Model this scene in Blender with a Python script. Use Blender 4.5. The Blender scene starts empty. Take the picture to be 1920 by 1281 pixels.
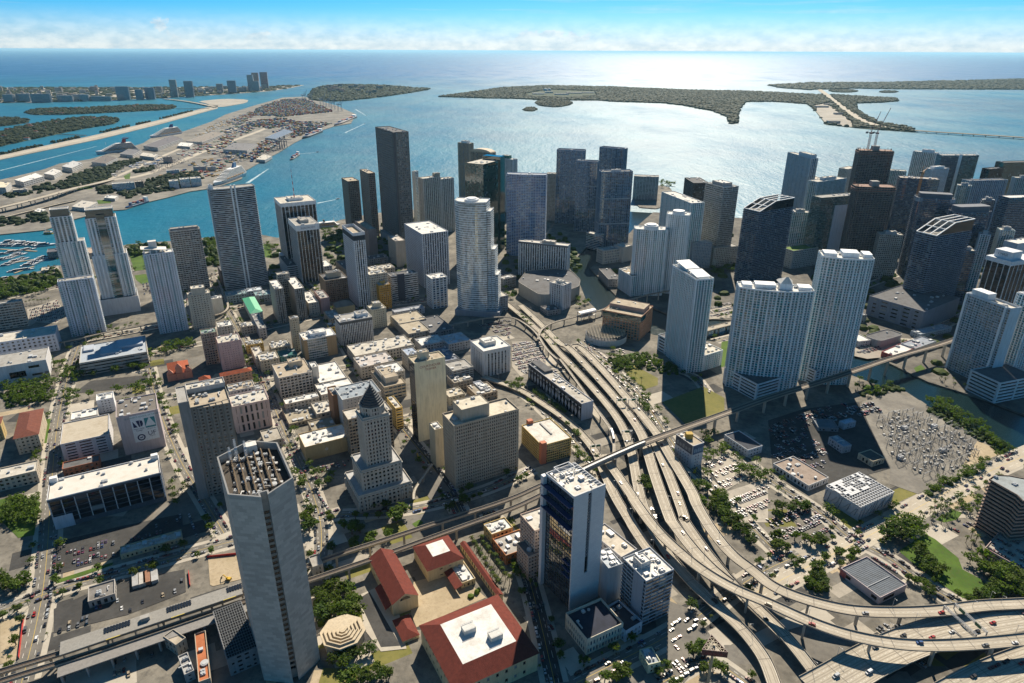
import bpy,math,random
from mathutils import Vector
R=math.radians
scene=bpy.context.scene
# ---------------------------------------------------------------- camera, sky, sun, exposure
F_PX,CAM_H=1265.0,400.0
PITCH=math.atan(545.5/F_PX)
ROLL=R(0.25)
SUN_AZ,SUN_EL=R(12.4),R(40.5)
cam_d=bpy.data.cameras.new('camera')
cam_d.sensor_width=36.0
cam_d.lens=36.0*F_PX/1920.0
cam_d.clip_start=1.0
cam_d.clip_end=400000.0
cam=bpy.data.objects.new('camera',cam_d)
scene.collection.objects.link(cam)
cam.location=(0,0,CAM_H)
cam.rotation_mode='QUATERNION'
from mathutils import Quaternion
cam.rotation_quaternion=Quaternion((1,0,0),math.pi/2-PITCH)@Quaternion((0,0,1),ROLL)
scene.camera=cam

world=bpy.data.worlds.new('World');scene.world=world
world.use_nodes=True
def build_world():
	nt=world.node_tree;N=nt.nodes;L=nt.links;N.clear()
	out=N.new('ShaderNodeOutputWorld');bg=N.new('ShaderNodeBackground')
	sky=N.new('ShaderNodeTexSky');sky.sky_type='NISHITA';sky.sun_disc=False
	sky.sun_elevation=SUN_EL;sky.sun_rotation=SUN_AZ
	sky.altitude=50;sky.air_density=0.5;sky.dust_density=0.25;sky.ozone_density=7.0
	tc=N.new('ShaderNodeTexCoord');sep=N.new('ShaderNodeSeparateXYZ');L.new(tc.outputs['Generated'],sep.inputs[0])
	def math_(op,a,b=None,c=None):
		n=N.new('ShaderNodeMath');n.operation=op
		for i,v in enumerate((a,b,c)):
			if v is None:continue
			if isinstance(v,(int,float)):n.inputs[i].default_value=v
			else:L.new(v,n.inputs[i])
		return n.outputs[0]
	az=math_('ARCTAN2',sep.outputs[0],sep.outputs[1])
	el=sep.outputs[2]
	def noise(sa,se,scale,detail,rough,off):
		cb=N.new('ShaderNodeCombineXYZ')
		L.new(math_('MULTIPLY_ADD',az,sa,off),cb.inputs[0]);L.new(math_('MULTIPLY',el,se),cb.inputs[1]);cb.inputs[2].default_value=off
		n=N.new('ShaderNodeTexNoise');n.inputs['Scale'].default_value=scale;n.inputs['Detail'].default_value=detail
		n.inputs['Roughness'].default_value=rough;L.new(cb.outputs[0],n.inputs['Vector']);return n.outputs[0]
	# cumulus bank: heaped tops whose height above the horizon follows slow noise along the azimuth
	heap=noise(1.0,0.0,5.0,2.0,0.5,3.7)
	lean=N.new('ShaderNodeMapRange');lean.inputs['From Min'].default_value=-0.15;lean.inputs['From Max'].default_value=0.25;lean.inputs['To Min'].default_value=1.0;lean.inputs['To Max'].default_value=0.45;L.new(az,lean.inputs['Value'])
	top=math_('MULTIPLY',math_('MULTIPLY_ADD',heap,0.150,-0.052),lean.outputs[0])
	puff=noise(1.0,1.5,26.0,6.0,0.62,1.3)
	edge=math_('ADD',math_('SUBTRACT',top,el),math_('MULTIPLY_ADD',puff,0.070,-0.037))
	mr=N.new('ShaderNodeMapRange');mr.interpolation_type='SMOOTHSTEP'
	mr.inputs['From Min'].default_value=0.0;mr.inputs['From Max'].default_value=0.011
	L.new(edge,mr.inputs['Value'])
	# thin streaks of high cloud
	st=noise(0.7,14.0,6.0,4.0,0.6,8.1)
	ms=N.new('ShaderNodeMapRange');ms.inputs['From Min'].default_value=0.52;ms.inputs['From Max'].default_value=0.75
	ms.inputs['To Max'].default_value=0.45;L.new(st,ms.inputs['Value'])
	veil=N.new('ShaderNodeMapRange');veil.interpolation_type='SMOOTHSTEP';veil.inputs['From Min'].default_value=-0.002;veil.inputs['From Max'].default_value=0.052;veil.inputs['To Min'].default_value=0.70;veil.inputs['To Max'].default_value=0.0;L.new(el,veil.inputs['Value'])
	mask=math_('MAXIMUM',math_('MULTIPLY',math_('MAXIMUM',mr.outputs[0],ms.outputs[0]),0.66),veil.outputs[0])
	inner=noise(1.0,2.2,40.0,5.0,0.6,5.5)
	cr=N.new('ShaderNodeValToRGB');cr.color_ramp.elements[0].position=0.34;cr.color_ramp.elements[1].position=0.62
	cr.color_ramp.elements[0].color=(5.2,6.0,6.6,1);cr.color_ramp.elements[1].color=(8.8,8.6,8.1,1)
	L.new(inner,cr.inputs[0])
	mx=N.new('ShaderNodeMix');mx.data_type='RGBA'
	hs=N.new('ShaderNodeHueSaturation');hs.inputs['Saturation'].default_value=1.42;hs.inputs['Hue'].default_value=0.480;L.new(sky.outputs[0],hs.inputs['Color'])
	L.new(mask,mx.inputs[0]);L.new(hs.outputs[0],mx.inputs[6]);L.new(cr.outputs[0],mx.inputs[7])
	L.new(mx.outputs[2],bg.inputs[0]);bg.inputs[1].default_value=SKY_STRENGTH
	L.new(bg.outputs[0],out.inputs[0])
SKY_STRENGTH=0.068
build_world()
sun_d=bpy.data.lights.new('sun','SUN');sun_d.energy=5.0;sun_d.angle=R(0.5);sun_d.color=(1.0,0.89,0.72)
sun=bpy.data.objects.new('sun',sun_d);scene.collection.objects.link(sun)
sdir=Vector((math.sin(SUN_AZ)*math.cos(SUN_EL),math.cos(SUN_AZ)*math.cos(SUN_EL),math.sin(SUN_EL)))
sun.rotation_euler=sdir.to_track_quat('Z','Y').to_euler()
sun.location=sdir*2000
vs=scene.view_settings
vs.view_transform='Standard';vs.look='None';vs.exposure=0.74;vs.gamma=1.0;vs.use_curve_mapping=False
scene.cycles.max_bounces=5;scene.cycles.diffuse_bounces=2;scene.cycles.glossy_bounces=3;scene.cycles.transmission_bounces=2
scene.cycles.volume_bounces=0;scene.cycles.transparent_max_bounces=4
scene.cycles.caustics_reflective=False;scene.cycles.caustics_refractive=False
scene.cycles.sample_clamp_indirect=4.0

# ---------------------------------------------------------------- survey: a mark in the photograph -> a place on the ground
SHEET={'A':(0,0,640/1907),'B':(640,0,640/1907),'C':(1280,0,640/1907),'D':(0,360,480/1808),'E':(480,360,480/1808),
		 'F':(960,360,480/1808),'K':(1440,360,480/1808),'L':(0,640,480/1808),'M':(480,640,480/1808),'N':(960,640,480/1808),
		 'O':(1440,640,480/1808),'P':(0,940,480/1803),'Q':(480,940,480/1803),'R':(960,940,480/1803),'S':(1440,940,480/1803),'X':(0,0,1.0)}
CP,SP,CR,SR=math.cos(PITCH),math.sin(PITCH),math.cos(ROLL),math.sin(ROLL)
def px(k,p):
	x,y,s=SHEET[k];return(x+p[0]*s,y+p[1]*s)
def gp(p,z=0.0):
	x,y=p[0]-960,p[1]-640.5
	x,y=x*CR+y*SR,-x*SR+y*CR
	dy=F_PX*CP-y*SP;dz=-F_PX*SP-y*CP
	t=(z-CAM_H)/dz
	return Vector((x*t,dy*t,z))
def proj(P):
	X,Y,Z=P[0],P[1],P[2]-CAM_H
	zc=Y*CP-Z*SP;yc=-(Y*SP+Z*CP)
	x,y=F_PX*X/zc,F_PX*yc/zc
	return(x*CR-y*SR+960,x*SR+y*CR+640.5)
def G(k,p,z=0.0):return gp(px(k,p),z)
def height(base,top,zb=0.0):
	g=gp(base,zb);lo,hi=zb,396.0
	for _ in range(40):
		m=(lo+hi)/2
		if proj((g.x,g.y,m))[1]>top[1]:lo=m
		else:hi=m
	return lo
GRID=R(28.6)
EU,EV=Vector((math.cos(GRID+math.pi/2),math.sin(GRID+math.pi/2))),Vector((math.cos(GRID),math.sin(GRID)))

# ---------------------------------------------------------------- mesh collector
col=scene.collection
class MB:
	def __init__(s):s.v=[];s.f=[];s.m=[]
	def poly(s,pts,mi=0):
		n=len(s.v);s.v+=[tuple(p)for p in pts];s.f.append(tuple(range(n,n+len(pts))));s.m.append(mi)
	def prism(s,bot,top,mi=0,cap=True,mt=None,floor=False):
		n=len(s.v);k=len(bot)
		s.v+=[tuple(p)for p in bot]+[tuple(p)for p in top]
		for i in range(k):
			j=(i+1)%k
			s.f.append((n+i,n+j,n+k+j,n+k+i));s.m.append(mi)
		if cap:s.f.append(tuple(n+k+i for i in range(k)));s.m.append(mi if mt is None else mt)
		if floor:s.f.append(tuple(n+i for i in reversed(range(k))));s.m.append(mi)
	def ext(s,P,z0,z1,mi=0,cap=True,mt=None,floor=False):
		s.prism([(p[0],p[1],z0)for p in P],[(p[0],p[1],z1)for p in P],mi,cap,mt,floor)
	def box(s,x0,x1,y0,y1,z0,z1,mi=0,floor=True):
		s.ext([(x0,y0),(x1,y0),(x1,y1),(x0,y1)],z0,z1,mi,floor=floor)
	def bar(s,a,b,w,mi=0,h=None):
		a,b=Vector(a),Vector(b);d=(b-a)
		if d.length<1e-6:return
		d.normalize();up=Vector((0,0,1))if abs(d.z)<0.95 else Vector((0,1,0))
		x=d.cross(up).normalized()*(w/2);y=x.cross(d).normalized()*((h or w)/2)
		s.prism([a-x-y,a+x-y,a+x+y,a-x+y],[b-x-y,b+x-y,b+x+y,b-x+y],mi,True,None,True)
	def tube(s,a,b,r0,r1,n=8,mi=0):
		a,b=Vector(a),Vector(b);d=(b-a).normalized();up=Vector((0,0,1))if abs(d.z)<0.95 else Vector((0,1,0))
		x=d.cross(up).normalized();y=d.cross(x).normalized()
		A=[a+(x*math.cos(t)-y*math.sin(t))*r0 for t in[2*math.pi*i/n for i in range(n)]]
		B=[b+(x*math.cos(t)-y*math.sin(t))*r1 for t in[2*math.pi*i/n for i in range(n)]]
		s.prism(A,B,mi,True,None,True)
	def mesh(s,name,mats,off=None):
		me=bpy.data.meshes.new(name)
		v=s.v if off is None else[(a-off[0],b-off[1],c-off[2])for a,b,c in s.v]
		me.from_pydata(v,[],s.f);
		if not isinstance(mats,(list,tuple)):mats=[mats]
		for m in mats:me.materials.append(m)
		if len(mats)>1:me.polygons.foreach_set('material_index',s.m)
		me.update();return me
	def build(s,name,mats,parent=None,off=None,kind=None):
		if off is None and parent is not None:off=parent.location if parent.parent is None else parent.parent.location+parent.location
		o=bpy.data.objects.new(name,s.mesh(name,mats,off));col.objects.link(o)
		if parent is not None:o.parent=parent
		if kind:o['kind']=kind
		return o
def empty(name,loc,label=None,cat=None,group=None):
	o=bpy.data.objects.new(name,None);col.objects.link(o);o.location=loc;o.empty_display_size=1
	return tag(o,label,cat,group)
def tag(o,label=None,cat=None,group=None,kind=None):
	if label:o['label']=label
	if cat:o['category']=cat
	if group:o['group']=group
	if kind:o['kind']=kind
	return o
def copy_tree(o,parent=None):
	c=o.copy();col.objects.link(c);c.parent=parent
	for ch in list(o.children):copy_tree(ch,c)
	return c
def area2(P):return sum(P[i][0]*P[(i+1)%len(P)][1]-P[(i+1)%len(P)][0]*P[i][1]for i in range(len(P)))
def ccw(P):return P if area2(P)>0 else list(reversed(P))
def inset(P,d):
	n=len(P);out=[]
	for i in range(n):
		p0,p1,p2=Vector(P[i-1][:2]),Vector(P[i][:2]),Vector(P[(i+1)%n][:2])
		e1=(p1-p0).normalized();e2=(p2-p1).normalized()
		n1=Vector((-e1.y,e1.x));n2=Vector((-e2.y,e2.x));k=1+n1.dot(n2)
		out.append(p1+(n1+n2)*(d/max(k,0.3)))
	return out
def inside(P,x,y):
	c=False;j=len(P)-1
	for i in range(len(P)):
		if(P[i][1]>y)!=(P[j][1]>y)and x<(P[j][0]-P[i][0])*(y-P[i][1])/(P[j][1]-P[i][1])+P[i][0]:c=not c
		j=i
	return c

# ---------------------------------------------------------------- procedural materials
MATS={}
class NT:
	def __init__(s,name):
		s.m=bpy.data.materials.new(name);s.m.use_nodes=True;s.t=s.m.node_tree;s.N=s.t.nodes;s.L=s.t.links
		s.b=s.N['Principled BSDF']
	def new(s,t,**kw):
		n=s.N.new(t)
		for k,v in kw.items():setattr(n,k,v)
		return n
	def noise(s,scale,detail=3,rough=0.6,vec=None):
		n=s.new('ShaderNodeTexNoise');n.inputs['Scale'].default_value=scale;n.inputs['Detail'].default_value=detail;n.inputs['Roughness'].default_value=rough
		if vec:s.L.new(vec,n.inputs['Vector'])
		return n.outputs[0]
	def pos(s):return s.new('ShaderNodeNewGeometry').outputs['Position']
	def ramp(s,fac,stops):
		r=s.new('ShaderNodeValToRGB');e=r.color_ramp.elements
		while len(e)<len(stops):e.new(0.5)
		for i,(p,c)in enumerate(stops):e[i].position=p;e[i].color=(c[0],c[1],c[2],1)
		s.L.new(fac,r.inputs[0]);return r.outputs[0]
	def mix(s,fac,a,b,mode='MIX'):
		n=s.new('ShaderNodeMix',data_type='RGBA',blend_type=mode)
		for i,v in((0,fac),(6,a),(7,b)):
			if isinstance(v,(int,float)):n.inputs[i].default_value=v
			elif isinstance(v,tuple):n.inputs[i].default_value=(v[0],v[1],v[2],1)
			else:s.L.new(v,n.inputs[i])
		return n.outputs[2]
	def maprange(s,v,a,b,c=0.0,d=1.0):
		n=s.new('ShaderNodeMapRange');s.L.new(v,n.inputs[0])
		for i,q in enumerate((a,b,c,d)):n.inputs[i+1].default_value=q
		return n.outputs[0]
	def set(s,color=None,rough=None,spec=None,metal=None):
		for k,v in(('Base Color',color),('Roughness',rough),('Specular IOR Level',spec),('Metallic',metal)):
			if v is None:continue
			if isinstance(v,tuple):s.b.inputs[k].default_value=(v[0],v[1],v[2],1)
			elif isinstance(v,(int,float)):s.b.inputs[k].default_value=v
			else:s.L.new(v,s.b.inputs[k])
		return s.m
	def bump(s,h,strength,dist):
		n=s.new('ShaderNodeBump');n.inputs['Strength'].default_value=strength;n.inputs['Distance'].default_value=dist
		s.L.new(h,n.inputs['Height']);s.L.new(n.outputs[0],s.b.inputs['Normal'])
def sc(c,k):return(c[0]*k,c[1]*k,c[2]*k)
def wall(c,rough=0.75,dirt=0.28):
	key=('wall',c,rough,dirt)
	if key not in MATS:
		t=NT('painted wall');p=t.pos()
		mp=t.new('ShaderNodeMapping');mp.inputs['Scale'].default_value=(1,1,0.12);t.L.new(p,mp.inputs['Vector'])
		streak=t.noise(0.55,4,0.65,mp.outputs[0]);blot=t.noise(0.07,3,0.6,p)
		a=t.mix(t.maprange(streak,0.42,0.72),c,sc(c,1-dirt));b=t.mix(t.maprange(blot,0.35,0.7,0,0.55),a,sc((c[0]*1.02,c[1]*0.98,c[2]*0.92),1-dirt*0.7))
		MATS[key]=t.set(b,rough,0.35)
	return MATS[key]
def plain(c,rough=0.6,metal=0.0,spec=0.4):
	key=('plain',c,rough,metal)
	if key not in MATS:
		t=NT('coated surface');n=t.noise(0.8,3,0.6,t.pos())
		MATS[key]=t.set(t.mix(t.maprange(n,0.35,0.7),c,sc(c,0.8)),rough,spec,metal)
	return MATS[key]
def roofm(c,stain=0.45):
	key=('roof',c,stain)
	if key not in MATS:
		t=NT('gravel roof');p=t.pos()
		n1=t.noise(0.12,5,0.7,p);n2=t.noise(0.9,4,0.7,p);n3=t.noise(6.0,2,0.5,p)
		a=t.mix(t.maprange(n1,0.45,0.75),c,sc((c[0],c[1]*0.94,c[2]*0.86),1-stain))
		b=t.mix(t.maprange(n2,0.55,0.72,0,0.7),a,sc(c,1-stain*1.2));d=t.mix(t.maprange(n3,0.4,0.7,0,0.35),b,sc(c,1.15))
		MATS[key]=t.set(d,0.9,0.2)
	return MATS[key]
def glass(c,rough=0.06,spec=0.5,blind=0.25,blindc=(0.30,0.32,0.32),metal=0.0):
	key=('glass',c,rough,spec,blind,blindc,metal)
	if key not in MATS:
		t=NT('window glass');rnd=t.new('ShaderNodeNewGeometry').outputs['Random Per Island']
		wn=t.new('ShaderNodeTexWhiteNoise',noise_dimensions='1D');t.L.new(rnd,wn.inputs['W'])
		a=t.mix(wn.outputs['Value'],sc(c,0.45),sc(c,1.5))
		b=t.mix(t.maprange(rnd,1-blind,1-blind+0.02,0,0.8),a,blindc)
		MATS[key]=t.set(b,rough,spec)
		t.b.inputs['IOR'].default_value=2.2 if max(c)>0.035 else 1.55
		if metal:t.b.inputs['Metallic'].default_value=metal
	return MATS[key]
# ---------------------------------------------------------------- building kit
WHITE=(0.82,0.83,0.84);OFFW=(0.66,0.64,0.60);CREAM=(0.62,0.54,0.38);BEIGE=(0.47,0.42,0.34);BROWN=(0.27,0.215,0.175)
CONC=(0.36,0.355,0.35);DKCONC=(0.20,0.20,0.205);PINK=(0.56,0.39,0.35);GREY=(0.43,0.44,0.46);NAVY=(0.055,0.075,0.11)
GL_TEAL=((0.020,0.130,0.150),);GL_BLUE=((0.012,0.060,0.125),);GL_DARK=((0.010,0.014,0.020),);GL_GREEN=((0.008,0.060,0.050),);GL_MIR=((0.10,0.14,0.16),)
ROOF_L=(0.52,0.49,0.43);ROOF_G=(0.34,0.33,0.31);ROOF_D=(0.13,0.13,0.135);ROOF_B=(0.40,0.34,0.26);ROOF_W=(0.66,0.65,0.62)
def rect(k,b,c,base=None,h=None,du=None,a=None,dv=None,snap=True,zb=0.0):
	B=px(k,b)
	if h is None:h=height(px(k,base),B,zb)
	pb=gp(B,h).xy
	def fit(e,target):
		"""length along e whose far end shows at the surveyed mark"""
		t=px(k,target);lo,hi=3.0,140.0
		err=lambda l:(lambda q:(q[0]-t[0])**2+(q[1]-t[1])**2)(proj((pb.x+e.x*l,pb.y+e.y*l,h)))
		for _ in range(60):
			a1,a2=lo+(hi-lo)*.382,lo+(hi-lo)*.618
			if err(a1)<err(a2):hi=a2
			else:lo=a1
		return(lo+hi)/2,err((lo+hi)/2)
	if snap or(c is not None and a is not None):
		best=None
		for d in([0.0]if snap else[x*2.0 for x in range(-28,29)]):
			th=GRID+R(d);ev=Vector((math.cos(th),math.sin(th)));eu=Vector((-ev.y,ev.x));e=0.004*d*d
			if dv:lv=dv
			else:lv,q=fit(ev,c);e+=q
			if du:lu=du
			else:lu,q=fit(eu,a);e+=q
			if best is None or e<best[0]:best=(e,ev,eu,lv,lu)
		_,ev,eu,lv,lu=best
	else:
		ev=(G(k,c,h).xy-pb);lv=dv or ev.length;ev=ev.normalized();eu=Vector((-ev.y,ev.x));lu=du
	lv,lu=max(lv,4.0),max(lu,4.0)
	return[pb,pb+ev*lv,pb+ev*lv+eu*lu,pb+eu*lu],h
def rounded(P,r,n=4):
	out=[];m=len(P)
	for i in range(m):
		p0,p1,p2=P[i-1],P[i],P[(i+1)%m]
		a=p1+(p0-p1).normalized()*r;b=p1+(p2-p1).normalized()*r
		for t in range(n+1):
			t/=n;out.append(a*(1-t)**2+p1*2*t*(1-t)+b*t*t)
	return out
def bow(P,k,d,n=6):
	"""bend edge k of a footprint outwards by d"""
	out=[];m=len(P)
	for i in range(m):
		out.append(P[i])
		if i==k:
			q=P[(i+1)%m];e=q-P[i];nn=Vector((e.y,-e.x)).normalized()
			for j in range(1,n):
				t=j/n;out.append(P[i]+e*t+nn*(d*4*t*(1-t)))
	return out
# a style says: floor height, bay width, spandrel height, pier width, relief depth, wall colour, glass
def S(fh=3.5,bay=4.0,band=1.2,pier=1.0,dep=0.45,wc=WHITE,gl=GL_BLUE,pc=None,slab=0.0,bal=None,blank=(),rough=0.06,blind=0.2,tilt=0.006,bandc=None,top=0.0,bot=0.0,pdep=None,every=1,glassrail=False,spine=None,metal=0.0):
	return dict(fh=fh,bay=bay,band=band,pier=pier,dep=dep,wc=wc,gl=gl,pc=pc or wc,slab=slab,bal=bal,blank=blank,rough=rough,blind=blind,tilt=tilt,bandc=bandc or wc,top=top,bot=bot,pdep=pdep,every=every,glassrail=glassrail,spine=spine,metal=metal)
def facade(root,P,z0,z1,st,rng):
	n=len(P);I=inset(P,st['dep']);dep=st['dep']
	nf=max(1,round((z1-z0-st['top']-st['bot'])/st['fh']));zs=z0+st['bot'];fh=(z1-st['top']-zs)/nf
	W,Pa,Bn,Pi,Bl=MB(),MB(),MB(),MB(),MB()
	Wi=inset(P,dep+0.03)
	for i in range(n):
		j=(i+1)%n;a,b=Vector(P[i][:2]),Vector(P[j][:2]);ai,bi=I[i],I[j];ln=(b-a).length
		if ln<0.05:continue
		e=(b-a)/ln;nn=Vector((e.y,-e.x))
		if i in st['blank']:
			w1=MB()if n<=8 else W
			w1.poly([(a.x,a.y,z0),(b.x,b.y,z0),(b.x,b.y,z1),(a.x,a.y,z1)])
			w1.poly([(a.x,a.y,z1),(b.x,b.y,z1),(bi.x,bi.y,z1),(ai.x,ai.y,z1)])
			if w1 is not W:w1.build('blank_wall',wall(st['wc']),root)
			continue
		nb=max(1,round(ln/st['bay']));iln=(bi-ai).length;ei=(bi-ai)/max(iln,1e-6)
		if ln>1.2:
			for f in range(nf):
				za,zb=zs+f*fh,zs+(f+1)*fh
				for q in range(nb):
					s0=ai+ei*(iln*q/nb);s1=ai+ei*(iln*(q+1)/nb)
					t1,t2=rng.uniform(-1,1)*st['tilt'],rng.uniform(-1,1)*st['tilt']
					hw,hh=iln/nb/2,fh/2
					def pt(s,z,sx,sz):
						o=nn*(sx*hw*t1+sz*hh*t2-0.012);return(s.x+o.x,s.y+o.y,z)
					Pa.poly([pt(s0,za,-1,-1),pt(s1,za,1,-1),pt(s1,zb,1,1),pt(s0,zb,-1,1)])
		sp=st['spine']if nb>=4 else None;isp=lambda q:bool(sp)and q%sp[0]in sp[1]
		segs,q0=[],0
		while q0<nb:
			q1=q0
			while q1<nb and isp(q1)==isp(q0):q1+=1
			segs.append((q0/nb,q1/nb,isp(q0)));q0=q1
		A0,B0,AI,BI=a,b,ai,bi
		for t0,t1,thin in(segs if st['band']>0 else[]):
			a,b,ai,bi=A0.lerp(B0,t0),A0.lerp(B0,t1),AI.lerp(BI,t0),AI.lerp(BI,t1);bd=.22 if thin else st['band']
			for f in range(nf+1):
				z=zs+f*fh-bd*0.5
				zl,zh=max(z,z0),min(z+bd,z1)
				if f==nf:zh=z1
				if f==0:zl=z0
				if zh-zl>0.01:Bn.prism([(a.x,a.y,zl),(b.x,b.y,zl),(bi.x,bi.y,zl),(ai.x,ai.y,zl)],[(a.x,a.y,zh),(b.x,b.y,zh),(bi.x,bi.y,zh),(ai.x,ai.y,zh)],floor=True)
		a,b,ai,bi=A0,B0,AI,BI
		if st['pier']>0 and ln>st['bay']*0.6:
			pd=st['pdep']if st['pdep']is not None else-0.04
			for q in range(0,nb+1,st['every']):
				if sp and isp(q)and isp(q-1):continue
				s=a+e*min(max(ln*q/nb,st['pier']*0.5+0.05),ln-st['pier']*0.5-0.05)
				o0=s-e*st['pier']/2+nn*pd;o1=s+e*st['pier']/2+nn*pd;k0=s-e*st['pier']/2-nn*(dep+.02);k1=s+e*st['pier']/2-nn*(dep+.02)
				Pi.ext([o0,o1,k1,k0],z0+0.03,z1-0.03)
		if st['slab']>0 and ln>st['bay']*0.9:
			for f in range(1,nf+1):
				z=zs+f*fh-0.15
				for q in range(nb):
					if isp(q)or(st['bal']and st['bal'][q%len(st['bal'])]=='0'):continue
					s0=a+e*(ln*q/nb+0.25);s1=a+e*(ln*(q+1)/nb-0.25);sl=st['slab']
					Bl.ext([s0+nn*sl,s1+nn*sl,s1-nn*.05,s0-nn*.05],z-fh+0.05,z-fh+0.42,floor=True)
					Bl.ext([s0+nn*sl,s1+nn*sl,s1+nn*(sl-.1),s0+nn*(sl-.1)],z-fh+0.42,z-fh+1.3,mi=1)
	if W.f:W.build('blank_wall',wall(st['wc']),root,kind='stuff')
	if Pa.f:Pa.build('window_panes',glass(st['gl'][0],st['rough'],blind=st['blind'],metal=st['metal']),root,kind='stuff')
	if Bn.f:Bn.build('floor_bands',wall(st['bandc']),root,kind='stuff')
	if Pi.f:Pi.build('piers',wall(st['pc']),root,kind='stuff')
	if Bl.f:Bl.build('balconies',[wall(st['bandc']),wall(st['wc'])if not st.get('glassrail')else glass(sc(st['gl'][0],2.1),blind=0.0)],root,kind='stuff')
UNIT={}
def unit_meshes():
	m=MB();m.box(-.5,.5,-.5,.5,0,.9);m.box(-.54,.54,-.54,.54,.9,1.0);UNIT['box']=m.mesh('roof unit',plain((0.50,0.51,0.52),0.5))
	m=MB();m.box(-.5,.5,-.5,.5,0,.7)
	for x in(-.25,.25):
		for y in(-.25,.25):m.tube((x,y,.7),(x,y,1.0),.2,.2,8)
	UNIT['fan']=m.mesh('roof unit',plain((0.42,0.44,0.46),0.45))
	m=MB();m.box(-.5,.5,-.1,.1,.3,.8)
	for x in(-.4,0,.4):m.box(x-.03,x+.03,-.06,.06,0,.3)
	m.box(.3,.5,-.5,.1,.301,.79);UNIT['duct']=m.mesh('roof unit',plain((0.58,0.58,0.57),0.4))
	m=MB();m.tube((0,0,0),(0,0,.85),.5,.5,12);m.tube((0,0,.85),(0,0,1),.35,.35,12);UNIT['drum']=m.mesh('roof unit',plain((0.46,0.47,0.48),0.5))
unit_meshes()
def roof_units(root,P,z,n,rng,size=1.0):
	n=int(n*1.5);I=inset(P,2.2);ang=math.atan2(P[1][1]-P[0][1],P[1][0]-P[0][0])
	xs=[p[0]for p in I];ys=[p[1]for p in I];done=[];tries=0
	while len(done)<n and tries<n*12:
		tries+=1
		x,y=rng.uniform(min(xs),max(xs)),rng.uniform(min(ys),max(ys))
		if not inside(I,x,y):continue
		k=rng.choice(['box','box','fan','fan','duct','drum']);s=rng.uniform(1.6,4.2)*size
		r=s*0.75
		if any((x-a)**2+(y-b)**2<(r+c)**2 for a,b,c in done):continue
		done.append((x,y,r))
		o=bpy.data.objects.new('roof_unit',UNIT[k]);col.objects.link(o);o.parent=root
		rl=root.location if root.parent is None else root.parent.location
		o.location=(x-rl.x,y-rl.y,z-rl.z);o.rotation_euler=(0,0,ang+rng.choice((0,math.pi/2)))
		sx=s*(2.2 if k=='duct' else rng.uniform(0.9,1.7));o.scale=(sx,s if k!='drum' else sx,rng.uniform(1.2,2.4)*size)
def roof_cap(root,P,z,roofc,wc,par=1.1,pt=0.45,stain=0.45):
	I=inset(P,pt);m=MB();m.poly([(p[0],p[1],z)for p in I]);m.build('roof',roofm(roofc,stain),root)
	if par>0:
		m=MB();n=len(P)
		for i in range(n):
			j=(i+1)%n;a,b,c,d=P[i],P[j],I[j],I[i]
			m.prism([(q[0],q[1],z-.02)for q in(a,b,c,d)],[(q[0],q[1],z+par)for q in(a,b,c,d)])
		m.build('parapet',wall(wc),root)
def centre(P):return Vector((sum(p[0]for p in P)/len(P),sum(p[1]for p in P)/len(P)))
SEED=[100];FOOT=[]
def bld(name,label,cat,fp,st,roofc=ROOF_L,units=4,par=1.1,z0=0.0,pent=None,group=None,base=None,us=1.0,stain=0.45):
	P,h=fp;FOOT.append(inset(P,-1.5));SEED[0]+=7;rng=random.Random(SEED[0]);c=centre(P)
	root=empty(name,(c.x,c.y,z0),label,cat,group)
	zb=z0
	if base:# a plain plinth storey of another colour
		m=MB();m.ext(inset(P,-0.25),z0,z0+base[0]);m.build('ground_storey',wall(base[1]),root);zb=z0+base[0]
	facade(root,P,zb,h,st,rng)
	roof_cap(root,P,h,roofc,st['wc'],par,0.45,stain)
	if pent:# (fraction of u, fraction of v, height, colour[, offset u, offset v])
		fu,fv,ph,pcx=pent[:4];ou,ov=(pent[4],pent[5])if len(pent)>4 else(0.5,0.5)
		b,v,u=P[0],P[1]-P[0],P[-1]-P[0]
		q=[b+v*(ov-fv/2)+u*(ou-fu/2),b+v*(ov+fv/2)+u*(ou-fu/2),b+v*(ov+fv/2)+u*(ou+fu/2),b+v*(ov-fv/2)+u*(ou+fu/2)]
		m=MB();m.ext(q,h,h+ph);po=m.build('penthouse',wall(pcx),root)
		roof_cap(po,q,h+ph+0.02,roofc,pcx,0.6,0.35);roof_units(po,q,h+ph+0.02,2,rng,us*0.8)
	if units:roof_units(root,P,h,units,rng,us)
	return root
def low(label,fp,wc=BEIGE,roofc=ROOF_L,units=5,st=None,name='low_building',cat='building',**kw):
	return bld(name,label,cat,fp,st or S(fh=4.2,bay=4.5,band=2.2,pier=2.2,wc=wc,dep=0.3,gl=GL_DARK),roofc,units,**kw)
def lot(k,pts):return[G(k,p).xy for p in pts]
def sheet(name,P,z,mat,parent=None,kind='structure',skirt=None):
	P=ccw([Vector(p[:2])for p in P]);m=MB()
	if skirt is not None:m.ext(P,skirt,z)
	else:m.poly([(p.x,p.y,z)for p in P])
	o=m.build(name,mat,parent);
	if kind and parent is None:o['kind']=kind
	return o
def smooth(pts,it=2):
	for _ in range(it):
		q=[pts[0]]
		for i in range(len(pts)-1):
			a,b=pts[i],pts[i+1];q+=[a*0.75+b*0.25,a*0.25+b*0.75]
		pts=q+[pts[-1]]
	return pts
def sides(pts,w):
	"""left/right offset lines of a 3D path"""
	Lf,Rt=[],[]
	for i,p in enumerate(pts):
		d=(pts[min(i+1,len(pts)-1)]-pts[max(i-1,0)]);d.z=0;d.normalize();nn=Vector((-d.y,d.x,0));Lf.append(p+nn*w/2);Rt.append(p-nn*w/2)
	return Lf,Rt
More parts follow.
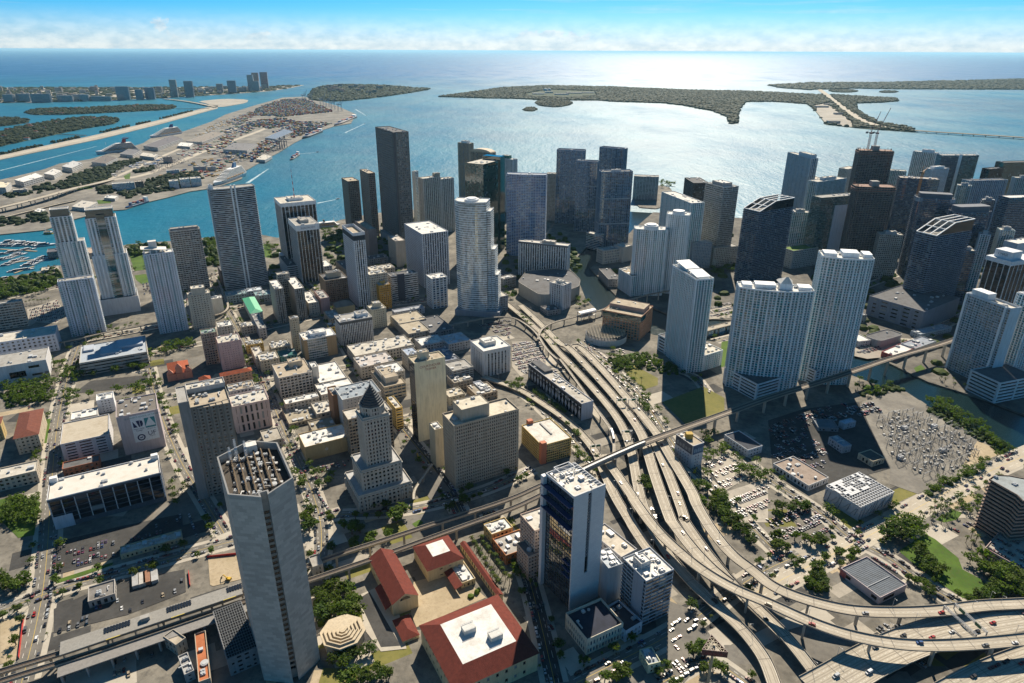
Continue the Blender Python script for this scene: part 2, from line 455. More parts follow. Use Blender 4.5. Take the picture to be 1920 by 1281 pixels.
def strip(m,A,B,mi=0,dz=0.0):
	for i in range(len(A)-1):
		m.poly([(B[i].x,B[i].y,B[i].z+dz),(B[i+1].x,B[i+1].y,B[i+1].z+dz),(A[i+1].x,A[i+1].y,A[i+1].z+dz),(A[i].x,A[i].y,A[i].z+dz)],mi)
# ---------------------------------------------------------------- setting: water and land
def water_mat():
	t=NT('sea water');p=t.pos()
	sep=t.new('ShaderNodeSeparateXYZ');t.L.new(p,sep.inputs[0])
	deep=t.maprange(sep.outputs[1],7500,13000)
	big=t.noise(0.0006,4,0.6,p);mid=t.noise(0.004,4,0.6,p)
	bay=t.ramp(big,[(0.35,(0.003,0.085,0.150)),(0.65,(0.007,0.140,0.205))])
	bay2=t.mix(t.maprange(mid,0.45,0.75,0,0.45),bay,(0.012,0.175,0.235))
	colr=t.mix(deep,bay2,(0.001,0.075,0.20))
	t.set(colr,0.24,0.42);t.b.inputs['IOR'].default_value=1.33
	mp=t.new('ShaderNodeMapping');mp.inputs['Rotation'].default_value=(0,0,R(25));mp.inputs['Scale'].default_value=(1.0,0.45,1);t.L.new(p,mp.inputs['Vector'])
	w=t.noise(0.05,4,0.7,mp.outputs[0]);w2=t.new('ShaderNodeMath',operation='MULTIPLY');t.L.new(t.noise(0.011,6,0.72,mp.outputs[0]),w2.inputs[0]);w2.inputs[1].default_value=2.6;w2=w2.outputs[0]
	a=t.new('ShaderNodeMath',operation='ADD');t.L.new(w,a.inputs[0]);t.L.new(w2,a.inputs[1])
	t.bump(a.outputs[0],0.8,2.4)
	rr=t.noise(0.0022,3,0.6,mp.outputs[0]);t.L.new(t.maprange(rr,0.3,0.7,0.34,0.50),t.b.inputs['Roughness'])
	return t.m
M_WATER=water_mat()
def river_mat():
	t=NT('river water');p=t.pos()
	t.set((0.006,0.018,0.020),0.12,0.35);t.bump(t.noise(0.35,4,0.65,p),0.6,0.5);return t.m
def mottled(name,c1,c2,c3,s1=0.02,s2=0.25,rough=0.92):
	t=NT(name);p=t.pos();n1=t.noise(s1,4,0.65,p);n2=t.noise(s2,4,0.7,p);n3=t.noise(s2*9,2,0.5,p)
	a=t.ramp(n1,[(0.38,c1),(0.62,c2)]);b=t.mix(t.maprange(n2,0.48,0.72,0,0.75),a,c3);d=t.mix(t.maprange(n3,0.4,0.7,0,0.25),b,sc(c1,0.7))
	return t.set(d,rough,0.2)
M_GROUND=mottled('city ground',(0.125,0.115,0.098),(0.25,0.228,0.19),(0.07,0.066,0.06),0.03,0.16)
M_GROUND2=mottled('quay ground',(0.30,0.27,0.225),(0.42,0.38,0.32),(0.22,0.20,0.175),0.006,0.05)
M_PORT=mottled('port apron',(0.15,0.14,0.125),(0.27,0.25,0.215),(0.10,0.095,0.09),0.012,0.035)
M_ASPH=mottled('asphalt',(0.150,0.140,0.125),(0.21,0.195,0.17),(0.105,0.10,0.092),0.03,0.18)
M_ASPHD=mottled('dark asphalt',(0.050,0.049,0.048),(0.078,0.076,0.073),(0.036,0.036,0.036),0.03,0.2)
M_WALK=mottled('pavement',(0.40,0.36,0.30),(0.48,0.44,0.37),(0.33,0.30,0.25),0.05,0.4)
M_DECK=mottled('concrete deck',(0.40,0.355,0.285),(0.48,0.43,0.35),(0.33,0.29,0.235),0.02,0.10)
M_GRASS=mottled('lawn',(0.050,0.100,0.014),(0.085,0.150,0.020),(0.075,0.085,0.025),0.04,0.3)
M_DRYGRASS=mottled('dry lawn',(0.150,0.145,0.040),(0.20,0.18,0.055),(0.10,0.11,0.03),0.03,0.2)
M_SAND=mottled('bare soil',(0.36,0.29,0.19),(0.44,0.36,0.25),(0.26,0.20,0.13),0.04,0.3)
M_WOOD=mottled('island ground',(0.030,0.045,0.020),(0.050,0.065,0.026),(0.10,0.095,0.06),0.004,0.02)
M_LINE=plain((0.72,0.70,0.64),0.7);M_YLINE=plain((0.60,0.42,0.06),0.7)

W=320000
m=MB();m.poly([(-W,-3000,-2.2),(W,-3000,-2.2),(W,W,-2.2),(-W,W,-2.2)]);o=m.build('sea',M_WATER);o['kind']='structure'
def pxs(pts):return[gp(p).xy for p in pts]
def land(name,pts,mat,z=0.0,it=1):
	P=[Vector(p)for p in pts]
	q=P[:]
	for _ in range(it):
		q2=[]
		for i in range(len(q)):
			a,b=q[i],q[(i+1)%len(q)];q2+=[a*0.8+b*0.2,a*0.2+b*0.8]
		q=q2
	q=ccw(q);o=sheet(name,q,z,mat,skirt=-6);return q
north_bank=[(1040,388),(1100,398),(1150,412),(1110,452),(1066,500),(1086,530),(1098,560),(1120,582),(1175,605),(1225,628),(1330,640),(1400,645),(1480,668),(1560,690),(1600,705),(1645,722),(1700,735),(1760,775),(1830,825),(1940,890)]
south_bank=[(1225,398),(1185,432),(1150,470),(1106,503),(1160,560),(1190,563),(1250,588),(1330,598),(1400,602),(1500,632),(1590,655),(1640,668),(1690,692),(1740,716),(1850,750),(1940,785)]
shore=[(0,520),(60,512),(105,500),(150,486),(190,470),(240,458),(320,452),(390,445),(490,440),(520,446),(600,425),(640,412),(700,400),(790,392),(880,388),(960,386)]
mainland=pxs(shore+north_bank)+[Vector((1500,700)),Vector((1500,-500)),Vector((-2500,-500)),Vector((-2500,1500))]
mainland=land('city_ground',mainland,M_GROUND,0.0,0)
brick=pxs(list(reversed(south_bank))+[(1330,405),(1450,413),(1560,402),(1680,384),(1800,362),(1920,345),(2300,300)])+[Vector((6500,3200)),Vector((5000,900))]
brick=land('south_bank_ground',brick,mottled('south bank ground',(0.08,0.075,0.068),(0.19,0.175,0.15),(0.05,0.048,0.045),0.02,0.12),0.0,0)  # asphalt tone darkened below the city ground, painting in the towers' shade
keyisl=land('river_mouth_island_ground',pxs([(1189,388),(1240,392),(1268,368),(1252,347),(1196,350)]),M_GROUND,0.0,1)
rv=sheet('river',pxs(north_bank)+list(reversed([p for p in pxs(south_bank)])),-2.0,river_mat())
Apx=lambda pts:[px('A',p)for p in pts]
port=land('port_island_ground',pxs(Apx([(-200,1045),(0,1005),(130,975),(250,945),(330,915),(500,890),(640,850),(800,800),(860,760),(1010,740),(1180,680),(1260,640),(1420,590),(1580,545),(1700,540),(1880,590),(1990,640),(1960,690),(1870,705),(1760,740),(1640,800),(1560,850),(1430,920),(1360,960),(1350,1000),(1200,1050),(1060,1070),(930,1105),(820,1130),(700,1170),(580,1180),(400,1230),(250,1285),(-200,1330)])),M_PORT,0.0,0)
sobe=land('barrier_island_ground',pxs(Apx([(-900,580),(0,575),(280,570),(620,560),(900,548),(1250,528),(1500,510),(1620,492),(1700,476),(1640,476),(1500,484),(900,488),(0,489),(-900,489)])),M_GROUND2,0.0,0)
cause=land('causeway_ground',pxs(Apx([(-200,925),(0,868),(560,748),(900,668),(1190,590),(1218,590),(1215,606),(900,692),(560,776),(0,892),(-200,940)])),M_GROUND2,0.0,0)
star=land('bay_island_ground',pxs(Apx([(135,628),(220,606),(400,606),(640,594),(820,586),(960,588),(992,600),(930,614),(640,628),(380,640),(180,642)])),M_WOOD,0.0,1)
palm=land('bay_island_ground',pxs(Apx([(-150,770),(30,728),(250,680),(450,656),(600,655),(672,666),(640,692),(480,716),(340,745),(120,790),(-150,850)])),M_WOOD,0.0,1)
hib=land('bay_island_ground',pxs(Apx([(-150,660),(60,658),(160,668),(164,684),(60,700),(-150,720)])),M_WOOD,0.0,1)
term=land('terminal_island_ground',pxs(Apx([(1100,566),(1250,552),(1388,556),(1380,574),(1260,596),(1190,600),(1160,580)])),M_GROUND2,0.0,1)
fisher=land('wooded_island_ground',pxs([(575,186),(590,164),(640,158),(720,160),(780,165),(812,167),(765,175),(700,184),(640,190),(600,190)]),M_WOOD,0.0,1)
Bp=lambda pts:[px('B',p)for p in pts];Cp=lambda pts:[px('C',p)for p in pts]
virg=land('wooded_key_ground',pxs(Bp([(540,541),(740,514),(900,490),(1150,479),(1500,486)])+Cp([(0,503),(400,512),(760,530),(820,528),(1000,540),(1190,549),(1205,566),(1100,574),(962,578),(975,610),(1010,650),(1110,690),(1290,718),(1285,738),(1000,718),(800,696),(742,622),(700,582),(500,568),(350,570),(322,600),(302,690),(270,692),(250,652),(170,622),(0,590)])+Bp([(1800,577),(1510,568),(1450,562),(1100,559),(1000,553),(800,549)])),M_WOOD,0.0,0)
keyb=land('far_key_ground',pxs(Cp([(475,477),(700,463),(1100,462),(1400,455),(1907,442),(2400,436),(2400,502),(1907,501),(1200,499),(960,495),(700,503),(560,494)])),M_WOOD,0.0,0)
isl1=land('mangrove_islet_ground',pxs(Bp([(1013,612),(1035,602),(1075,602),(1098,611),(1070,622),(1030,621)])),M_WOOD,0.0,1)
isl2=land('mangrove_islet_ground',pxs(Bp([(1078,574),(1120,558),(1250,562),(1300,573),(1270,590),(1200,600),(1110,592)])),M_WOOD,0.0,1)
isl3=land('mangrove_islet_ground',pxs(Cp([(810,506),(870,500),(950,503),(985,511),(930,518),(840,515)])),M_WOOD,0.0,1)
isl4=land('mangrove_islet_ground',pxs(Cp([(1092,513),(1150,507),(1208,512),(1180,519),(1120,519)])),M_WOOD,0.0,1)
# parking / boat yard on the wooded key, beach road
sheet('boatyard_ground',pxs(Cp([(725,590),(830,572),(940,660),(960,712),(800,690),(745,622)])),0.25,M_GROUND2)
def path_strip(name,pts,w,mat,z=0.3,it=2,kind='structure'):
	P=smooth([Vector((p.x,p.y,z))for p in[gp(q,0.0)for q in pts]],it);A,B=sides(P,w);m=MB();strip(m,A,B);o=m.build(name,mat)
	if kind:o['kind']=kind
	return o,P
path_strip('key_causeway_road',Cp([(745,486),(860,570),(980,660),(1080,705),(1285,728)]),52,M_DECK)
path_strip('causeway_road',Apx([(-150,912),(0,880),(560,762),(900,680),(1205,598)]),42,M_DECK)

# ---------------------------------------------------------------- streets, pavements, lots and lawns
STREETS=[]
def street(pts,w,k='X',mat=None,walk=4.0,line=True,z=0.012,it=2):
	P=[G(k,p,0.0)for p in pts];P=smooth(P,it)if len(P)>2 else P
	if walk:
		A,B=sides(P,w+2*walk);m=MB();strip(m,A,B,0,0.004+z*0.2);m.build('pavement',M_WALK)['kind']='structure'
	STREETS.append((P,w));A,B=sides(P,w);m=MB();strip(m,A,B,0,z);o=m.build('street',mat or M_ASPH);o['kind']='structure'
	if line:
		m=MB();d0=0
		for off,mi,dash in((0.0,1,False),(w*0.25,0,True),(-w*0.25,0,True)):
			for i in range(len(P)-1):
				a,b=P[i],P[i+1];e=(b-a);ln=e.length
				if ln<0.5:continue
				e/=ln;nn=Vector((-e.y,e.x,0));t=0
				while t<ln:
					l=min(3.5 if dash else 12,ln-t);s0=a+e*t+nn*off;s1=s0+e*l
					m.poly([tuple(s0-nn*.14+Vector((0,0,z+.006))),tuple(s1-nn*.14+Vector((0,0,z+.006))),tuple(s1+nn*.14+Vector((0,0,z+.006))),tuple(s0+nn*.14+Vector((0,0,z+.006)))],mi);t+=9 if dash else 12
		q=m.build('lane_markings',[M_LINE,M_YLINE],o,kind='stuff')
	return P
def zlayer():
	zlayer.n+=1;return 0.020+0.0041*zlayer.n
zlayer.n=0
def ground_patch(name,k,pts,mat,z=None):
	return sheet(name,lot(k,pts),zlayer()if z is None else z,mat)
# north-south and east-west streets of the old town
street([(40,1281),(62,1200),(85,1090),(95,930),(105,800),(128,700),(150,640)],15)
street([(-60,1172),(100,1106),(240,1068),(400,1024),(640,962)],13,z=0.0161)
street([(595,1090),(606,1000),(590,930),(552,850),(525,790),(505,740),(470,660),(430,590),(400,530)],12,z=0.0202)
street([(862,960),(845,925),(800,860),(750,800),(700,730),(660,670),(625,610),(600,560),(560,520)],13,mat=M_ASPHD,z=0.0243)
street([(420,1000),(385,940),(340,870),(310,800),(290,740),(280,690)],11,z=0.0284)
street([(230,760),(330,740),(500,715),(640,690),(760,668)],10,z=0.0325)
street([(130,690),(300,660),(420,635),(560,600),(700,575),(830,560)],11,z=0.0366)
street([(140,640),(300,612),(420,585),(560,545)],14,z=0.0407)
street([(540,850),(650,815),(740,790),(830,765)],10,z=0.0448)
street([(640,965),(760,960),(900,925),(1000,880)],10,z=0.0489)
street([(1040,1281),(1010,1150),(985,1060),(950,1000),(915,960)],12,mat=M_ASPHD,z=0.0530)
street([(1080,1281),(1170,1235),(1260,1190),(1330,1140),(1420,1075),(1500,1040)],13,z=0.0571)
street([(960,720),(1010,760),(1070,820),(1125,880),(1150,930)],11,z=0.0612)
street([(1090,640),(1140,680),(1200,740),(1240,800),(1290,870),(1380,960),(1470,1050)],10,z=0.0653)
street([(1340,640),(1420,620),(1560,560),(1640,530),(1720,500)],12,z=0.0694)
street([(1360,830),(1440,900),(1540,960),(1590,1010),(1660,1040),(1740,1100),(1810,1140)],11,z=0.0735)
street([(1330,740),(1300,700),(1240,690),(1170,660),(1110,640)],9,z=0.0776)
street([(1000,700),(1080,690),(1180,690)],8,z=0.0817)
street([(1240,1281),(1330,1230),(1400,1281)],8,z=0.0858)
street([(1690,660),(1750,620),(1830,580)],12,z=0.0899)
street([(1290,600),(1360,590),(1420,575),(1480,570)],11,z=0.0940)
street([(370,620),(350,560),(380,520),(440,505),(540,520)],12,z=0.0981)
street([(0,560),(100,540),(200,515),(380,480)],16,z=0.1022)
# big sunlit avenue on the right with a raised kerb line
street([(1960,838),(1840,890),(1732,945),(1640,1000),(1560,1040),(1470,1085),(1400,1120)],20,mat=M_DECK,walk=3,z=0.1063)
zlayer.n=26
prn=random.Random(44);PAV={}
for i in range(330):
	q=gp((prn.uniform(-20,1940),prn.uniform(600,1290))).xy;a,b=prn.uniform(6,24),prn.uniform(5,15);e,n_=(EV,EU)if prn.random()<.85 else(Vector((1,0)),Vector((0,1)))
	if not all(inside(mainland,(q+e*a*s+n_*b*r).x,(q+e*a*s+n_*b*r).y)for s in(-1,1)for r in(-1,1)):continue
	k=prn.choice(('asphalt','asphalt','dark','dark','walk','walk','pale','pale','grass','soil'));m=PAV.setdefault(k,MB());z=.0005+.0000105*i
	m.poly([V for V in[(*(q-e*a-n_*b),z),(*(q+e*a-n_*b),z),(*(q+e*a+n_*b),z),(*(q-e*a+n_*b),z)]])
for k,m in PAV.items():m.build('ground_patches',{'asphalt':M_ASPH,'dark':M_ASPHD,'walk':M_WALK,'pale':M_GROUND2,'grass':M_DRYGRASS,'soil':M_SAND}[k])['kind']='structure'
P_PARK=ground_patch('park_lawn','S',[(920,350),(1110,230),(1180,270),(1340,400),(1370,480),(1500,550),(1620,660),(1560,690),(1370,680),(1230,590),(1060,470)],M_GRASS)
ground_patch('lawn','S',[(1180,130),(1300,60),(1370,80),(1330,130),(1240,150)],M_GRASS)
ground_patch('dry_lawn','N',[(780,190),(860,150),(900,190),(1030,260),(1030,310),(940,340),(830,250)],M_DRYGRASS)
ground_patch('dry_lawn','N',[(1060,430),(1350,320),(1500,400),(1500,520),(1240,600)],M_DRYGRASS)
ground_patch('lawn','N',[(670,130),(860,80),(900,110),(760,170),(720,180)],M_GRASS)
ground_patch('lawn','F',[(1480,1060),(1530,1050),(1510,1230),(1470,1240)],M_GRASS)
ground_patch('lawn','O',[(660,330),(700,305),(745,320),(700,355)],M_GRASS)
ground_patch('lawn','O',[(1030,190),(1080,165),(1110,195),(1050,225)],M_GRASS)
ground_patch('lawn','O',[(1365,880),(1500,820),(1590,840),(1400,920)],M_GRASS)
ground_patch('lawn','L',[(0,1120),(140,1080),(270,1150),(260,1281),(0,1281)],M_GRASS)
ground_patch('lawn','P',[(0,0),(280,0),(240,240),(130,260),(0,130)],M_GRASS)
ground_patch('lawn','L',[(290,560),(360,545),(330,720),(290,720)],M_GRASS)
ground_patch('lawn','P',[(380,560),(600,490),(800,430),(790,450),(600,520),(400,580)],M_GRASS)
ground_patch('lawn','D',[(920,470),(1000,460),(1040,480),(1000,500),(930,500)],M_GRASS)
ground_patch('lawn','D',[(950,590),(1030,580),(1060,640),(1000,650),(960,620)],M_GRASS)
ground_patch('lawn','E',[(40,370),(100,370),(110,470),(60,460)],M_GRASS)
ground_patch('lawn','E',[(480,400),(600,380),(620,410),(490,420)],M_GRASS)
ground_patch('lawn','Q',[(1100,160),(1150,130),(1180,150),(1130,190)],M_GRASS)
ground_patch('lawn','A',[(470,1000),(560,975),(610,990),(540,1025),(480,1020)],M_GRASS)
ground_patch('lawn','A',[(690,985),(730,965),(725,1000),(700,1002)],M_GRASS)
ground_patch('lawn','A',[(420,1050),(500,1040),(520,1055),(440,1062)],M_GRASS)
ground_patch('lawn','A',[(540,1120),(620,1115),(620,1135),(550,1140)],M_GRASS)
ground_patch('works_yard','O',[(660,430),(880,360),(1080,420),(1280,560),(1460,640),(1640,780),(1560,880),(1350,960),(1060,1080),(860,1010),(860,900),(700,560)],M_PORT)
ground_patch('soil_patch','O',[(1480,700),(1600,760),(1640,800),(1430,880),(1380,870)],M_SAND)
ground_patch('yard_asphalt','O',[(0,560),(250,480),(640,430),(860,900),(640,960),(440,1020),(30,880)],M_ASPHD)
ground_patch('parking_lot','N',[(1360,860),(1540,760),(1670,960),(1500,1060)],M_GROUND2)
ground_patch('parking_lot','N',[(1460,1080),(1808,970),(1808,1281),(1560,1281)],M_GROUND2)
ground_patch('parking_lot','N',[(0,0),(230,0),(240,170),(60,250),(0,180)],M_GROUND2)
ground_patch('parking_lot','R',[(1100,700),(1280,770),(1440,1010),(1210,1281),(1090,1180)],M_ASPH)
ground_patch('parking_lot','S',[(100,920),(300,860),(620,1000),(420,1130),(300,1160)],M_ASPH)
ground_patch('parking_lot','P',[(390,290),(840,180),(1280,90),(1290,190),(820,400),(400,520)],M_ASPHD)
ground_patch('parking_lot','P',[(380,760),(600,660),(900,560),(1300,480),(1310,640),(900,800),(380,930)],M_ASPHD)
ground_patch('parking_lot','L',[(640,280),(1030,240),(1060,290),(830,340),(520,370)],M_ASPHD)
ground_patch('car_park','D',[(190,830),(400,760),(470,860),(400,930),(200,920)],M_GROUND2)
ground_patch('dug_ground','P',[(1465,400),(1665,385),(1700,550),(1500,600),(1480,590)],M_SAND)
ground_patch('dug_ground','P',[(0,850),(170,810),(140,1110),(0,1150)],M_SAND)
ground_patch('paved_court','Q',[(1110,570),(1400,490),(1620,680),(1130,890),(1090,790)],M_SAND)
ground_patch('plaza','Q',[(730,660),(960,560),(1060,1040),(880,1060),(760,900)],M_WALK)
ground_patch('drive','Q',[(720,690),(800,640),(1020,1020),(880,1030)],M_ASPHD)
ground_patch('road_works','M',[(990,640),(1050,650),(1380,1060),(1230,1120),(1080,900)],M_ASPH)
ground_patch('quay_lot','F',[(1390,820),(1560,800),(1560,890),(1390,900)],M_GROUND2)
ground_patch('quay_lot','K',[(620,1010),(1300,1060),(1000,1150),(700,1180),(610,1160)],M_GROUND2)
ground_patch('plaza','F',[(520,1090),(960,1100),(960,1140),(660,1140),(560,1110)],M_ASPH)
ground_patch('bayfront_lawn','D',[(900,400),(1180,370),(1220,520),(950,560)],M_GRASS)
ground_patch('park_soil','D',[(0,640),(400,560),(450,640),(200,720),(0,760)],M_WOOD)
# ---------------------------------------------------------------- text on things
def text_part(name,s,size,origin,ex,ey,mat,parent,off=0.06,align='CENTER',sx=1.0):
	cu=bpy.data.curves.new(name,'FONT');cu.body=s;cu.size=size;cu.align_x=align;cu.extrude=0.03
	t=bpy.data.objects.new(name,cu);col.objects.link(t);dg=bpy.context.evaluated_depsgraph_get()
	me=bpy.data.meshes.new_from_object(t.evaluated_get(dg));bpy.data.objects.remove(t);bpy.data.curves.remove(cu)
	ex,ey=Vector(ex).normalized(),Vector(ey).normalized();ez=ex.cross(ey)
	o0=Vector(origin)+ez*off-(parent.location if parent.parent is None else parent.parent.location)
	for v in me.vertices:
		p=v.co.copy();v.co=o0+ex*(p.x*sx)+ey*p.y+ez*p.z
	me.materials.clear();me.materials.append(mat)
	o=bpy.data.objects.new(name,me);col.objects.link(o);o.parent=parent;return o
V3=lambda p,z:Vector((p[0],p[1],z))
UPZ=Vector((0,0,1))
condo=lambda**k:S(**{**dict(fh=3.2,bay=3.8,band=0.55,pier=1.0,dep=1.5,wc=WHITE,gl=GL_TEAL,slab=0.08,bal='0110',blind=0.12,glassrail=True,spine=(4,(2,)),pdep=0.25),**k})
office=lambda**k:S(**{**dict(fh=3.9,bay=3.4,band=1.7,pier=1.2,dep=0.45,wc=BEIGE,gl=GL_DARK,blind=0.15),**k})
# ---- far left group
bld('condo_tower','white apartment block with small square windows in front of the leftmost glass tower','tower',rect('D',(405,640),(655,610),(520,1025),du=17),
	condo(wc=(0.70,0.74,0.82),bay=3.6,pier=1.9,band=1.5,slab=1.0,bal='10001'),ROOF_G,3)
def step_tower(label,k,tiers,st,crown,glassm,base_h=0):
	P,h=tiers[0];c=centre(P);root=empty('condo_tower',(c.x,c.y,0),label,'tower');rng=random.Random(len(label))
	for i,(P,h)in enumerate(tiers):facade(root,P,base_h,h,st,rng);roof_cap(root,P,h,ROOF_G,WHITE,1.0)
	P=tiers[-1][0];cp=inset(P,2.0)
	m=MB();m.ext(cp,tiers[-1][1],tiers[-1][1]+crown,0);m.build('crown',glassm,root)
	roof_cap(root,cp,tiers[-1][1]+crown+.02,ROOF_G,WHITE,0.8)
	return root,P
P,h=rect('D',(350,185),(500,150),h=150,du=22)
r_,P_=step_tower('slender teal glass apartment tower with white side strips, leftmost of the tall pair','D',[([P[0]-EV*1.5-EU*1,P[1]+EV*9-EU*1,P[2]+EV*9,P[3]-EV*1.5],h*0.72),(P,h)],condo(slab=1.2,bal='1000',pier=2.4,bay=5.5),12,glass((0.02,0.09,0.09)))
P,h=rect('D',(600,195),(815,172),base=(745,860),du=26)
root,P_=step_tower('broad teal glass apartment tower with white window strips, right one of the tall pair','D',[([P[0]-EV*3-EU*1.5,P[1]+EV*4-EU*1.5,P[2]+EV*4,P[3]-EV*3],h*0.62),(P,h)],condo(slab=1.2,bal='0001',pier=2.6,bay=5.5),13,glass((0.02,0.09,0.09)))
m=MB();v=(P[1]-P[0]);q0,q1=P[0]+v*0.36-EU*2.2,P[0]+v*0.64-EU*2.2
for f in range(int(h/3.2)):
	z=18+f*3.2
	if z+3<h+8:m.poly([V3(q0,z),V3(q1,z),V3(q1,z+3.05),V3(q0,z+3.05)])
m.build('glass_spine',glass((0.015,0.075,0.075),blind=0.1),root,kind='stuff')
PB=[P[0]-EV*6-EU*10,P[1]+EV*6-EU*10,P[1]+EV*6+EU*34,P[0]-EV*6+EU*34]
m=MB();m.ext(PB,0,26);m.build('podium',wall((0.58,0.59,0.62)),root);roof_cap(root,PB,26.05,ROOF_D,(0.58,0.59,0.62),1.2)
P,h=rect('D',(1012,450),(1222,412),base=(1135,1005),du=19)
root=bld('condo_tower','white apartment tower with a slanted sail roof, standing alone left of the grid office','tower',(P,h),condo(bay=3.7,pier=2.0,band=1.5,slab=1.0,bal='1000',wc=(0.74,0.77,0.83)),ROOF_W,2)
m=MB();a,b,c,d=[P[0]+EV*1,P[0]+(P[1]-P[0])*0.8,P[3]+(P[2]-P[3])*0.8,P[3]+EV*1]
m.prism([V3(a,h+8),V3(b,h+4),V3(c,h+4),V3(d,h+8)],[V3(a-EV*3,h+9.5),V3(b,h+5),V3(c,h+5),V3(d-EV*3,h+9.5)],floor=True);m.ext([a+EV*8+EU*9,a+EV*19+EU*9,a+EV*19+EU*18,a+EV*8+EU*18],h,h+17)
m.build('sail_roof',wall(OFFW),root)
m=MB()
for t in(0.05,0.25,0.45,0.65):m.bar(V3(P[0]+(P[1]-P[0])*t+EU*.6,h),V3(P[0]+(P[1]-P[0])*t+EU*.6,h+8-t*5),1.0)
m.build('roof_columns',wall(WHITE),root,kind='stuff')
bld('office_tower','pale grid-fronted slab office with rooftop plant beside the bayfront','tower',rect('D',(1195,285),(1412,262),base=(1290,700),du=20),office(wc=(0.50,0.48,0.46),bay=4.6,band=1.5,pier=0.7,fh=3.6,dep=0.9),ROOF_G,7,pent=(0.6,0.9,4,(0.25,0.25,0.26)))
P,h=rect('X',(392,357),(478,349),base=(425,545),du=24,snap=False);h=h;P=bow(P,0,4.5,8)
root=bld('hotel_tower','tall tower of fine horizontal bands with two white fins, beside the dark muralled block','tower',(P,h),S(fh=3.3,bay=4.5,band=1.35,pier=0,dep=1.1,wc=(0.50,0.52,0.54),gl=GL_DARK),ROOF_G,3,pent=(0.5,0.6,7,WHITE),z0=0)
m=MB();v=(P[8]-P[0]);e=v.normalized();nn=Vector((e.y,-e.x))
for t in(0.46,0.54):
	s=P[0]+v*t;m.ext([s-e*1.2+nn*5.6,s+e*1.2+nn*5.6,s+e*1.2+nn*2.0,s-e*1.2+nn*2.0],0,h+6)
m.build('fin',wall(WHITE),root)
P,h=rect('D',(1560,565),(1880,520),base=(1575,680),du=40,snap=False)
root=low('dark block with a painted red and brown mural, at the foot of the banded tower',(P,h),wc=(0.07,0.05,0.06),roofc=ROOF_D,units=4,st=S(blank=(0,1,2,3),wc=(0.06,0.045,0.05)))
m=MB();rng=random.Random(3);v=P[1]-P[0];nn=Vector((v.y,-v.x)).normalized()*0.06
for i in range(18):
	t=i/18;zt=rng.uniform(0.2,0.9)*h;t2=t+rng.uniform(.05,.1);m.poly([V3(P[0]+v*t+nn*(1+i*.1),1),V3(P[0]+v*min(t2,1)+nn*(1+i*.1),1),V3(P[0]+v*min(t+.06,1)+nn*(1+i*.1),zt)],i%2)
m.build('mural',[plain((0.22,0.03,0.03)),plain((0.10,0.07,0.08))],root,kind='stuff')
bld('old_hotel','cream prewar hotel with a stepped top behind the brown and pink pair','building',rect('D',(1325,738),(1482,700),base=(1380,975),du=17),office(wc=(0.55,0.51,0.42),band=2.2,pier=2.2,bay=4.0,fh=3.4),ROOF_L,3,pent=(0.9,0.6,10,(0.52,0.48,0.40)))
bld('annex','plain white annex tucked between the cream hotel and the guideway bend','building',rect('D',(1495,760),(1560,690),h=28,du=14),S(blank=(0,1,2,3),wc=OFFW),ROOF_W,2)
bld('old_office','brown brick tower with a green copper cornice joined to a pink block','building',rect('D',(1420,1010),(1530,985),base=(1472,1225),du=18),office(wc=(0.42,0.33,0.26),bay=3.2,pier=1.3,band=1.7,fh=3.5),(0.16,0.24,0.20),3)
bld('old_office','pink stucco block with rows of tiny windows beside the brown brick tower','building',rect('D',(1540,1075),(1700,1035),base=(1577,1262),du=26),office(wc=(0.60,0.44,0.42),bay=3.4,pier=2.3,band=2.4,fh=3.3),ROOF_L,6)
P,h=rect('D',(1120,700),(1175,690),h=16,du=10)
# arena-like dark roof hall and white civic halls at the left edge
P,h=rect('D',(560,1215),(1035,1100),base=(580,1300),a=(505,1085))
root=bld('exhibition_hall','long pale hall with a broken blue-grey flat roof below the white apartment block','building',(P,h),S(fh=5,bay=8,band=2.6,pier=0,wc=(0.50,0.47,0.42),dep=.4,gl=GL_DARK),(0.36,0.40,0.45),5,stain=0.2)
m=MB();v,u=P[1]-P[0],P[3]-P[0]
for t0,t1,w0,w1,z in((0.3,0.62,0.25,0.7,2.2),(0.55,0.95,0.45,0.9,3.4),(0.05,0.2,.6,.9,2.8)):m.ext([P[0]+v*t0+u*w0,P[0]+v*t1+u*w0,P[0]+v*t1+u*w1,P[0]+v*t0+u*w1],h,h+z)
m.build('raised_roof',roofm((0.40,0.44,0.50),0.2),root)
low('white civic hall with rows of slit windows at the left edge under the twin towers',rect('D',(-120,1085),(400,1050),base=(-100,1200),du=38),wc=(0.66,0.68,0.74),units=7,st=S(fh=4.5,bay=6,band=2.4,pier=3.2,wc=(0.64,0.66,0.72),gl=GL_DARK))
P,h=rect('L',(-160,215),(330,165),base=(-140,330),du=48)
root=low('angular white museum hall with black recessed window bands at the left edge',(P,h),wc=(0.68,0.68,0.69),roofc=ROOF_G,units=8,st=S(blank=(0,1,2,3),wc=(0.66,0.66,0.68)))
m=MB();v=P[1]-P[0];nn=Vector((v.y,-v.x)).normalized()
for t0,t1,z0,z1 in((0.42,0.66,.25,.6),(0.72,0.88,.68,.82),(0.74,0.9,.2,.32),(0.93,0.99,.2,.34)):a,b=P[0]+v*t0+nn*.05,P[0]+v*t1+nn*.05;m.poly([V3(a,z0*h),V3(b,z0*h),V3(b,z1*h),V3(a,z1*h)])
m.build('window_recess',glass((0.01,0.012,0.015)),root)
bld('office_block','beige office slab with a dark stair strip at the left edge by the car park','building',rect('D',(-120,810),(150,765),base=(-80,985),du=12),office(wc=(0.50,0.46,0.40),band=2.2,pier=0.6,bay=5),ROOF_G,3)
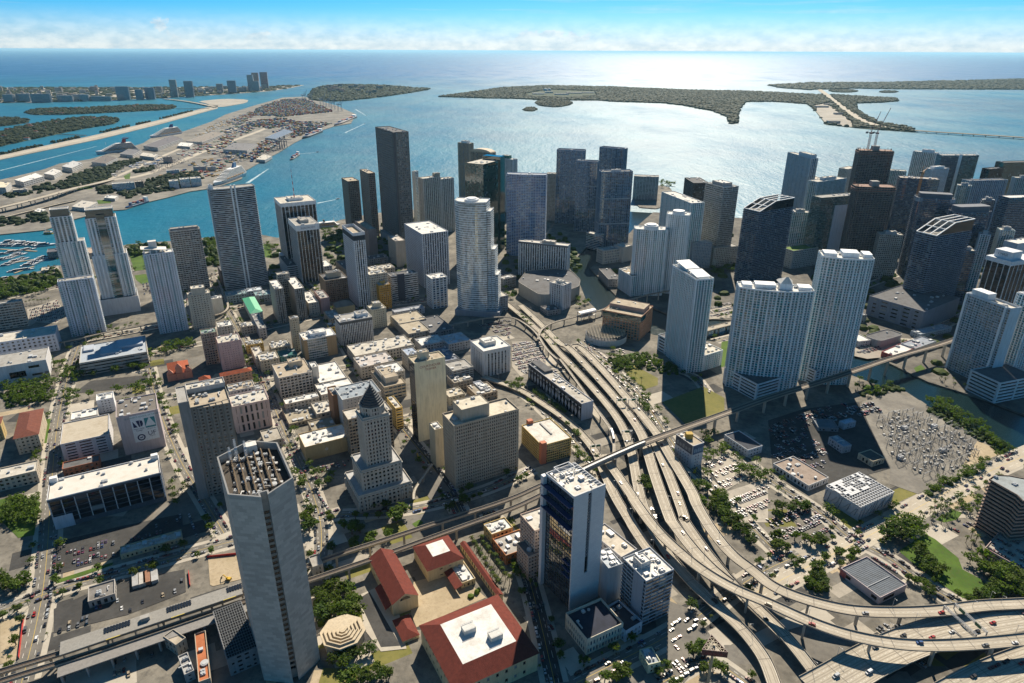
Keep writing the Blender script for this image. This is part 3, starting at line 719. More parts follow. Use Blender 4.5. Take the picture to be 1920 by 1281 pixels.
# red tile courtyard building, left edge
def hip(root,P,z,rise,mat,over=0.8,name='roof',ridge=None):
	Q=inset(P,-over);a,b,c,d=Q;v,u=b-a,d-a
	if v.length>=u.length:k=u.length/2/v.length;r0,r1=a+v*k+u*.5,b-v*k+u*.5;fs=[(a,b,r1,r0),(b,c,r1),(c,d,r0,r1),(d,a,r0)]
	else:k=v.length/2/u.length;r0,r1=a+u*k+v*.5,d-u*k+v*.5;fs=[(a,b,r0),(b,c,r1,r0),(c,d,r1),(d,a,r0,r1)]
	m=MB()
	for f in fs:m.poly([V3(p,z+(rise if(p is r0 or p is r1)else 0))for p in f])
	return m.build(name,mat,root)
def tile_mat(c):
	key=('tile',c)
	if key not in MATS:
		t=NT('clay roof tiles');p=t.pos();mp=t.new('ShaderNodeMapping');mp.inputs['Rotation'].default_value=(0,0,-GRID);t.L.new(p,mp.inputs['Vector'])
		w=t.new('ShaderNodeTexWave');w.inputs['Scale'].default_value=1.1;w.inputs['Distortion'].default_value=0.3;t.L.new(mp.outputs[0],w.inputs['Vector'])
		n=t.noise(0.35,4,0.7,p);a=t.mix(t.maprange(n,0.35,0.7),c,(c[0]*0.62,c[1]*0.6,c[2]*0.6));b=t.mix(t.maprange(w.outputs['Fac'],0.2,0.8,0,0.25),a,sc(c,0.6))
		t.set(b,0.85,0.25);t.bump(w.outputs['Fac'],0.4,0.1);MATS[key]=t.m
	return MATS[key]
TILE_R=tile_mat((0.165,0.036,0.024));TILE_O=tile_mat((0.36,0.085,0.035));TILE_B=tile_mat((0.19,0.062,0.040))
P,h=rect('L',(100,690),(265,640),h=20,a=(150,510))
root=bld('tiled_wing','building wing with a brown-red tiled hip roof at the left edge above the palm street','building',(P,h),office(wc=(0.55,0.47,0.36),bay=4,pier=2.2,band=2.2),ROOF_G,0,par=0);hip(root,P,h+.3,3,TILE_B,1.2)
P,h=rect('L',(-200,620),(0,580),h=20,a=(-150,520),du=16)
root=bld('tiled_wing','tiled wing of the courtyard building cut by the left edge of the view','building',(P,h),office(wc=(0.55,0.42,0.2),bay=4,pier=2.2,band=2.2),ROOF_G,0,par=0);hip(root,P,h+.3,3,TILE_B,1.2)
low('curved arcaded low wing with a gravel roof below the tiled wings',rect('L',(-140,1010),(245,860),h=13,a=(40,720),du=22),wc=(0.52,0.46,0.38),units=3)
# ---- banner block, car deck and dark glass block
P,h=rect('L',(820,545),(1115,485),base=(825,806),a=(800,400),du=42)
ban=bld('college_block','pink-grey block carrying a large white banner of college emblems','building',(P,h),S(blank=(0,1,2,3),wc=(0.52,0.45,0.47)),(0.17,0.155,0.14),9)
def banner(root,P,h):
	v=P[1]-P[0];e=V3(v.normalized(),0);nn=Vector((e.y,-e.x,0));w=v.length
	o=V3(P[0],0)+nn*0.12
	def R4(u0,u1,z0,z1):return[o+e*(w*u0)+UPZ*(h*z0),o+e*(w*u1)+UPZ*(h*z0),o+e*(w*u1)+UPZ*(h*z1),o+e*(w*u0)+UPZ*(h*z1)]
	m=MB();q=R4(.30,.90,.27,.97);m.prism([p-nn*.1 for p in q],q);s=m.build('banner',plain((0.72,0.75,0.78),0.7),root)
	nv,tl=plain((0.015,0.022,0.09)),plain((0.03,0.22,0.26));k=h*.045
	root=s
	def shp(pts,mat,nm='emblem'):
		m=MB();m.poly([o+e*(w*u)+UPZ*(h*z)+nn*.05 for u,z in pts]);return m.build(nm,mat,root)
	shp([(.34,.66),(.34,.83),(.44,.66)],nv);shp([(.42,.83),(.50,.83),(.50,.66),(.47,.66)],nv);shp([(.51,.66),(.51,.83),(.57,.81),(.58,.74),(.56,.68)],nv)
	shp([(.62,.64),(.62,.86),(.74,.86)],tl);shp([(.76,.86),(.88,.86),(.88,.64)],tl);shp([(.62,.64),(.88,.64),(.87,.60),(.63,.60)],tl)
	text_part('banner_lettering','NEW WORLD SCHOOL OF THE ARTS',h*.052,o+e*(w*.60)+UPZ*(h*.905),e,UPZ,tl,root,sx=.86)
	text_part('banner_lettering','Miami Dade',h*.045,o+e*(w*.46)+UPZ*(h*.60),e,UPZ,nv,root)
	text_part('banner_lettering','College',h*.045,o+e*(w*.46)+UPZ*(h*.555),e,UPZ,nv,root)
	text_part('banner_lettering','N W S A',h*.045,o+e*(w*.75)+UPZ*(h*.55),e,UPZ,tl,root)
	text_part('banner_lettering','UF',h*.15,o+e*(w*.74)+UPZ*(h*.40),e,UPZ,nv,root)
	text_part('banner_lettering','FLORIDA',h*.03,o+e*(w*.74)+UPZ*(h*.36),e,UPZ,nv,root)
	m=MB();c0=o+e*(w*.47)+UPZ*(h*.38)+nn*.05
	for i in range(20):
		a,b=2*math.pi*i/20,2*math.pi*(i+1)/20;r0,r1=h*.055,h*.085
		m.poly([c0+e*r0*math.cos(a)+UPZ*r0*math.sin(a),c0+e*r1*math.cos(a)+UPZ*r1*math.sin(a),c0+e*r1*math.cos(b)+UPZ*r1*math.sin(b),c0+e*r0*math.cos(b)+UPZ*r0*math.sin(b)])
	m.poly([c0+e*h*.03+UPZ*h*.02,c0-e*h*.04+UPZ*h*.0,c0-e*h*.03-UPZ*h*.02,c0+e*h*.04-UPZ*h*.01]);m.build('seal',nv,root)
banner(ban,P,h)
bld('office_block','small white cube building with rows of square windows behind the banner block','building',rect('L',(680,425),(800,400),base=(695,512),du=18),office(wc=WHITE,bay=3.6,pier=2.2,band=2.2,fh=3.6),ROOF_W,3)
low('low white flat roof between the cube building and the car deck',rect('L',(500,560),(680,470),h=9,du=20),wc=OFFW,roofc=ROOF_W,units=3)
P,h=rect('L',(425,735),(770,660),base=(450,850),a=(470,540),du=50)
bld('car_deck','white parking deck with slit openings left of the banner block','car park',(P,h),S(fh=3.4,bay=16,band=1.9,pier=4.0,wc=(0.60,0.60,0.62),dep=.6,gl=GL_DARK,blind=0),(0.44,0.39,0.31),1,stain=.25)
low('orange-fronted strip shop between the car deck and the dark glass block',rect('L',(440,910),(700,845),h=8,du=14),wc=(0.42,0.16,0.09),roofc=ROOF_D,units=1)
P,h=rect('L',(330,1130),(1135,935),base=(400,1330),a=(440,960),du=34)
root=bld('glass_block','long white block with dark glass bays and a pale flat roof above the shaded lots','building',(P,h),S(fh=4.6,bay=9.8,band=0.35,pier=0.7,wc=(0.60,0.61,0.64),dep=1.0,gl=GL_DARK,bandc=(0.10,0.11,0.13),top=2.0,bot=4.5,blind=.05),(0.60,0.57,0.52),7,stain=.2)
m=MB();v,u=P[1]-P[0],P[3]-P[0]
for t,w_ in((0.01,.86),(.93,.82)):m.ext([P[0]+v*t+u*w_,P[0]+v*(t+.065)+u*w_,P[0]+v*(t+.065)+u*(w_+.13),P[0]+v*t+u*(w_+.13)],h,h+5)
m.build('stair_head',wall(WHITE),root)
m=MB();nn=Vector((v.y,-v.x)).normalized()
q=[P[0]+v*.0+nn*.6,P[0]+v*.17+nn*.6,P[0]+v*.17,P[0]];m.ext(q,0,h*.42)
m.build('loading_bay',wall((0.55,0.56,0.62)),root)
# ---- stepped grey tower with concrete slab end
P,h=rect('L',(1345,480),(1620,400),base=(1470,1100),a=(1250,350),du=30)
root=bld('stepped_tower','grey stone tower stepping back in narrow window bays with a blank concrete flank','tower',(P,h),S(fh=3.6,bay=4.2,band=1.9,pier=2.0,wc=(0.235,0.225,0.205),dep=.35,gl=GL_DARK,blank=(3,),blind=.12),ROOF_B,4,par=1.6)
v,u=P[1]-P[0],P[3]-P[0];rng=random.Random(5)
for i in range(1,6):
	q=[P[0]+v*(.16*i)-EU*(1.6*i),P[0]+v*min(.16*(i+1),1)-EU*(1.6*i),P[0]+v*min(.16*(i+1),1)-EU*.05,P[0]+v*(.16*i)-EU*.05]
	q=[P[0]+v*(.16*i)-EU*(1.5*i),P[1]-EU*(1.5*i),P[1]-EU*.05,P[0]+v*(.16*i)-EU*.05]if False else q
	facade(root,q,12,h-1+i*.6,S(fh=3.6,bay=4.2,band=1.9,pier=1.7,wc=(0.235,0.225,0.205),dep=.35,gl=GL_DARK,blind=.15),rng);roof_cap(root,q,h-1+i*.6,ROOF_B,(0.25,0.24,0.22),.4,.25)
Ps=[P[0]-EV*9-EU*1,P[0]-EV*.1-EU*1,P[3]-EV*.1+EU*4,P[3]-EV*9+EU*4]
m=MB();m.ext(Ps,0,h+8);m.build('concrete_flank',wall((0.25,0.25,0.25)),root);roof_cap(root,Ps,h+8.05,ROOF_G,CONC,1.0)
Pr=[P[3]+EU*.1,P[2]+EU*.1,P[2]+EU*14,P[3]+EU*14];m=MB();m.ext(Pr,0,h+5);m.build('rear_block',wall((0.50,0.50,0.50)),root);roof_cap(root,Pr,h+5.05,ROOF_L,(0.5,.5,.5),1.2);roof_units(root,Pr,h+5.05,5,rng)
m=MB()
for t in(.15,.3,.45):m.tube(V3(P[0]+v*t+u*.75,h),V3(P[0]+v*t+u*.75,h+2.6),1.4,1.4,12)
m.build('water_tanks',plain((0.42,0.43,0.44)),root)
low('pink-banded strip building with tall dark slots right of the stepped tower',rect('L',(1640,470),(1900,420),base=(1660,655),du=30),wc=(0.60,0.46,0.43),units=8,st=S(fh=10,bay=6,band=2.5,pier=3.4,wc=(0.60,0.46,0.43),dep=.5,gl=GL_DARK),name='office_block')
low('flat roof cluttered with vents behind the pink-banded building',rect('L',(1620,360),(1800,320),h=20,du=20),wc=OFFW,roofc=ROOF_B,units=8)
P,h=rect('L',(1560,250),(1780,225),h=15,a=(1550,240),du=10)
root=low('long hall with an orange tiled roof at the foot of the pink block',(P,h),wc=(0.55,0.35,0.25),units=0,par=0);hip(root,P,h+.2,3,TILE_O,1.0)
# orange ornate church
P,h=rect('L',(1195,240),(1340,215),base=(1205,285),a=(1175,110),du=40)
root=low('salmon church with arched front and orange tile roofs',(P,h),wc=(0.55,0.20,0.14),units=0,par=0,name='church',cat='church',st=S(fh=6,bay=7,band=2.4,pier=3.4,wc=(0.56,0.24,0.18),dep=.5,gl=GL_DARK))
hip(root,P,h+.2,6,TILE_O,.8)
m=MB();v=P[1]-P[0];q=P[0]+v*.5-EU*.2
for dx,hh in((-11,7),(0,13),(11,7)):s=q+EV*dx;m.ext([s-EV*4,s+EV*4,s+EV*4+EU*4,s-EV*4+EU*4],0,h+hh-5)
for dx,hh in((-11,7),(0,13),(11,7)):s=q+EV*dx+EU*2;m.prism([V3(s-EV*4-EU*2,h+hh-5),V3(s+EV*4-EU*2,h+hh-5),V3(s+EV*4+EU*2,h+hh-5),V3(s-EV*4+EU*2,h+hh-5)],[V3(s-EV*.4-EU*.4,h+hh),V3(s+EV*.4-EU*.4,h+hh),V3(s+EV*.4+EU*.4,h+hh),V3(s-EV*.4+EU*.4,h+hh)])
m.build('gable_front',wall((0.60,0.26,0.18)),root)
# green metal roof hall, small red tile pyramid
P,h=rect('D',(1770,860),(1850,820),h=14,a=(1720,750))
root=low('small hall with a bright green metal gable roof',(P,h),wc=OFFW,units=0,par=0);hip(root,P,h+.2,4,plain((0.10,0.42,0.25),.5),.8)
P,h=rect('L',(1410,290),(1490,275),h=12,du=14)
root=low('tiny pavilion with an orange pyramid roof among grey roofs',(P,h),wc=(0.55,0.40,0.30),units=0,par=0);hip(root,P,h+.2,5,TILE_O,.5)
def wall_uv(t):
	"""running length along the wall, height"""
	g=t.new('ShaderNodeNewGeometry');cr=t.new('ShaderNodeVectorMath',operation='CROSS_PRODUCT');t.L.new(g.outputs['Normal'],cr.inputs[0]);cr.inputs[1].default_value=(0,0,1);dt=t.new('ShaderNodeVectorMath',operation='DOT_PRODUCT');t.L.new(cr.outputs[0],dt.inputs[0]);t.L.new(g.outputs['Position'],dt.inputs[1])
	sep=t.new('ShaderNodeSeparateXYZ');t.L.new(g.outputs['Position'],sep.inputs[0]);cb=t.new('ShaderNodeCombineXYZ');t.L.new(dt.outputs['Value'],cb.inputs[0]);t.L.new(sep.outputs[2],cb.inputs[1]);return cb.outputs[0]
# ---- concrete octagon tower in the foreground
def clark():
	h=155.0;Z=lambda x,y:(380+x*.3757,800+y*.3757)
	pts=[Z(125,338),Z(292,352),Z(325,338),Z(452,254),Z(373,78),Z(232,68),Z(70,152)]
	P=[gp(p,h).xy for p in pts];c=centre([P[0],P[3],P[4],P[5],P[6]])
	root=empty('concrete_tower',(c.x,c.y,0),'huge grey stone-clad octagonal tower with a slit of windows in the foreground','tower')
	n0=(P[1]+P[2])/2;ed=(P[3]-P[2]).normalized();inn=(c-n0).normalized()
	Q=[P[0],P[1],P[1]+inn*5,P[2]+inn*4,P[2],P[3],P[4],P[5],P[6]]
	t=NT('stone cladding');p=t.pos()
	br=t.new('ShaderNodeTexBrick');
	t.L.new(wall_uv(t),br.inputs['Vector'])
	br.inputs['Scale'].default_value=1.0;br.inputs['Brick Width'].default_value=4.6;br.inputs['Row Height'].default_value=2.3;br.inputs['Mortar Size'].default_value=0.02
	br.inputs['Color1'].default_value=(0.36,0.335,0.30,1);br.inputs['Color2'].default_value=(0.50,0.465,0.415,1);br.inputs['Mortar'].default_value=(0.21,0.21,0.21,1)
	nz=t.noise(0.05,4,0.6,p);stone=t.set(t.mix(t.maprange(nz,.35,.7,0,.2),br.outputs[0],(0.26,0.25,0.24)),0.7,0.3)
	m=MB();m.ext(Q,0,h-6,cap=False);m.build('shaft',stone,root)
	m=MB();I=inset([P[0],P[3],P[4],P[5],P[6]],1.2)
	ring=Q;inn_=inset(Q,1.0);k=len(Q)
	for i in range(k):
		j=(i+1)%k;a,b,cc,d=ring[i],ring[j],inn_[j],inn_[i]
		m.prism([V3(q,h-6.0)for q in(a,b,cc,d)],[V3(q,h)for q in(a,b,cc,d)])
	m.build('parapet',stone,root)
	rp=inset([P[0],n0+inn*5,P[3],P[4],P[5],P[6]],.9)
	m=MB();m.poly([V3(q,h-5.5)for q in rp]);m.build('roof',roofm((0.075,0.065,0.055),.5),root)
	# rows of roof beams with plant between them
	e=(P[3]-P[0]).normalized();f=Vector((-e.y,e.x));rng=random.Random(11)
	for i in range(8):
		s=-17+i*4.8;b0,b1=None,None;ln=[]
		for tt in range(-30,31):
			q=c+e*s+f*tt
			if inside(inset(rp,3),q.x,q.y):ln.append(tt)
		if len(ln)>6:
			m=MB();q0,q1=c+e*s+f*ln[0],c+e*s+f*ln[-1];m.bar(V3(q0,h-3.4),V3(q1,h-3.4),.7,h=1.4)
			for tt in range(ln[0],ln[-1],6):m.bar(V3(c+e*s+f*tt,h-5.5),V3(c+e*s+f*tt,h-3.5),.5)
			m.build('roof_beam',plain((0.13,0.09,0.05),.8),root)
	roof_units(root,inset(rp,2),h-5.5,26,rng,.9)
	m=MB();q=P[5]+(c-P[5])*.22;m.ext([q-e*4-f*3,q+e*4-f*3,q+e*4+f*3,q-e*4+f*3],h-5.5,h+.5);m.build('stair_head',wall(OFFW),root)
	for(tx,hh)in((.45,9),(.6,12),(.7,7)):
		m=MB();q=P[4]+(P[6]-P[4])*tx+(c-P[4])*.2
		for dx,dy in((-.8,-.8),(.8,-.8),(.8,.8),(-.8,.8)):m.bar(V3(q+Vector((dx,dy)),h-5.5),V3(q+Vector((dx*.4,dy*.4)),h+hh),.18)
		for zz in range(0,int(hh)+4,2):
			m.bar(V3(q+Vector((-.8,-.8)),h-5+zz),V3(q+Vector((.8,.8)),h-4+zz),.12);m.bar(V3(q+Vector((.8,-.8)),h-5+zz),V3(q+Vector((-.8,.8)),h-4+zz),.12)
		m.tube(V3(q,h+hh*.4),V3(q+Vector((.5,-.4)),h+hh*.4),1.0,1.0,10);m.build('antenna_mast',plain((0.55,0.57,0.6),.5),root)
	# windows down the slit, one per storey
	a,b=Q[2],Q[3];ew=(b-a).normalized();nn=Vector((ew.y,-ew.x));w=(b-a).length
	for i in range(32):
		z=h-16-i*4.35
		if z<6:break
		m=MB();q0,q1=a+ew*w*.1+nn*.12,a+ew*w*.9+nn*.12
		m.prism([V3(q0,z),V3(q1,z),V3(q1-nn*.3,z),V3(q0-nn*.3,z)],[V3(q0,z+1.9),V3(q1,z+1.9),V3(q1-nn*.3,z+1.9),V3(q0-nn*.3,z+1.9)]);m.build('window',glass((0.012,0.014,0.018),blind=.05),root)
		m=MB();q0,q1=a+nn*.4,b+nn*.4;m.prism([V3(q0,z-.75),V3(q1,z-.75),V3(q1-nn*.4,z-.75),V3(q0-nn*.4,z-.75)],[V3(q0,z-.1),V3(q1,z-.1),V3(q1-nn*.4,z-.1),V3(q0-nn*.4,z-.1)]);m.build('spandrel',stone,root)
clark()
# ---- county courthouse: stepped base, tower, pyramid
def courthouse():
	st=S(fh=4.2,bay=3.9,band=2.0,pier=1.9,wc=(0.46,0.43,0.38),dep=.5,gl=GL_DARK,blind=.08)
	b0=G('M',(735,1215)).xy
	P0=[b0,b0+EV*72,b0+EV*72+EU*50,b0+EU*50]
	# fit the plinth to the corners seen in the photograph
	v=(G('M',(1100,1090)).xy-b0).dot(EV);u=max(38,(G('M',(600,940),18).xy-b0).dot(EU))
	P0=[b0,b0+EV*v,b0+EV*v+EU*u,b0+EU*u];c=centre(P0)
	root=empty('county_courthouse',(c.x,c.y,0),'old stone courthouse tower rising from a stepped base to a pyramid roof','courthouse');rng=random.Random(8)
	tiers=[(0.0,0,18),(6.5,18,40)]
	for ins,z0,z1 in tiers:
		q=inset(P0,ins);facade(root,q,z0,z1,st,rng);roof_cap(root,q,z1,(0.42,0.42,0.42),(0.48,0.45,0.40),1.3);roof_units(root,q,z1,0,rng)
		cn=inset(q,-.7);m=MB();m.ext(cn,z1-1.6,z1-.6,floor=True);m.build('cornice',wall((0.50,0.47,0.42)),root)
	ht=height(px('M',(800,1000)),px('M',(790,560)))
	ht=91.0;w=12.5
	T=[c-EV*w-EU*w*.86,c+EV*w-EU*w*.86,c+EV*w+EU*w*.86,c-EV*w+EU*w*.86]
	facade(root,T,40,ht,S(fh=4.0,bay=3.3,band=1.5,pier=1.7,wc=(0.47,0.44,0.39),dep=.6,gl=GL_DARK,blind=.08),rng)
	T2=inset(T,-.9);m=MB();m.ext(T2,ht-2,ht-.6,floor=True);m.build('cornice',wall((0.50,0.47,0.42)),root);roof_cap(root,T,ht,ROOF_G,(0.48,0.45,0.40),1.5)
	def oct_(r):return[c+Vector((math.cos(GRID+math.pi/8+i*math.pi/4),math.sin(GRID+math.pi/8+i*math.pi/4)))*r for i in range(8)]
	q=oct_(11.4);facade(root,q,ht,ht+9,S(fh=4.2,bay=3.0,band=1.6,pier=1.5,wc=(0.45,0.42,0.38),dep=.5,gl=GL_DARK),rng);m=MB();m.ext(oct_(12.1),ht+8.6,ht+9.6,floor=True);m.build('cornice',wall((0.50,0.47,0.42)),root)
	z=ht+9.6;n=9
	m=MB()
	for i in range(n):
		r=11.2*(1-i/n);m.ext(oct_(max(r,.6)),z+i*2.05,z+(i+1)*2.05)
	m.build('pyramid_roof',plain((0.060,0.068,0.080),.55),root)
	m=MB();m.tube(V3(c,z+n*2.05),V3(c,z+n*2.05+4),.5,.15,8);m.build('finial',plain((0.1,.1,.1)),root)
	# colonnade on the street fronts
	for e0,ev_,ln in((P0[0],EV,v),(P0[3],-EU,u)):
		nn=Vector((ev_.y,-ev_.x));k=int(ln/5)
		for i in range(k+1):
			m=MB();s=e0+ev_*(ln*i/k)+nn*.55;m.tube(V3(s,2.5),V3(s,12.5),.75,.62,10);m.build('column',wall((0.50,0.47,0.42)),root)
courthouse()
# ---- the white-piered dark towers near the bay
P,h=rect('X',(526,383),(591,370),base=(538,508),a=(510.5,375))
root=bld('office_tower','black glass tower with white vertical ribs, a white crown and a tall striped mast','tower',(P,h),S(fh=3.9,bay=7.0,band=.5,pier=1.3,wc=WHITE,bandc=(0.03,.03,.035),dep=.8,gl=GL_DARK,blind=.04,top=5),ROOF_L,3,pent=(.4,.4,5,WHITE))
c=centre(P);mb=[MB(),MB()]
for i in range(9):mb[i%2].tube(V3(c,h+5+i*6),V3(c,h+11+i*6),.9-i*.07,.83-i*.07,6)
mb[0].build('mast_section',plain((0.5,.05,.04)),root,kind='stuff');mb[1].build('mast_section',plain((0.75,.75,.75)),root,kind='stuff')
m=MB();Q=inset(P,-.4);m.ext(Q,h-6,h+1.2,cap=False);m.build('crown_band',wall(WHITE),root)
m=MB();Q=[P[0]-EV*5-EU*4,P[1]-EU*4,P[1]+EU*24,P[3]-EV*5];m.ext(Q,0,22);m.build('podium',wall((.55,.57,.62)),root)
P,h=rect('X',(555,425),(597.5,418),base=(568,531),a=(543,407))
root=bld('office_tower','dark glass tower with white ribs and a lettered white crown','tower',(P,h),S(fh=3.8,bay=6.0,band=.5,pier=.9,wc=WHITE,bandc=(0.05,.045,.045),dep=.6,gl=((.02,.018,.017),),blind=.05),ROOF_G,4,pent=(.4,.35,5,(.5,.45,.4)))
Q=inset(P,-.4);m=MB();m.ext(Q,h-9,h+1.3,cap=False);m.build('crown_band',wall(WHITE),root)
e3=V3(EV,0);text_part('sign_lettering','SUNTRUST',5.0,V3((Q[0]+Q[1])/2,h-6),e3,UPZ,plain((0.02,.03,.09)),root,sx=1.05)
bld('podium_block','low banded podium in front of the two ribbed dark towers','building',rect('E',(220,530),(300,510),h=24,a=(165,450)),office(wc=(.55,.57,.60),pier=0,band=2),ROOF_D,2)
P,h=rect('X',(662,443),(684,439),base=(673,580),a=(642.5,426))
bld('office_tower','slim white tower of vertical stripes with an open rooftop well','tower',(P,h),S(fh=3.7,bay=4.2,band=.35,pier=1.9,wc=(.72,.74,.77),bandc=(.04,.05,.06),dep=.6,gl=GL_DARK,top=8),ROOF_B,1,par=5)
for lab,b,c_,a,base in(('left slab of the twin grey striped offices below the lettered tower',(132,692),(192,668),(75,640),(152,932)),('right slab of the twin grey striped offices beside the pink block',(272,690),(338,668),(228,600),(302,905))):
	P,h=rect('E',b,c_,base=base,a=a);bld('office_tower',lab,'tower',(P,h),S(fh=3.7,bay=3.2,band=.4,pier=1.7,wc=(.36,.34,.31),bandc=(.06,.055,.05),dep=.5,gl=GL_DARK,blank=(3,)),ROOF_W,3)
bld('office_block','grey linking block behind the twin striped offices','building',rect('E',(150,590),(235,575),h=62,du=14),office(wc=(.36,.34,.31)),ROOF_L,2)
P,h=rect('E',(487,632),(648,598),base=(512,775),a=(445,585))
bld('old_hotel','big brown brick hotel with a pale penthouse behind the slim white tower','building',(P,h),office(wc=(.30,.235,.165),bay=3.6,pier=1.8,band=2.0,fh=3.5),ROOF_D,3,pent=(.35,.6,9,(.52,.47,.38)))
bld('old_hotel','narrow faded pink block beside the tan hall','building',rect('E',(455,757),(517,742),base=(468,862),a=(405,708)),S(blank=(0,),fh=3.5,bay=4,band=2,pier=2,wc=(.50,.31,.29)),ROOF_G,4)
P,h=rect('E',(567,820),(697,800),base=(590,882),du=22)
root=low('tan box hall with a grey pyramid roof below the brown hotel',(P,h),wc=(.46,.37,.21),units=0,par=0,st=S(blank=(0,1,2,3),wc=(.46,.37,.21)));hip(root,P,h+.2,7,roofm((.22,.20,.17)),.3)
bld('old_office','yellow-orange corner block with a decorated cornice','building',rect('E',(867,668),(947,636),base=(896,832),a=(822,628)),office(wc=(.50,.27,.045),bay=3.2,pier=1.6,band=1.8,fh=3.6),(.5,.42,.3),3,pent=(.4,.4,5,(.55,.36,.1)))
bld('office_block','pale corner block behind the yellow-orange building','building',rect('E',(800,590),(925,555),h=58,du=20),office(wc=(.52,.46,.38),bay=3,pier=1.5),ROOF_L,6)
P,h=rect('E',(955,600),(1142,568),base=(978,775),du=20)
root=bld('office_block','dark office with bright horizontal stripes and a solid navy centre panel','building',(P,h),S(fh=3.7,bay=5,band=1.5,pier=0,wc=(.50,.51,.53),dep=.5,gl=GL_DARK),ROOF_D,5)
m=MB();v=P[1]-P[0];m.ext([P[0]+v*.22-EU*.8,P[0]+v*.48-EU*.8,P[0]+v*.48+EU*2,P[0]+v*.22+EU*2],0,h+3);m.build('centre_panel',wall((.05,.055,.08)),root)
bld('old_office','cream stepped block right of the white finned office','building',rect('E',(815,838),(918,812),base=(836,968),du=22),office(wc=(.60,.55,.42),bay=3.2,pier=2.0,band=2.0,fh=3.4),ROOF_L,3,pent=(.5,.5,8,(.58,.53,.42)))
bld('office_block','white office of close vertical fins with rooftop plant rooms','building',rect('E',(590,925),(818,872),base=(612,1092),du=30),S(fh=3.6,bay=2.6,band=.2,pier=1.1,wc=(.66,.66,.66),bandc=(.1,.1,.1),dep=.9,gl=GL_DARK,top=4),ROOF_G,8,pent=(.5,.35,5,WHITE,.5,.75))
P,h=rect('E',(1172,302),(1352,238),base=(1185,680),a=(1040,238))
root=bld('hotel_slab','white and navy striped hotel slab with an L-shaped roof left of the stepped glass tower','tower',(P,h),S(fh=3.3,bay=4.4,band=.7,pier=1.9,wc=(.60,.63,.70),bandc=(.2,.23,.3),dep=.8,gl=GL_DARK),ROOF_W,5)
bld('office_block','windowless beige box in front of the tallest stone tower','building',rect('E',(985,352),(1052,330),base=(1002,532),a=(932,312)),S(blank=(0,1,2),fh=4,bay=5,band=2.6,pier=3,wc=(.45,.40,.34)),(.55,.5,.45),3)
bld('office_block','mauve-brown windowless slab behind the slim white tower','building',rect('X',(690,432),(700,428),base=(700,485),a=(660,420),dv=18),S(blank=(0,1,2,3),wc=(.27,.215,.20)),ROOF_B,3)
bld('office_block','small white office with blue window bays at the left foot of the stepped glass tower','building',rect('E',(1240,618),(1348,588),base=(1290,828),du=26),S(fh=4,bay=7,band=1.2,pier=2.2,wc=(.66,.68,.70),gl=GL_BLUE),ROOF_W,4)
# ---- stepped glass tower with curved banded front
def banded_tower():
	a,b,c_=gp((840,377),186).xy,gp((853,379),186).xy,gp((908,381),186).xy
	cx=centre([a,b,c_]);e=(c_-b).normalized();n=Vector((-e.y,e.x));c=(b+c_)/2+n*16
	root=empty('banded_glass_tower',(c.x,c.y,0),'tower of fine white bands and mirror glass stepping down to the right','tower');rng=random.Random(4)
	for k,(w0,w1,d0,d1,z0,z1)in enumerate(((-26,26,-14,16,10,186),(26.05,32,-12,16,10,172),(32.05,38,-11,16,10,112),(38.05,43,-10,16,10,70))):
		P=[c+e*w0+n*d0,c+e*w1+n*d0,c+e*w1+n*d1,c+e*w0+n*d1]
		if k==0:
			P=bow([c+e*-18+n*d0,c+e*w1+n*d0,c+e*w1+n*d1,c+e*w0+n*d1,c+e*w0+n*(d0+9)],0,5,10)
		facade(root,P,z0,z1,S(fh=3.6,bay=2.6,band=1.0,pier=0,wc=(.74,.80,.83),dep=.3,gl=((.30,.36,.39),),blind=.03,tilt=.006,rough=.12,metal=.25),rng);roof_cap(root,P,z1,ROOF_W,(.66,.70,.72),1.2)
	P=[c+e*-28+n*-18,c+e*46+n*-18,c+e*46+n*20,c+e*-28+n*20];m=MB();m.ext(P,0,10);m.build('podium',wall((.30,.32,.36)),root)
	m=MB();m.tube(V3(c,186),V3(c,189),11,11,24);m.tube(V3(c,189),V3(c,190.5),8,8,24);m.build('roof_drum',wall(WHITE),root)
	text_part('sign_lettering','TOTALBANK',4.2,V3(c-e*2+n*(-14),180.5),V3(e,0),UPZ,plain((.1,.2,.2)),root,off=6.0)
banded_tower()
low('grey curved podium building right of the stepped banded tower',rect('E',(1690,750),(1778,722),base=(1700,860),du=30),wc=(.30,.31,.33),units=3)
# ---- tall stone tower and its brown neighbours
P,h=rect('X',(738,249),(766,247.5),base=(752,468),a=(700,250));
root=bld('granite_tower','tallest stone tower with a square window grid and a notched flat top','tower',(P,h),S(fh=4.7,bay=4.6,band=1.9,pier=1.8,wc=(.215,.195,.185),dep=.8,gl=((.05,.075,.09),),blind=.3,tilt=.03),ROOF_D,6)
m=MB();m.ext([P[0]-EV*2.5-EU*2.5,P[0]+EV*2.5-EU*2.5,P[0]+EV*2.5+EU*2.5,P[0]-EV*2.5+EU*2.5],0,h+1);m.build('corner_shaft',wall((.12,.11,.11)),root)
m=MB();Q=[P[0]-EV*6-EU*6,P[1]-EU*6,P[1]+EU*60,P[3]-EV*6];m.ext(Q,0,20);m.build('podium',wall((.25,.26,.28)),root)
bld('office_tower','brown tower with pale window grid directly left of the tallest stone tower','tower',rect('X',(690,326),(703,322),h=146,a=(672,323)),office(wc=(.34,.27,.22),bay=4.4,fh=4.4,pier=1.5,band=1.8,gl=((.06,.06,.055),)),ROOF_B,3)
bld('office_tower','shorter dark brown tower, farthest left of the brown group by the bay','tower',rect('X',(652,341),(673,337),h=120,a=(637,340)),office(wc=(.25,.205,.17),bay=4.2,fh=4.2,pier=1.7,band=1.9,gl=((.05,.05,.045),)),ROOF_B,3)
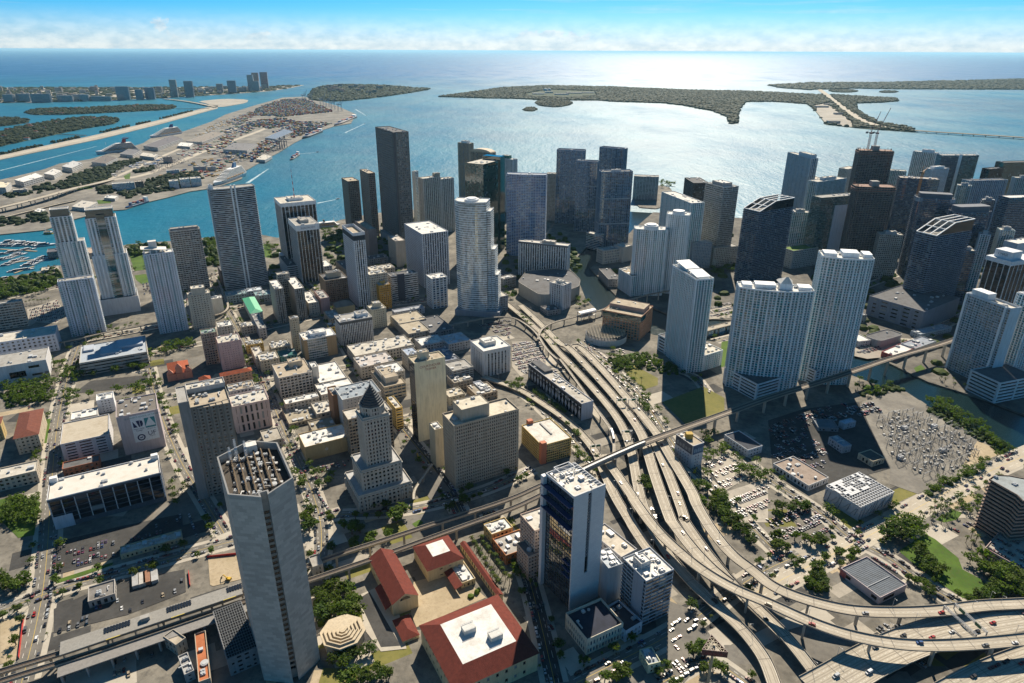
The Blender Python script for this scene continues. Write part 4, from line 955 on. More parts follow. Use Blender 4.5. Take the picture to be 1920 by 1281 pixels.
bld('condo_tower','narrow pale tower peeking out right of the tallest stone tower','tower',rect('X',(772,322),(783,323),h=140,du=14,dv=9,snap=False),S(blank=(0,3),wc=(.62,.66,.66)),ROOF_W,2)
P,h=rect('B',(455,1045),(530,985),h=128,du=22,snap=False)
bld('condo_tower','white and dark glass apartment tower with a round rooftop drum behind the striped hotel','tower',rect('X',(793,336),(826,332),h=132,du=22,snap=False),condo(gl=GL_GREEN,bay=5,pier=2.2,wc=(.68,.69,.66)),ROOF_L,3,pent=(.5,.3,8,BEIGE,.5,.9))
bld('condo_tower','white wing right of the drum-topped apartment tower','tower',rect('X',(827,337),(851,334),h=126,du=20,snap=False),condo(gl=GL_GREEN,bay=5,pier=2.0,wc=(.68,.69,.68)),ROOF_L,3)
bld('condo_tower','slim blue-edged beige tower with twin caps behind the green glass tower','tower',rect('X',(858,268),(880,270),h=158,du=20,snap=False),condo(wc=(.52,.42,.32),gl=GL_BLUE),ROOF_L,2,pent=(.7,.5,6,WHITE))
P,h=rect('X',(881,284),(920,288),h=150,du=24,snap=False);root=bld('condo_tower','round-shouldered beige hotel tower behind the green glass tower','tower',(P,h),condo(wc=(.54,.44,.33),gl=GL_DARK,bay=4.5),ROOF_L,0)
m=MB();v=P[1]-P[0];u=P[3]-P[0]
for i in range(10):
	a0,a1=math.pi*i/10,math.pi*(i+1)/10;p0,p1=P[0]+v*(.5-.5*math.cos(a0)),P[0]+v*(.5-.5*math.cos(a1));z0,z1=h+9*math.sin(a0),h+9*math.sin(a1)
	m.poly([V3(p0,z0),V3(p1,z1),V3(p1+u,z1),V3(p0+u,z0)][::-1]);m.poly([V3(p0,h),V3(p1,h),V3(p1,z1),V3(p0,z0)])
m.build('arched_roof',wall((.54,.44,.33)),root)
P,h=rect('X',(906,309),(940,300),h=190,a=(871.5,306),snap=False)
root=bld('glass_tower','tall dark green and black glass tower behind the banded tower','tower',(P,h),S(fh=4,bay=3,band=.12,pier=.12,dep=.08,wc=(.03,.06,.06),gl=GL_GREEN,blind=.03,tilt=.01),ROOF_L,4,par=0.8)
v=P[1]-P[0];u=P[3]-P[0];m=MB()
for i,(t0,t1)in enumerate(((.86,1.0),)):m.ext([P[0]+v*t0-u.normalized()*3,P[0]+v*(t1+.12)-u.normalized()*3,P[0]+v*(t1+.12)+u*.9,P[0]+v*t0+u*.9],0,h+8)
m.build('blade_wall',glass((.005,.045,.04),blind=0),root)
text_part('sign_lettering','WELLS FARGO',4.5,V3(P[0]+v*.48,h-5),V3(v.normalized(),0),UPZ,plain((.45,.25,.1)),root)
bld('condo_tower','teal glass tower with a white stepped crown right behind the green glass tower','tower',rect('X',(931,296),(962,300),h=140,du=18,snap=False),condo(gl=GL_GREEN),ROOF_W,2,pent=(.6,.4,8,(.05,.18,.15)))
P,h=rect('X',(950,327),(1024,329),base=(962,478),du=22,snap=False);P=bow(P,0,5,8)
root=bld('condo_tower','wide blue glass tower with a curved front and shallow dome roof','tower',(P,h),S(fh=3.2,bay=4.2,band=.5,pier=.5,wc=(.36,.46,.62),dep=.6,gl=((.010,.06,.18),),slab=.8,bal='110',blind=.15),(.30,.33,.38),3)
bld('condo_tower','thin beige tower in the gap right of the blue glass tower','tower',rect('X',(1024,326),(1043,327),h=118,du=20,snap=False),office(wc=(.50,.45,.40),fh=3.2),ROOF_L,2)
ICON=dict(fh=3.2,bay=4.6,band=.55,pier=.6,wc=(.25,.32,.42),dep=.7,gl=((.012,.045,.085),),slab=.7,bal='101',blind=.15)
for lab,b,c_,hh,du in(('tallest of the four slate-blue gridded towers, left end',(1044,282),(1096,284),178,24),('lower slate-blue gridded tower attached to the tallest',(1081,303),(1121,305),164,22),('slate-blue gridded tower behind, second from the right of the four',(1124,277),(1170,281),176,22),('front right slate-blue gridded tower with a small roof drum',(1128,324),(1187,323),165,24)):
	P,h=rect('X',b,c_,h=hh,du=du,snap=False)
	r=bld('condo_tower',lab,'tower',(P,h),S(**ICON),ROOF_L,3,par=2.5,pent=(.35,.3,4,GREY)if 'drum' in lab else None,group=None)
	m=MB()
	for f in(0.33,.66):m.ext(inset(P,-.35),h*f,h*f+2.2,floor=True)
	m.build('belt_course',wall((.34,.38,.42)),r,kind='stuff')
bld('office_block','low banded block between the slate-blue gridded towers','building',rect('F',(525,290),(620,310),base=(528,395),du=16,snap=False),S(fh=3.6,bay=5,band=1.4,pier=0,wc=(.5,.52,.54)),ROOF_L,2)
P,h=rect('F',(645,420),(785,400),base=(645,512),du=24,snap=False);bld('office_block','pale low riverside block at the foot of the slate-blue towers','building',(P,h),S(fh=5,bay=4,band=2,pier=2.2,wc=(.48,.45,.42)),ROOF_G,5)
bld('office_block','windowless grey end block beside the pale riverside block','building',rect('F',(785,395),(850,380),base=(785,500),du=26,snap=False),S(blank=(0,1,2,3),wc=(.46,.44,.42)),ROOF_L,3)
low('low dark roofed riverside building with a terrace by the river bend',rect('F',(680,620),(760,580),h=14,a=(620,540),snap=False),wc=(.40,.36,.34),roofc=ROOF_D,units=2)
P,h=rect('B',(1635,985),(1775,990),h=66,du=26,snap=False);P=bow(P,0,7,8)
bld('hotel_block','curved pale hotel block on the small island at the river mouth','building',(P,h),office(wc=(.42,.42,.44),bay=5,pier=1.4,band=1.6,fh=3.6),ROOF_G,4)
# ---- white riverside hotel, convention hall, small tower
P,h=rect('F',(45,350),(396,385),base=(55,585),du=17,snap=False)
bld('hotel_slab','white hotel slab with rows of tall slots beside the dark river','building',(P,h),S(fh=3.2,bay=4.6,band=.25,pier=2.2,wc=(.66,.67,.69),bandc=(.15,.15,.16),dep=1.0,gl=GL_DARK,top=3,blank=(1,3)),(.58,.55,.5),4,pent=(.7,.25,5,(.5,.45,.4),.5,.6))
pts=[(40,700),(60,760),(190,815),(330,800),(470,760),(474,650),(400,600),(300,575),(110,582),(36,612)]
h=24;P=ccw([G('F',p,h if False else 0).xy for p in[(40,720),(190,815),(300,812),(470,755),(480,705),(420,640),(300,620),(100,640)]])
root=bld('convention_hall','rounded beige convention hall with a dark roof at the river edge','building',(rounded(P,9,3),22),S(blank=tuple(range(64)),wc=(.40,.37,.33)),ROOF_D,5)
bld('office_block','small white stair-stepped tower in front of the rounded convention hall','building',rect('F',(360,665),(420,640),base=(367,838),a=(265,640),snap=False),S(fh=3.3,bay=5,band=.8,pier=2.4,wc=(.66,.66,.68),dep=.7,gl=GL_DARK),ROOF_L,4,pent=(.5,.4,4,OFFW))
low('low annex at the foot of the small white tower',rect('F',(250,845),(340,810),h=8,a=(210,800),snap=False),wc=(.35,.33,.32),roofc=ROOF_D,units=2)
# salmon office with pergola rotunda
P,h=rect('F',(912,888),(1002,815),base=(905,1052),a=(640,852),snap=False)
root=bld('riverside_office','salmon and white office with teal glass top floors by the river','building',(P,h),S(fh=4.0,bay=4.6,band=1.5,pier=1.6,wc=(.48,.25,.15),dep=.4,gl=((.02,.10,.10),)),ROOF_B,5,pent=(.9,.5,6,(.42,.30,.25),.5,.6))
m=MB();Q=inset(P,-.15);m.ext([Q[3],Q[0],Q[0]+(Q[1]-Q[0])*.4,Q[3]+(Q[2]-Q[3])*.4],h-8,h-1,cap=False);m.build('glass_band',glass((.015,.10,.10)),root)
c=G('F',(665,985),12).xy;pr=empty('rotunda',(c.x,c.y,0),'round white rotunda with an open timber pergola roof before the salmon office','pavilion')
circ=lambda c,r,n=28:[c+Vector((math.cos(2*math.pi*i/n),math.sin(2*math.pi*i/n)))*r for i in range(n)]
m=MB();m.ext(circ(c,31),0,9,mt=1);m.build('drum',[wall(OFFW),roofm(ROOF_D)],pr)
m=MB()
for i in range(13):
	x=-27+i*4.5;y=math.sqrt(max(29**2-x*x,1));m.bar((c.x+x,c.y-y,12),(c.x+x,c.y+y,12),.8,h=1);m.bar((c.x-y,c.y+x,12.9),(c.x+y,c.y+x,12.9),.5,h=.7)
for p in circ(c,28,14):m.bar(V3(p,8.9),V3(p,12),.6)
m.build('pergola',plain((.50,.43,.32),.8),pr,kind='stuff')
bld('office_block','white pillared five-storey office left of the motorway','building',rect('E',(1607,1132),(1792,1062),base=(1607,1310),a=(1525,1042)),S(fh=3.7,bay=5.0,band=.3,pier=3.0,wc=(.68,.68,.68),dep=.5,gl=GL_DARK,top=4),ROOF_W,2,pent=(.45,.4,5,OFFW,.6,.45))
# ---- white condos along the river
WC=dict(wc=(.78,.83,.86),gl=((.018,.17,.20),),fh=3.3)
P,h=rect('X',(1190,430),(1253,432),base=(1186,552),du=24,snap=False);P=rounded(bow(P,0,3,4),3.5,2)
root=bld('condo_tower','white teal-windowed riverside tower with a ring on its round roof, front one of the pair','tower',(P,h),condo(**WC,bay=4,bal='01',slab=.08,pier=1.0),ROOF_W,2)
c=centre(P);m=MB();m.tube(V3(c,h),V3(c,h+7),13,12,24);m.tube(V3(c,h+7),V3(c,h+9),9,9,24);m.build('crown',wall(WHITE),root)
P,h=rect('X',(1250,402),(1294,405),h=142,du=24,snap=False);P=rounded(bow(P,0,3,4),3.5,2)
root=bld('condo_tower','white teal-windowed tower with a ring roof, rear one of the pair','tower',(P,h),condo(**WC,bay=4,bal='01',slab=.08,pier=1.0),ROOF_W,2)
c=centre(P);m=MB();m.tube(V3(c,h),V3(c,h+7),11,10,24);m.build('crown',wall(WHITE),root)
bld('condo_tower','long white flat-topped slab behind the ring-roofed pair','tower',rect('X',(1296,382),(1322,390),h=128,a=(1240,362),snap=False),condo(**WC,bay=4.5,slab=.08),(.62,.6,.56),6)
bld('condo_podium','lower white wing at the foot of the front ring-roofed tower','building',rect('F',(755,545),(845,600),base=(752,680),du=20,snap=False),condo(**WC),ROOF_B,3)
bld('office_tower','stone tower with pale bands on one face and dark grid on the other','tower',rect('C',(230,1050),(312,1020),base=(222,1485),a=(130,1010),snap=False),office(wc=(.42,.40,.38),bay=3.2,pier=.8,band=1.5,gl=GL_DARK),ROOF_W,2,pent=(.6,.6,6,(.3,.3,.3)))
bld('office_block','pale stone base block with deep square windows under the banded stone tower','building',rect('F',(1430,400),(1598,385),base=(1420,530),du=30,snap=False),office(wc=(.46,.44,.41),bay=4,pier=1.6,band=1.8),ROOF_G,2)
bld('office_tower','dark brown flat tower at the waterfront left of the banded stone tower','tower',rect('X',(1300,344),(1330,342),h=112,a=(1284,333),snap=False),office(wc=(.10,.085,.08),bay=3.4,pier=.6,band=1.6),ROOF_D,4)
bld('condo_tower','bluish mid-rise block beside the rear ring-roofed tower','tower',rect('F',(1285,365),(1415,360),base=(1290,540),du=20,snap=False),office(wc=(.32,.36,.42),bay=3.6,fh=3.2,gl=GL_BLUE),ROOF_L,6)
# white condo with sculpted roof, left of the field
P,h=rect('X',(1306,527),(1338,517),base=(1290,700),a=(1262,497),snap=False)
root=bld('condo_tower','white balconied tower with a sculpted roof above a slatted garage, left of the field','tower',(P,h),condo(**WC,bay=4.2,slab=.08,bal='011',pier=1.0),ROOF_W,1,par=2.2)
m=MB();v,u=P[1]-P[0],P[3]-P[0]
for t0,t1,z in((.06,.42,5.5),(.5,.94,8)):m.prism([V3(P[0]+v*.1+u*t0,h+z-3),V3(P[0]+v*.9+u*t0,h+z-3),V3(P[0]+v*.9+u*t1,h+z),V3(P[0]+v*.1+u*t1,h+z)],[V3(P[0]+v*.1+u*t0,h+z-2),V3(P[0]+v*.9+u*t0,h+z-2),V3(P[0]+v*.9+u*t1,h+z+1),V3(P[0]+v*.1+u*t1,h+z+1)],floor=True);m.ext([P[0]+v*.2+u*t0,P[0]+v*.8+u*t0,P[0]+v*.8+u*t1,P[0]+v*.2+u*t1],h,h+z-3)
m.build('sculpted_roof',wall(WHITE),root,kind='stuff')
def garage(label,fp,wc=(.62,.66,.70),n=5,roofc=ROOF_D):
	P,h=fp;c=centre(P);root=empty('parking_podium',(c.x,c.y,0),label,'car park')
	facade(root,P,0,h,S(fh=h/n,bay=30,band=h/n*.52,pier=2.5,dep=.8,wc=wc,gl=GL_DARK,blind=0),random.Random(1));roof_cap(root,P,h,roofc,wc,1.2);return root
garage('slatted white garage podium left of the sculpted-roof tower',rect('F',(1185,1090),(1235,1075),base=(1185,1195),a=(990,1030),du=46,dv=26,snap=False))
low('low teal-fronted terrace block right of the sculpted-roof tower',rect('F',(1360,1160),(1490,1120),base=(1362,1265),du=30,snap=False),wc=(.55,.60,.58),roofc=ROOF_L,units=7,st=condo(**WC,bay=4))
# big curved white condo and its partner
P,h=rect('X',(1386,540),(1527,548),base=(1372,724),du=22,snap=False);P=bow(P,0,9,10)
root=bld('condo_tower','wide white tower with a curved balconied front right of the field','tower',(P,h),condo(**WC,bay=4.3,bal='011',pier=.9,spine=(5,(2,3))),ROOF_W,5,par=1.6)
v,u=P[10]-P[0],P[-1]-P[0];m=MB()
for t0,t1,z in((.05,.18,4),(.22,.5,5),(.55,.72,7),(.8,.97,4)):m.ext([P[0]+v*t0+u*.15,P[0]+v*t1+u*.15,P[0]+v*t1+u*.8,P[0]+v*t0+u*.8],h,h+z)
m.build('roof_blocks',wall(WHITE),root,kind='stuff')
m=MB();s=P[0]+v*.62+u*.5;m.prism([V3(s-u*.35-v*.07,h+7),V3(s-u*.35+v*.09,h+7),V3(s+u*.35+v*.12,h+7),V3(s+u*.35-v*.1,h+7)],[V3(s-u*.2,h+15),V3(s-u*.2+v*.03,h+15),V3(s+u*.3+v*.1,h+9),V3(s+u*.3-v*.08,h+9)]);m.build('roof_canopy',wall(OFFW),root)
P,h=rect('X',(1542,482),(1640,488),base=(1528,712),du=26,snap=False);P=bow(P,0,7,8)
root=bld('condo_tower','tallest white teal-glass tower with notched wings right of the curved tower','tower',(P,h),condo(**WC,bay=4.3,bal='101',pier=.9,spine=(5,(1,3))),ROOF_W,4,par=1.8)
v,u=P[8]-P[0],P[-1]-P[0];m=MB()
for t0,t1,z in((.05,.3,4),(.4,.72,6),(.8,.97,5)):m.ext([P[0]+v*t0+u*.2,P[0]+v*t1+u*.2,P[0]+v*t1+u*.85,P[0]+v*t0+u*.85],h,h+z)
m.build('roof_blocks',wall(WHITE),root,kind='stuff')
garage('slatted white podium under the curved white tower beside the field',rect('N',(1735,310),(1900,260),base=(1735,420),a=(1500,190),snap=False))
garage('slatted white podium under the tallest white teal tower beside the rail viaduct',rect('O',(340,215),(560,145),base=(345,310),a=(240,190),du=28,snap=False))
# ---- south bank dark towers
DK=dict(wc=(.11,.15,.22),gl=((.008,.022,.048),),fh=3.4,bay=5)
def slant_crown(root,P,h,rise,n=4):
	"""open white frame that climbs over the roof"""
	v,u=P[1]-P[0],P[3]-P[0]
	prof=[(0,0),(.45,rise),(1,rise*1.08)]
	for k in range(n):
		t=k/(n-1);m=MB();pts=[V3(P[0]+u*t+v*s,h+z+.6)for s,z in prof]
		for a,b in zip(pts,pts[1:]):m.bar(a,b,1.6,h=1.2)
		m.build('crown_rib',wall(WHITE),root)
	m=MB()
	for s,z in((0,0),(.22,rise*.5),(.45,rise),(1,rise*1.08)):m.bar(V3(P[0]+v*s,h+z+.5),V3(P[3]+v*s,h+z+.5),1.3)
	m.build('crown_purlins',wall(WHITE),root,kind='stuff')
	m=MB()
	for q0,q1 in((P[0],P[1]),(P[2],P[3])):
		a,b,c_=(q0,q0+(q1-q0)*.45,q1)if q0 is P[0]else(q1,q1+(q0-q1)*.45,q0)
		m.poly([V3(a,h),V3(b,h),V3(b,h+rise)]if q0 is P[0]else[V3(b,h+rise),V3(b,h),V3(a,h)])
		m.poly([V3(b,h),V3(c_,h),V3(c_,h+rise*1.05),V3(b,h+rise)]if q0 is P[0]else[V3(b,h+rise),V3(c_,h+rise*1.05),V3(c_,h),V3(b,h)])
	m.build('crown_screen',glass((.010,.02,.03)),root)
P,h=rect('C',(430,1185),(615,1150),h=136,a=(345,1150),snap=False)
root=bld('condo_tower','dark banded tower with a slanted white crown frame, nearer the river mouth','tower',(P,h),S(**DK,band=.8,pier=.5,slab=1.6,dep=.6,bandc=(.26,.33,.42)),ROOF_G,0,par=0);slant_crown(root,P,h,15)
P,h=rect('X',(1756,443),(1822,432),base=(1729,585),a=(1720,436),du=34,snap=False)
root=bld('condo_tower','near dark balconied tower with a slanted white crown frame on a broad grey podium','tower',(P,h),S(**DK,band=.9,pier=.5,slab=1.8,dep=.7,bandc=(.34,.42,.52)),ROOF_G,0,par=0);slant_crown(root,P,h,17)
P,h=rect('K',(1105,850),(1365,770),base=(1075,985),a=(705,775),snap=False)
root=low('broad dark grey mall podium under the near slant-crowned tower',(P,h),wc=(.17,.20,.26),roofc=ROOF_D,units=8,st=S(fh=7,bay=16,band=4,pier=8,wc=(.17,.20,.26),gl=GL_DARK,dep=.8,blank=(0,)),name='mall_podium')
bld('condo_tower','slim tall pale tower standing alone before the bay, right of the slant-crowned one','tower',rect('X',(1477,286),(1521,298),h=170,du=18,snap=False),condo(wc=(.56,.62,.68),gl=GL_BLUE,bay=4.5,fh=3.3),ROOF_L,2,pent=(.8,.5,8,(.5,.56,.62),.5,.7))
bld('condo_tower','beige waterfront tower right behind the slim pale tower','tower',rect('X',(1508,330),(1532,338),h=118,du=22,snap=False),office(wc=(.46,.42,.38)),ROOF_L,2)
bld('condo_tower','teal and white tower with a flat white roof right of the slim pale one','tower',rect('X',(1533,342),(1588,335),h=140,du=24,snap=False),condo(gl=((.03,.12,.12),),wc=(.58,.66,.70),bay=4.5),ROOF_L,3,pent=(.5,.4,6,(.5,.55,.6)))
bld('condo_tower','pale beige slab squeezed left of the far construction tower','tower',rect('X',(1590,318),(1608,314),h=120,du=24,snap=False),office(wc=(.48,.46,.43),fh=3.2),ROOF_L,2)
P,h=rect('K',(480,70),(610,55),h=126,a=(345,50),snap=False)
P,h=rect('X',(1540,372),(1618,366),h=136,du=26,snap=False)
root=bld('condo_tower','green glass tower with a plain white panel down its face','tower',(P,h),S(fh=3.3,bay=3.4,band=.5,pier=.15,wc=(.12,.20,.20),gl=((.012,.06,.065),),slab=.6,bal='1',blind=.2),ROOF_G,4)
m=MB();v=P[1]-P[0];u=P[3]-P[0];nn=-u.normalized();m.ext([P[0]+v*.36+nn*1.4,P[0]+v*.66+nn*1.4,P[0]+v*.66,P[0]+v*.36],14,h*.88);m.build('white_panel',wall((.50,.58,.68)),root)
def construction(label,P,h,floors,crane=True):
	root=bld('construction_tower',label,'tower',(P,h),S(fh=3.5,bay=5,band=.45,pier=.5,wc=(.20,.17,.16),gl=((.012,.018,.03),),dep=1.5,slab=.7,bal='1',blind=.02),(.30,.2,.16),0,par=0)
	rng=random.Random(h);m=MB();I=inset(P,1.5)
	for i in range(26):
		k=rng.randrange(len(I));q=I[k]+(I[(k+1)%len(I)]-I[k])*rng.random();m.bar(V3(q,h),V3(q,h+rng.uniform(2,5)),.5)
	m.build('rebar_columns',plain((.30,.15,.10)),root,kind='stuff')
	m=MB();Q=inset(P,-1.2);m.ext(Q,h-4.2,h-3.6,floor=True);m.ext(inset(P,-.8),h-8,h-7.5,floor=True);m.build('edge_screens',plain((.42,.16,.10)),root,kind='stuff')
	m=MB();c=centre(P);m.ext([c+Vector((-7,-6)),c+Vector((7,-6)),c+Vector((7,6)),c+Vector((-7,6))],h,h+9);m.build('core',wall((.28,.27,.26)),root)
	return root
P1,h1=rect('X',(1611,282),(1677,284),h=200,du=30,snap=False);construction('far concrete tower under construction with two cranes on top',P1,h1,0)
P2,h2=rect('X',(1606,350),(1682,352),h=168,du=30,snap=False);construction('near reddish concrete tower under construction',rounded(P2,6,3),h2,0)
P3,h3=rect('X',(1688,334),(1762,338),h=150,du=30,snap=False);bld('condo_tower','dark tower nearing completion behind the orange crane mast','tower',(P3,h3),S(**DK,band=.8,pier=.6,slab=1.2),(.4,.36,.32),8)
def crane(label,base,z0,z1,jib,colr,luff=True):
	root=empty('tower_crane',(base.x,base.y,z0),label,'crane');mt=plain(colr,.5)
	m=MB();s=1.6
	for dx,dy in((-s,-s),(s,-s),(s,s),(-s,s)):m.bar((base.x+dx,base.y+dy,z0),(base.x+dx,base.y+dy,z1),.45)
	z=z0
	while z<z1-3:
		for(a,b)in(((-s,-s),(s,-s)),((s,-s),(s,s)),((s,s),(-s,s)),((-s,s),(-s,-s))):m.bar((base.x+a[0],base.y+a[1],z),(base.x+b[0],base.y+b[1],z+4),.28)
		z+=4
	m.build('mast',mt,root,kind='stuff')
	m=MB();m.box(base.x-3,base.x+3,base.y-2.2,base.y+2.2,z1,z1+3.5);m.build('cab',mt,root)
	j=Vector(jib);a=Vector((base.x,base.y,z1+3));m=MB()
	for off in(Vector((0,-1,0)),Vector((0,1,0)),Vector((0,0,1.6))):m.bar(a+off,a+j+off*.4,.45)
	for i in range(int(j.length/4)):
		t=i/int(j.length/4);p=a+j*t;q=a+j*min(t+.5/int(j.length/4),1);m.bar(p+Vector((0,-1,0)),q+Vector((0,0,1.5)),.25);m.bar(p+Vector((0,1,0)),q+Vector((0,0,1.5)),.25)
	m.build('jib',mt,root,kind='stuff')
	d=Vector((j.x,j.y,0)).normalized();m=MB();m.bar(a,a-d*9+Vector((0,0,1)),1.2);m.box(a.x-d.x*9-2,a.x-d.x*9+2,a.y-d.y*9-1.5,a.y-d.y*9+1.5,z1+1,z1+5);m.build('counterweight',plain((.12,.12,.13)),root)
	m=MB();m.bar(a+Vector((0,0,12)),a+j*.9,.25);m.bar(a,a+Vector((0,0,12))-d*3,.6);m.bar(a+Vector((0,0,12))-d*3,a-d*9,.25);m.build('stays',mt,root,kind='stuff')
c=centre(P1);e=(P1[1]-P1[0]).normalized()
crane('luffing crane on the far construction tower, left of the two',c-e*15,h1,h1+34,(12,0,44),(.35,.18,.16));crane('luffing crane on the far construction tower, right of the two',c-e*2,h1,h1+34,(18,0,52),(.38,.2,.18))
b=gp((1693,478),0).xy;crane('orange tower crane mast climbing beside the dark unfinished tower',b,0,172,(14,10,6),(.55,.25,.06))
b=gp((1690,560),0).xy
bld('condo_tower','white and teal tower in the right background nearest the bay','tower',rect('X',(1712,284),(1756,288),h=152,du=22,snap=False),condo(gl=((.03,.12,.12),),bay=4.5),ROOF_W,2,pent=(.6,.5,7,WHITE,.5,.6))
P,h=rect('X',(1766,292),(1836,292),h=156,du=22,snap=False);root=bld('condo_tower','dark slab with a white centre stripe and latticed top, right background','tower',(P,h),S(**DK,band=1.0,pier=0,slab=.8,bandc=(.26,.28,.31)),ROOF_W,2)
m=MB();v,u=P[1]-P[0],P[3]-P[0];nn=-u.normalized();m.ext([P[0]+v*.46+nn*1.8,P[0]+v*.54+nn*1.8,P[0]+v*.54,P[0]+v*.46],0,h+3);m.build('fin',wall(WHITE),root)
m=MB()
for i in range(15):m.bar(V3(P[0]+v*(i/14),h+1),V3(P[3]+v*(i/14),h+7),.5)
m.build('roof_lattice',wall(WHITE),root,kind='stuff')
bld('condo_tower','stubby white tower in front of the latticed dark slab','tower',rect('X',(1748,318),(1780,316),h=132,du=22,snap=False),office(wc=(.60,.62,.66),fh=3.3,gl=GL_BLUE),ROOF_W,3,pent=(.6,.6,5,WHITE))
bld('condo_tower','pale green tower left of the dark unfinished tower','tower',rect('X',(1668,320),(1700,322),h=134,du=22,snap=False),condo(gl=((.03,.12,.11),),wc=(.50,.58,.58)),ROOF_L,2)
P,h=rect('X',(1720,372),(1793,376),h=150,du=30,snap=False);P=rounded(P,9,4);root=bld('condo_tower','dark round-cornered tower with a white toothed crown','tower',(P,h),S(**DK,band=.8,pier=.5,slab=1.0),ROOF_D,0)
m=MB();c=centre(P);m.ext(inset(P,5),h,h+9);m.build('crown',wall((.12,.13,.16)),root);m=MB();Q=inset(P,.4)
for i in range(0,len(Q)):
	for t in(0,.5):q=Q[i]+(Q[(i+1)%len(Q)]-Q[i])*t;m.bar(V3(q,h-6),V3(q,h+1.5),.9)
m.build('crown_teeth',wall((.52,.54,.58)),root,kind='stuff')
P,h=rect('X',(1797,400),(1864,398),h=138,du=30,snap=False);P=rounded(P,10,4);root=bld('condo_tower','dark round tower with a drum top, right of the near slant-crowned tower','tower',(P,h),S(**DK,band=.8,pier=.5,slab=1.0),ROOF_D,0)
m=MB();m.ext(inset(P,4),h,h+10);m.build('crown',wall((.13,.14,.17)),root)
bld('condo_tower','pair of white-striped blue wings at the right edge background','tower',rect('X',(1818,340),(1890,338),h=132,du=22,snap=False),condo(gl=GL_BLUE,wc=(.52,.58,.66),bay=5),ROOF_D,4)
bld('glass_tower','dark green glass slab at the right edge of the view','tower',rect('X',(1882,306),(1960,304),h=150,du=24,snap=False),S(fh=3.8,bay=3,band=.12,pier=.12,dep=.1,wc=(.02,.05,.05),gl=GL_GREEN,blind=.03),ROOF_D,2)
bld('glass_tower','smaller black glass box left of the dark green slab at the right edge','tower',rect('X',(1856,318),(1882,316),h=138,du=20,snap=False),S(fh=3.8,bay=3,band=.12,pier=.12,dep=.1,wc=(.02,.03,.04),gl=GL_DARK,blind=.03),ROOF_D,2)
bld('condo_tower','dark balconied tower with a white corner fin cut by the right edge','tower',rect('X',(1893,372),(1980,370),h=146,du=26,snap=False),S(**DK,band=.9,pier=.4,slab=1.2,bandc=(.4,.42,.45)),ROOF_W,2)
P,h=rect('K',(1720,500),(1900,470),h=118,a=(1548,455),snap=False)
root=bld('office_tower','black glass tower with white corner ribs and a lettered rooftop sign, right edge','tower',(P,h),S(fh=3.9,bay=9,band=.2,pier=1.0,wc=(.62,.64,.68),bandc=(.02,.02,.03),dep=.5,gl=GL_DARK,blind=.02),ROOF_W,3)
m=MB();m.ext(inset(P,-1.2),h-5,h+1.5,floor=True);m.build('crown_band',wall((.62,.65,.70)),root)
v,u=P[1]-P[0],P[3]-P[0];q=[P[0]+v*.1+u*.15,P[0]+v*.5+u*.15,P[0]+v*.5+u*.85,P[0]+v*.1+u*.85];m=MB();m.ext(q,h+1.5,h+13);po=m.build('sign_box',wall((.66,.68,.72)),root)
text_part('sign_lettering','CHASE',5.0,V3((q[3]+q[0])/2,h+6),V3((q[0]-q[3]).normalized(),0),UPZ,plain((.03,.04,.07)),po)
bld('office_block','white windowless block behind the lettered black tower, right edge','building',rect('K',(1765,370),(1900,350),h=100,du=24,snap=False),S(blank=(0,1,2,3),wc=(.60,.62,.66)),ROOF_W,2)
# ---- tall white framed condo at the right edge
P,h=rect('X',(1895,582),(1915,581),base=(1849,726),a=(1812,552),du=None,snap=False)
root=bld('condo_tower','tall slab of blue glass squares between white end walls, right edge by the river','tower',(P,h),S(fh=3.3,bay=4.0,band=.6,pier=.45,wc=(.58,.64,.70),gl=((.03,.09,.11),),dep=.9,slab=.4,bal='10',blank=(0,2),blind=.3),ROOF_L,4,par=2.6)
v,u=P[1]-P[0],P[3]-P[0];m=MB();m.ext([P[0]+v*.1+u*.55,P[0]+v*.9+u*.55,P[0]+v*.9+u*.92,P[0]+v*.1+u*.92],h,h+9);m.build('penthouse',wall(WHITE),root)
for t in(.10,.98):
	m=MB();s=P[0]+u*t;e=u.normalized();nn=Vector((-e.y,e.x))*(1 if Vector((-e.y,e.x)).dot(v)<0 else-1);m.ext(ccw([s-e*1.4+nn*1.2,s+e*1.4+nn*1.2,s+e*1.4,s-e*1.4]),0,h+2);m.build('fin',wall(WHITE),root)
garage('white framed parking podium with a pool deck at the right edge by the river',rect('O',(1640,300),(1900,250),base=(1640,440),du=40,snap=False),n=6)
q=gp((1897,698),20).xy;e=Vector((.95,.3)).normalized();n_=Vector((-e.y,e.x));bld('condo_tower','blue tower with white frames rising from the pool deck at the right edge','tower',([q,q+e*40,q+e*40+n_*25,q+n_*25],120),condo(**WC,bay=4.5),ROOF_W,2)
low('low office with a green roof terrace below the dark towers',rect('K',(180,420),(355,395),base=(175,545),a=(105,400),du=30,snap=False),wc=(.40,.42,.42),roofc=M_GRASS and(.14,.22,.05),units=0)
low('dark domed low hall between the pale towers on the south bank',rect('K',(170,250),(320,235),base=(165,330),du=30,snap=False),wc=(.08,.10,.14),roofc=ROOF_D,units=1)
low('curved white roofed quay shed beside the moored cars',rect('K',(640,1060),(725,1050),h=8,du=24,snap=False),wc=OFFW,roofc=ROOF_W,units=0)
low('oval concrete pump house near the rail viaduct on the south bank',(rounded(rect('K',(790,1060),(960,1010),h=10,du=26,snap=False)[0],9,3),10),wc=(.34,.33,.34),roofc=ROOF_D,units=1,st=S(blank=tuple(range(40)),wc=(.34,.33,.34)))
low('long blue-grey roofed shed on the south bank street',rect('K',(1075,1010),(1300,960),base=(1075,1040),du=16,snap=False),wc=(.30,.36,.42),roofc=(.30,.34,.38),units=3)
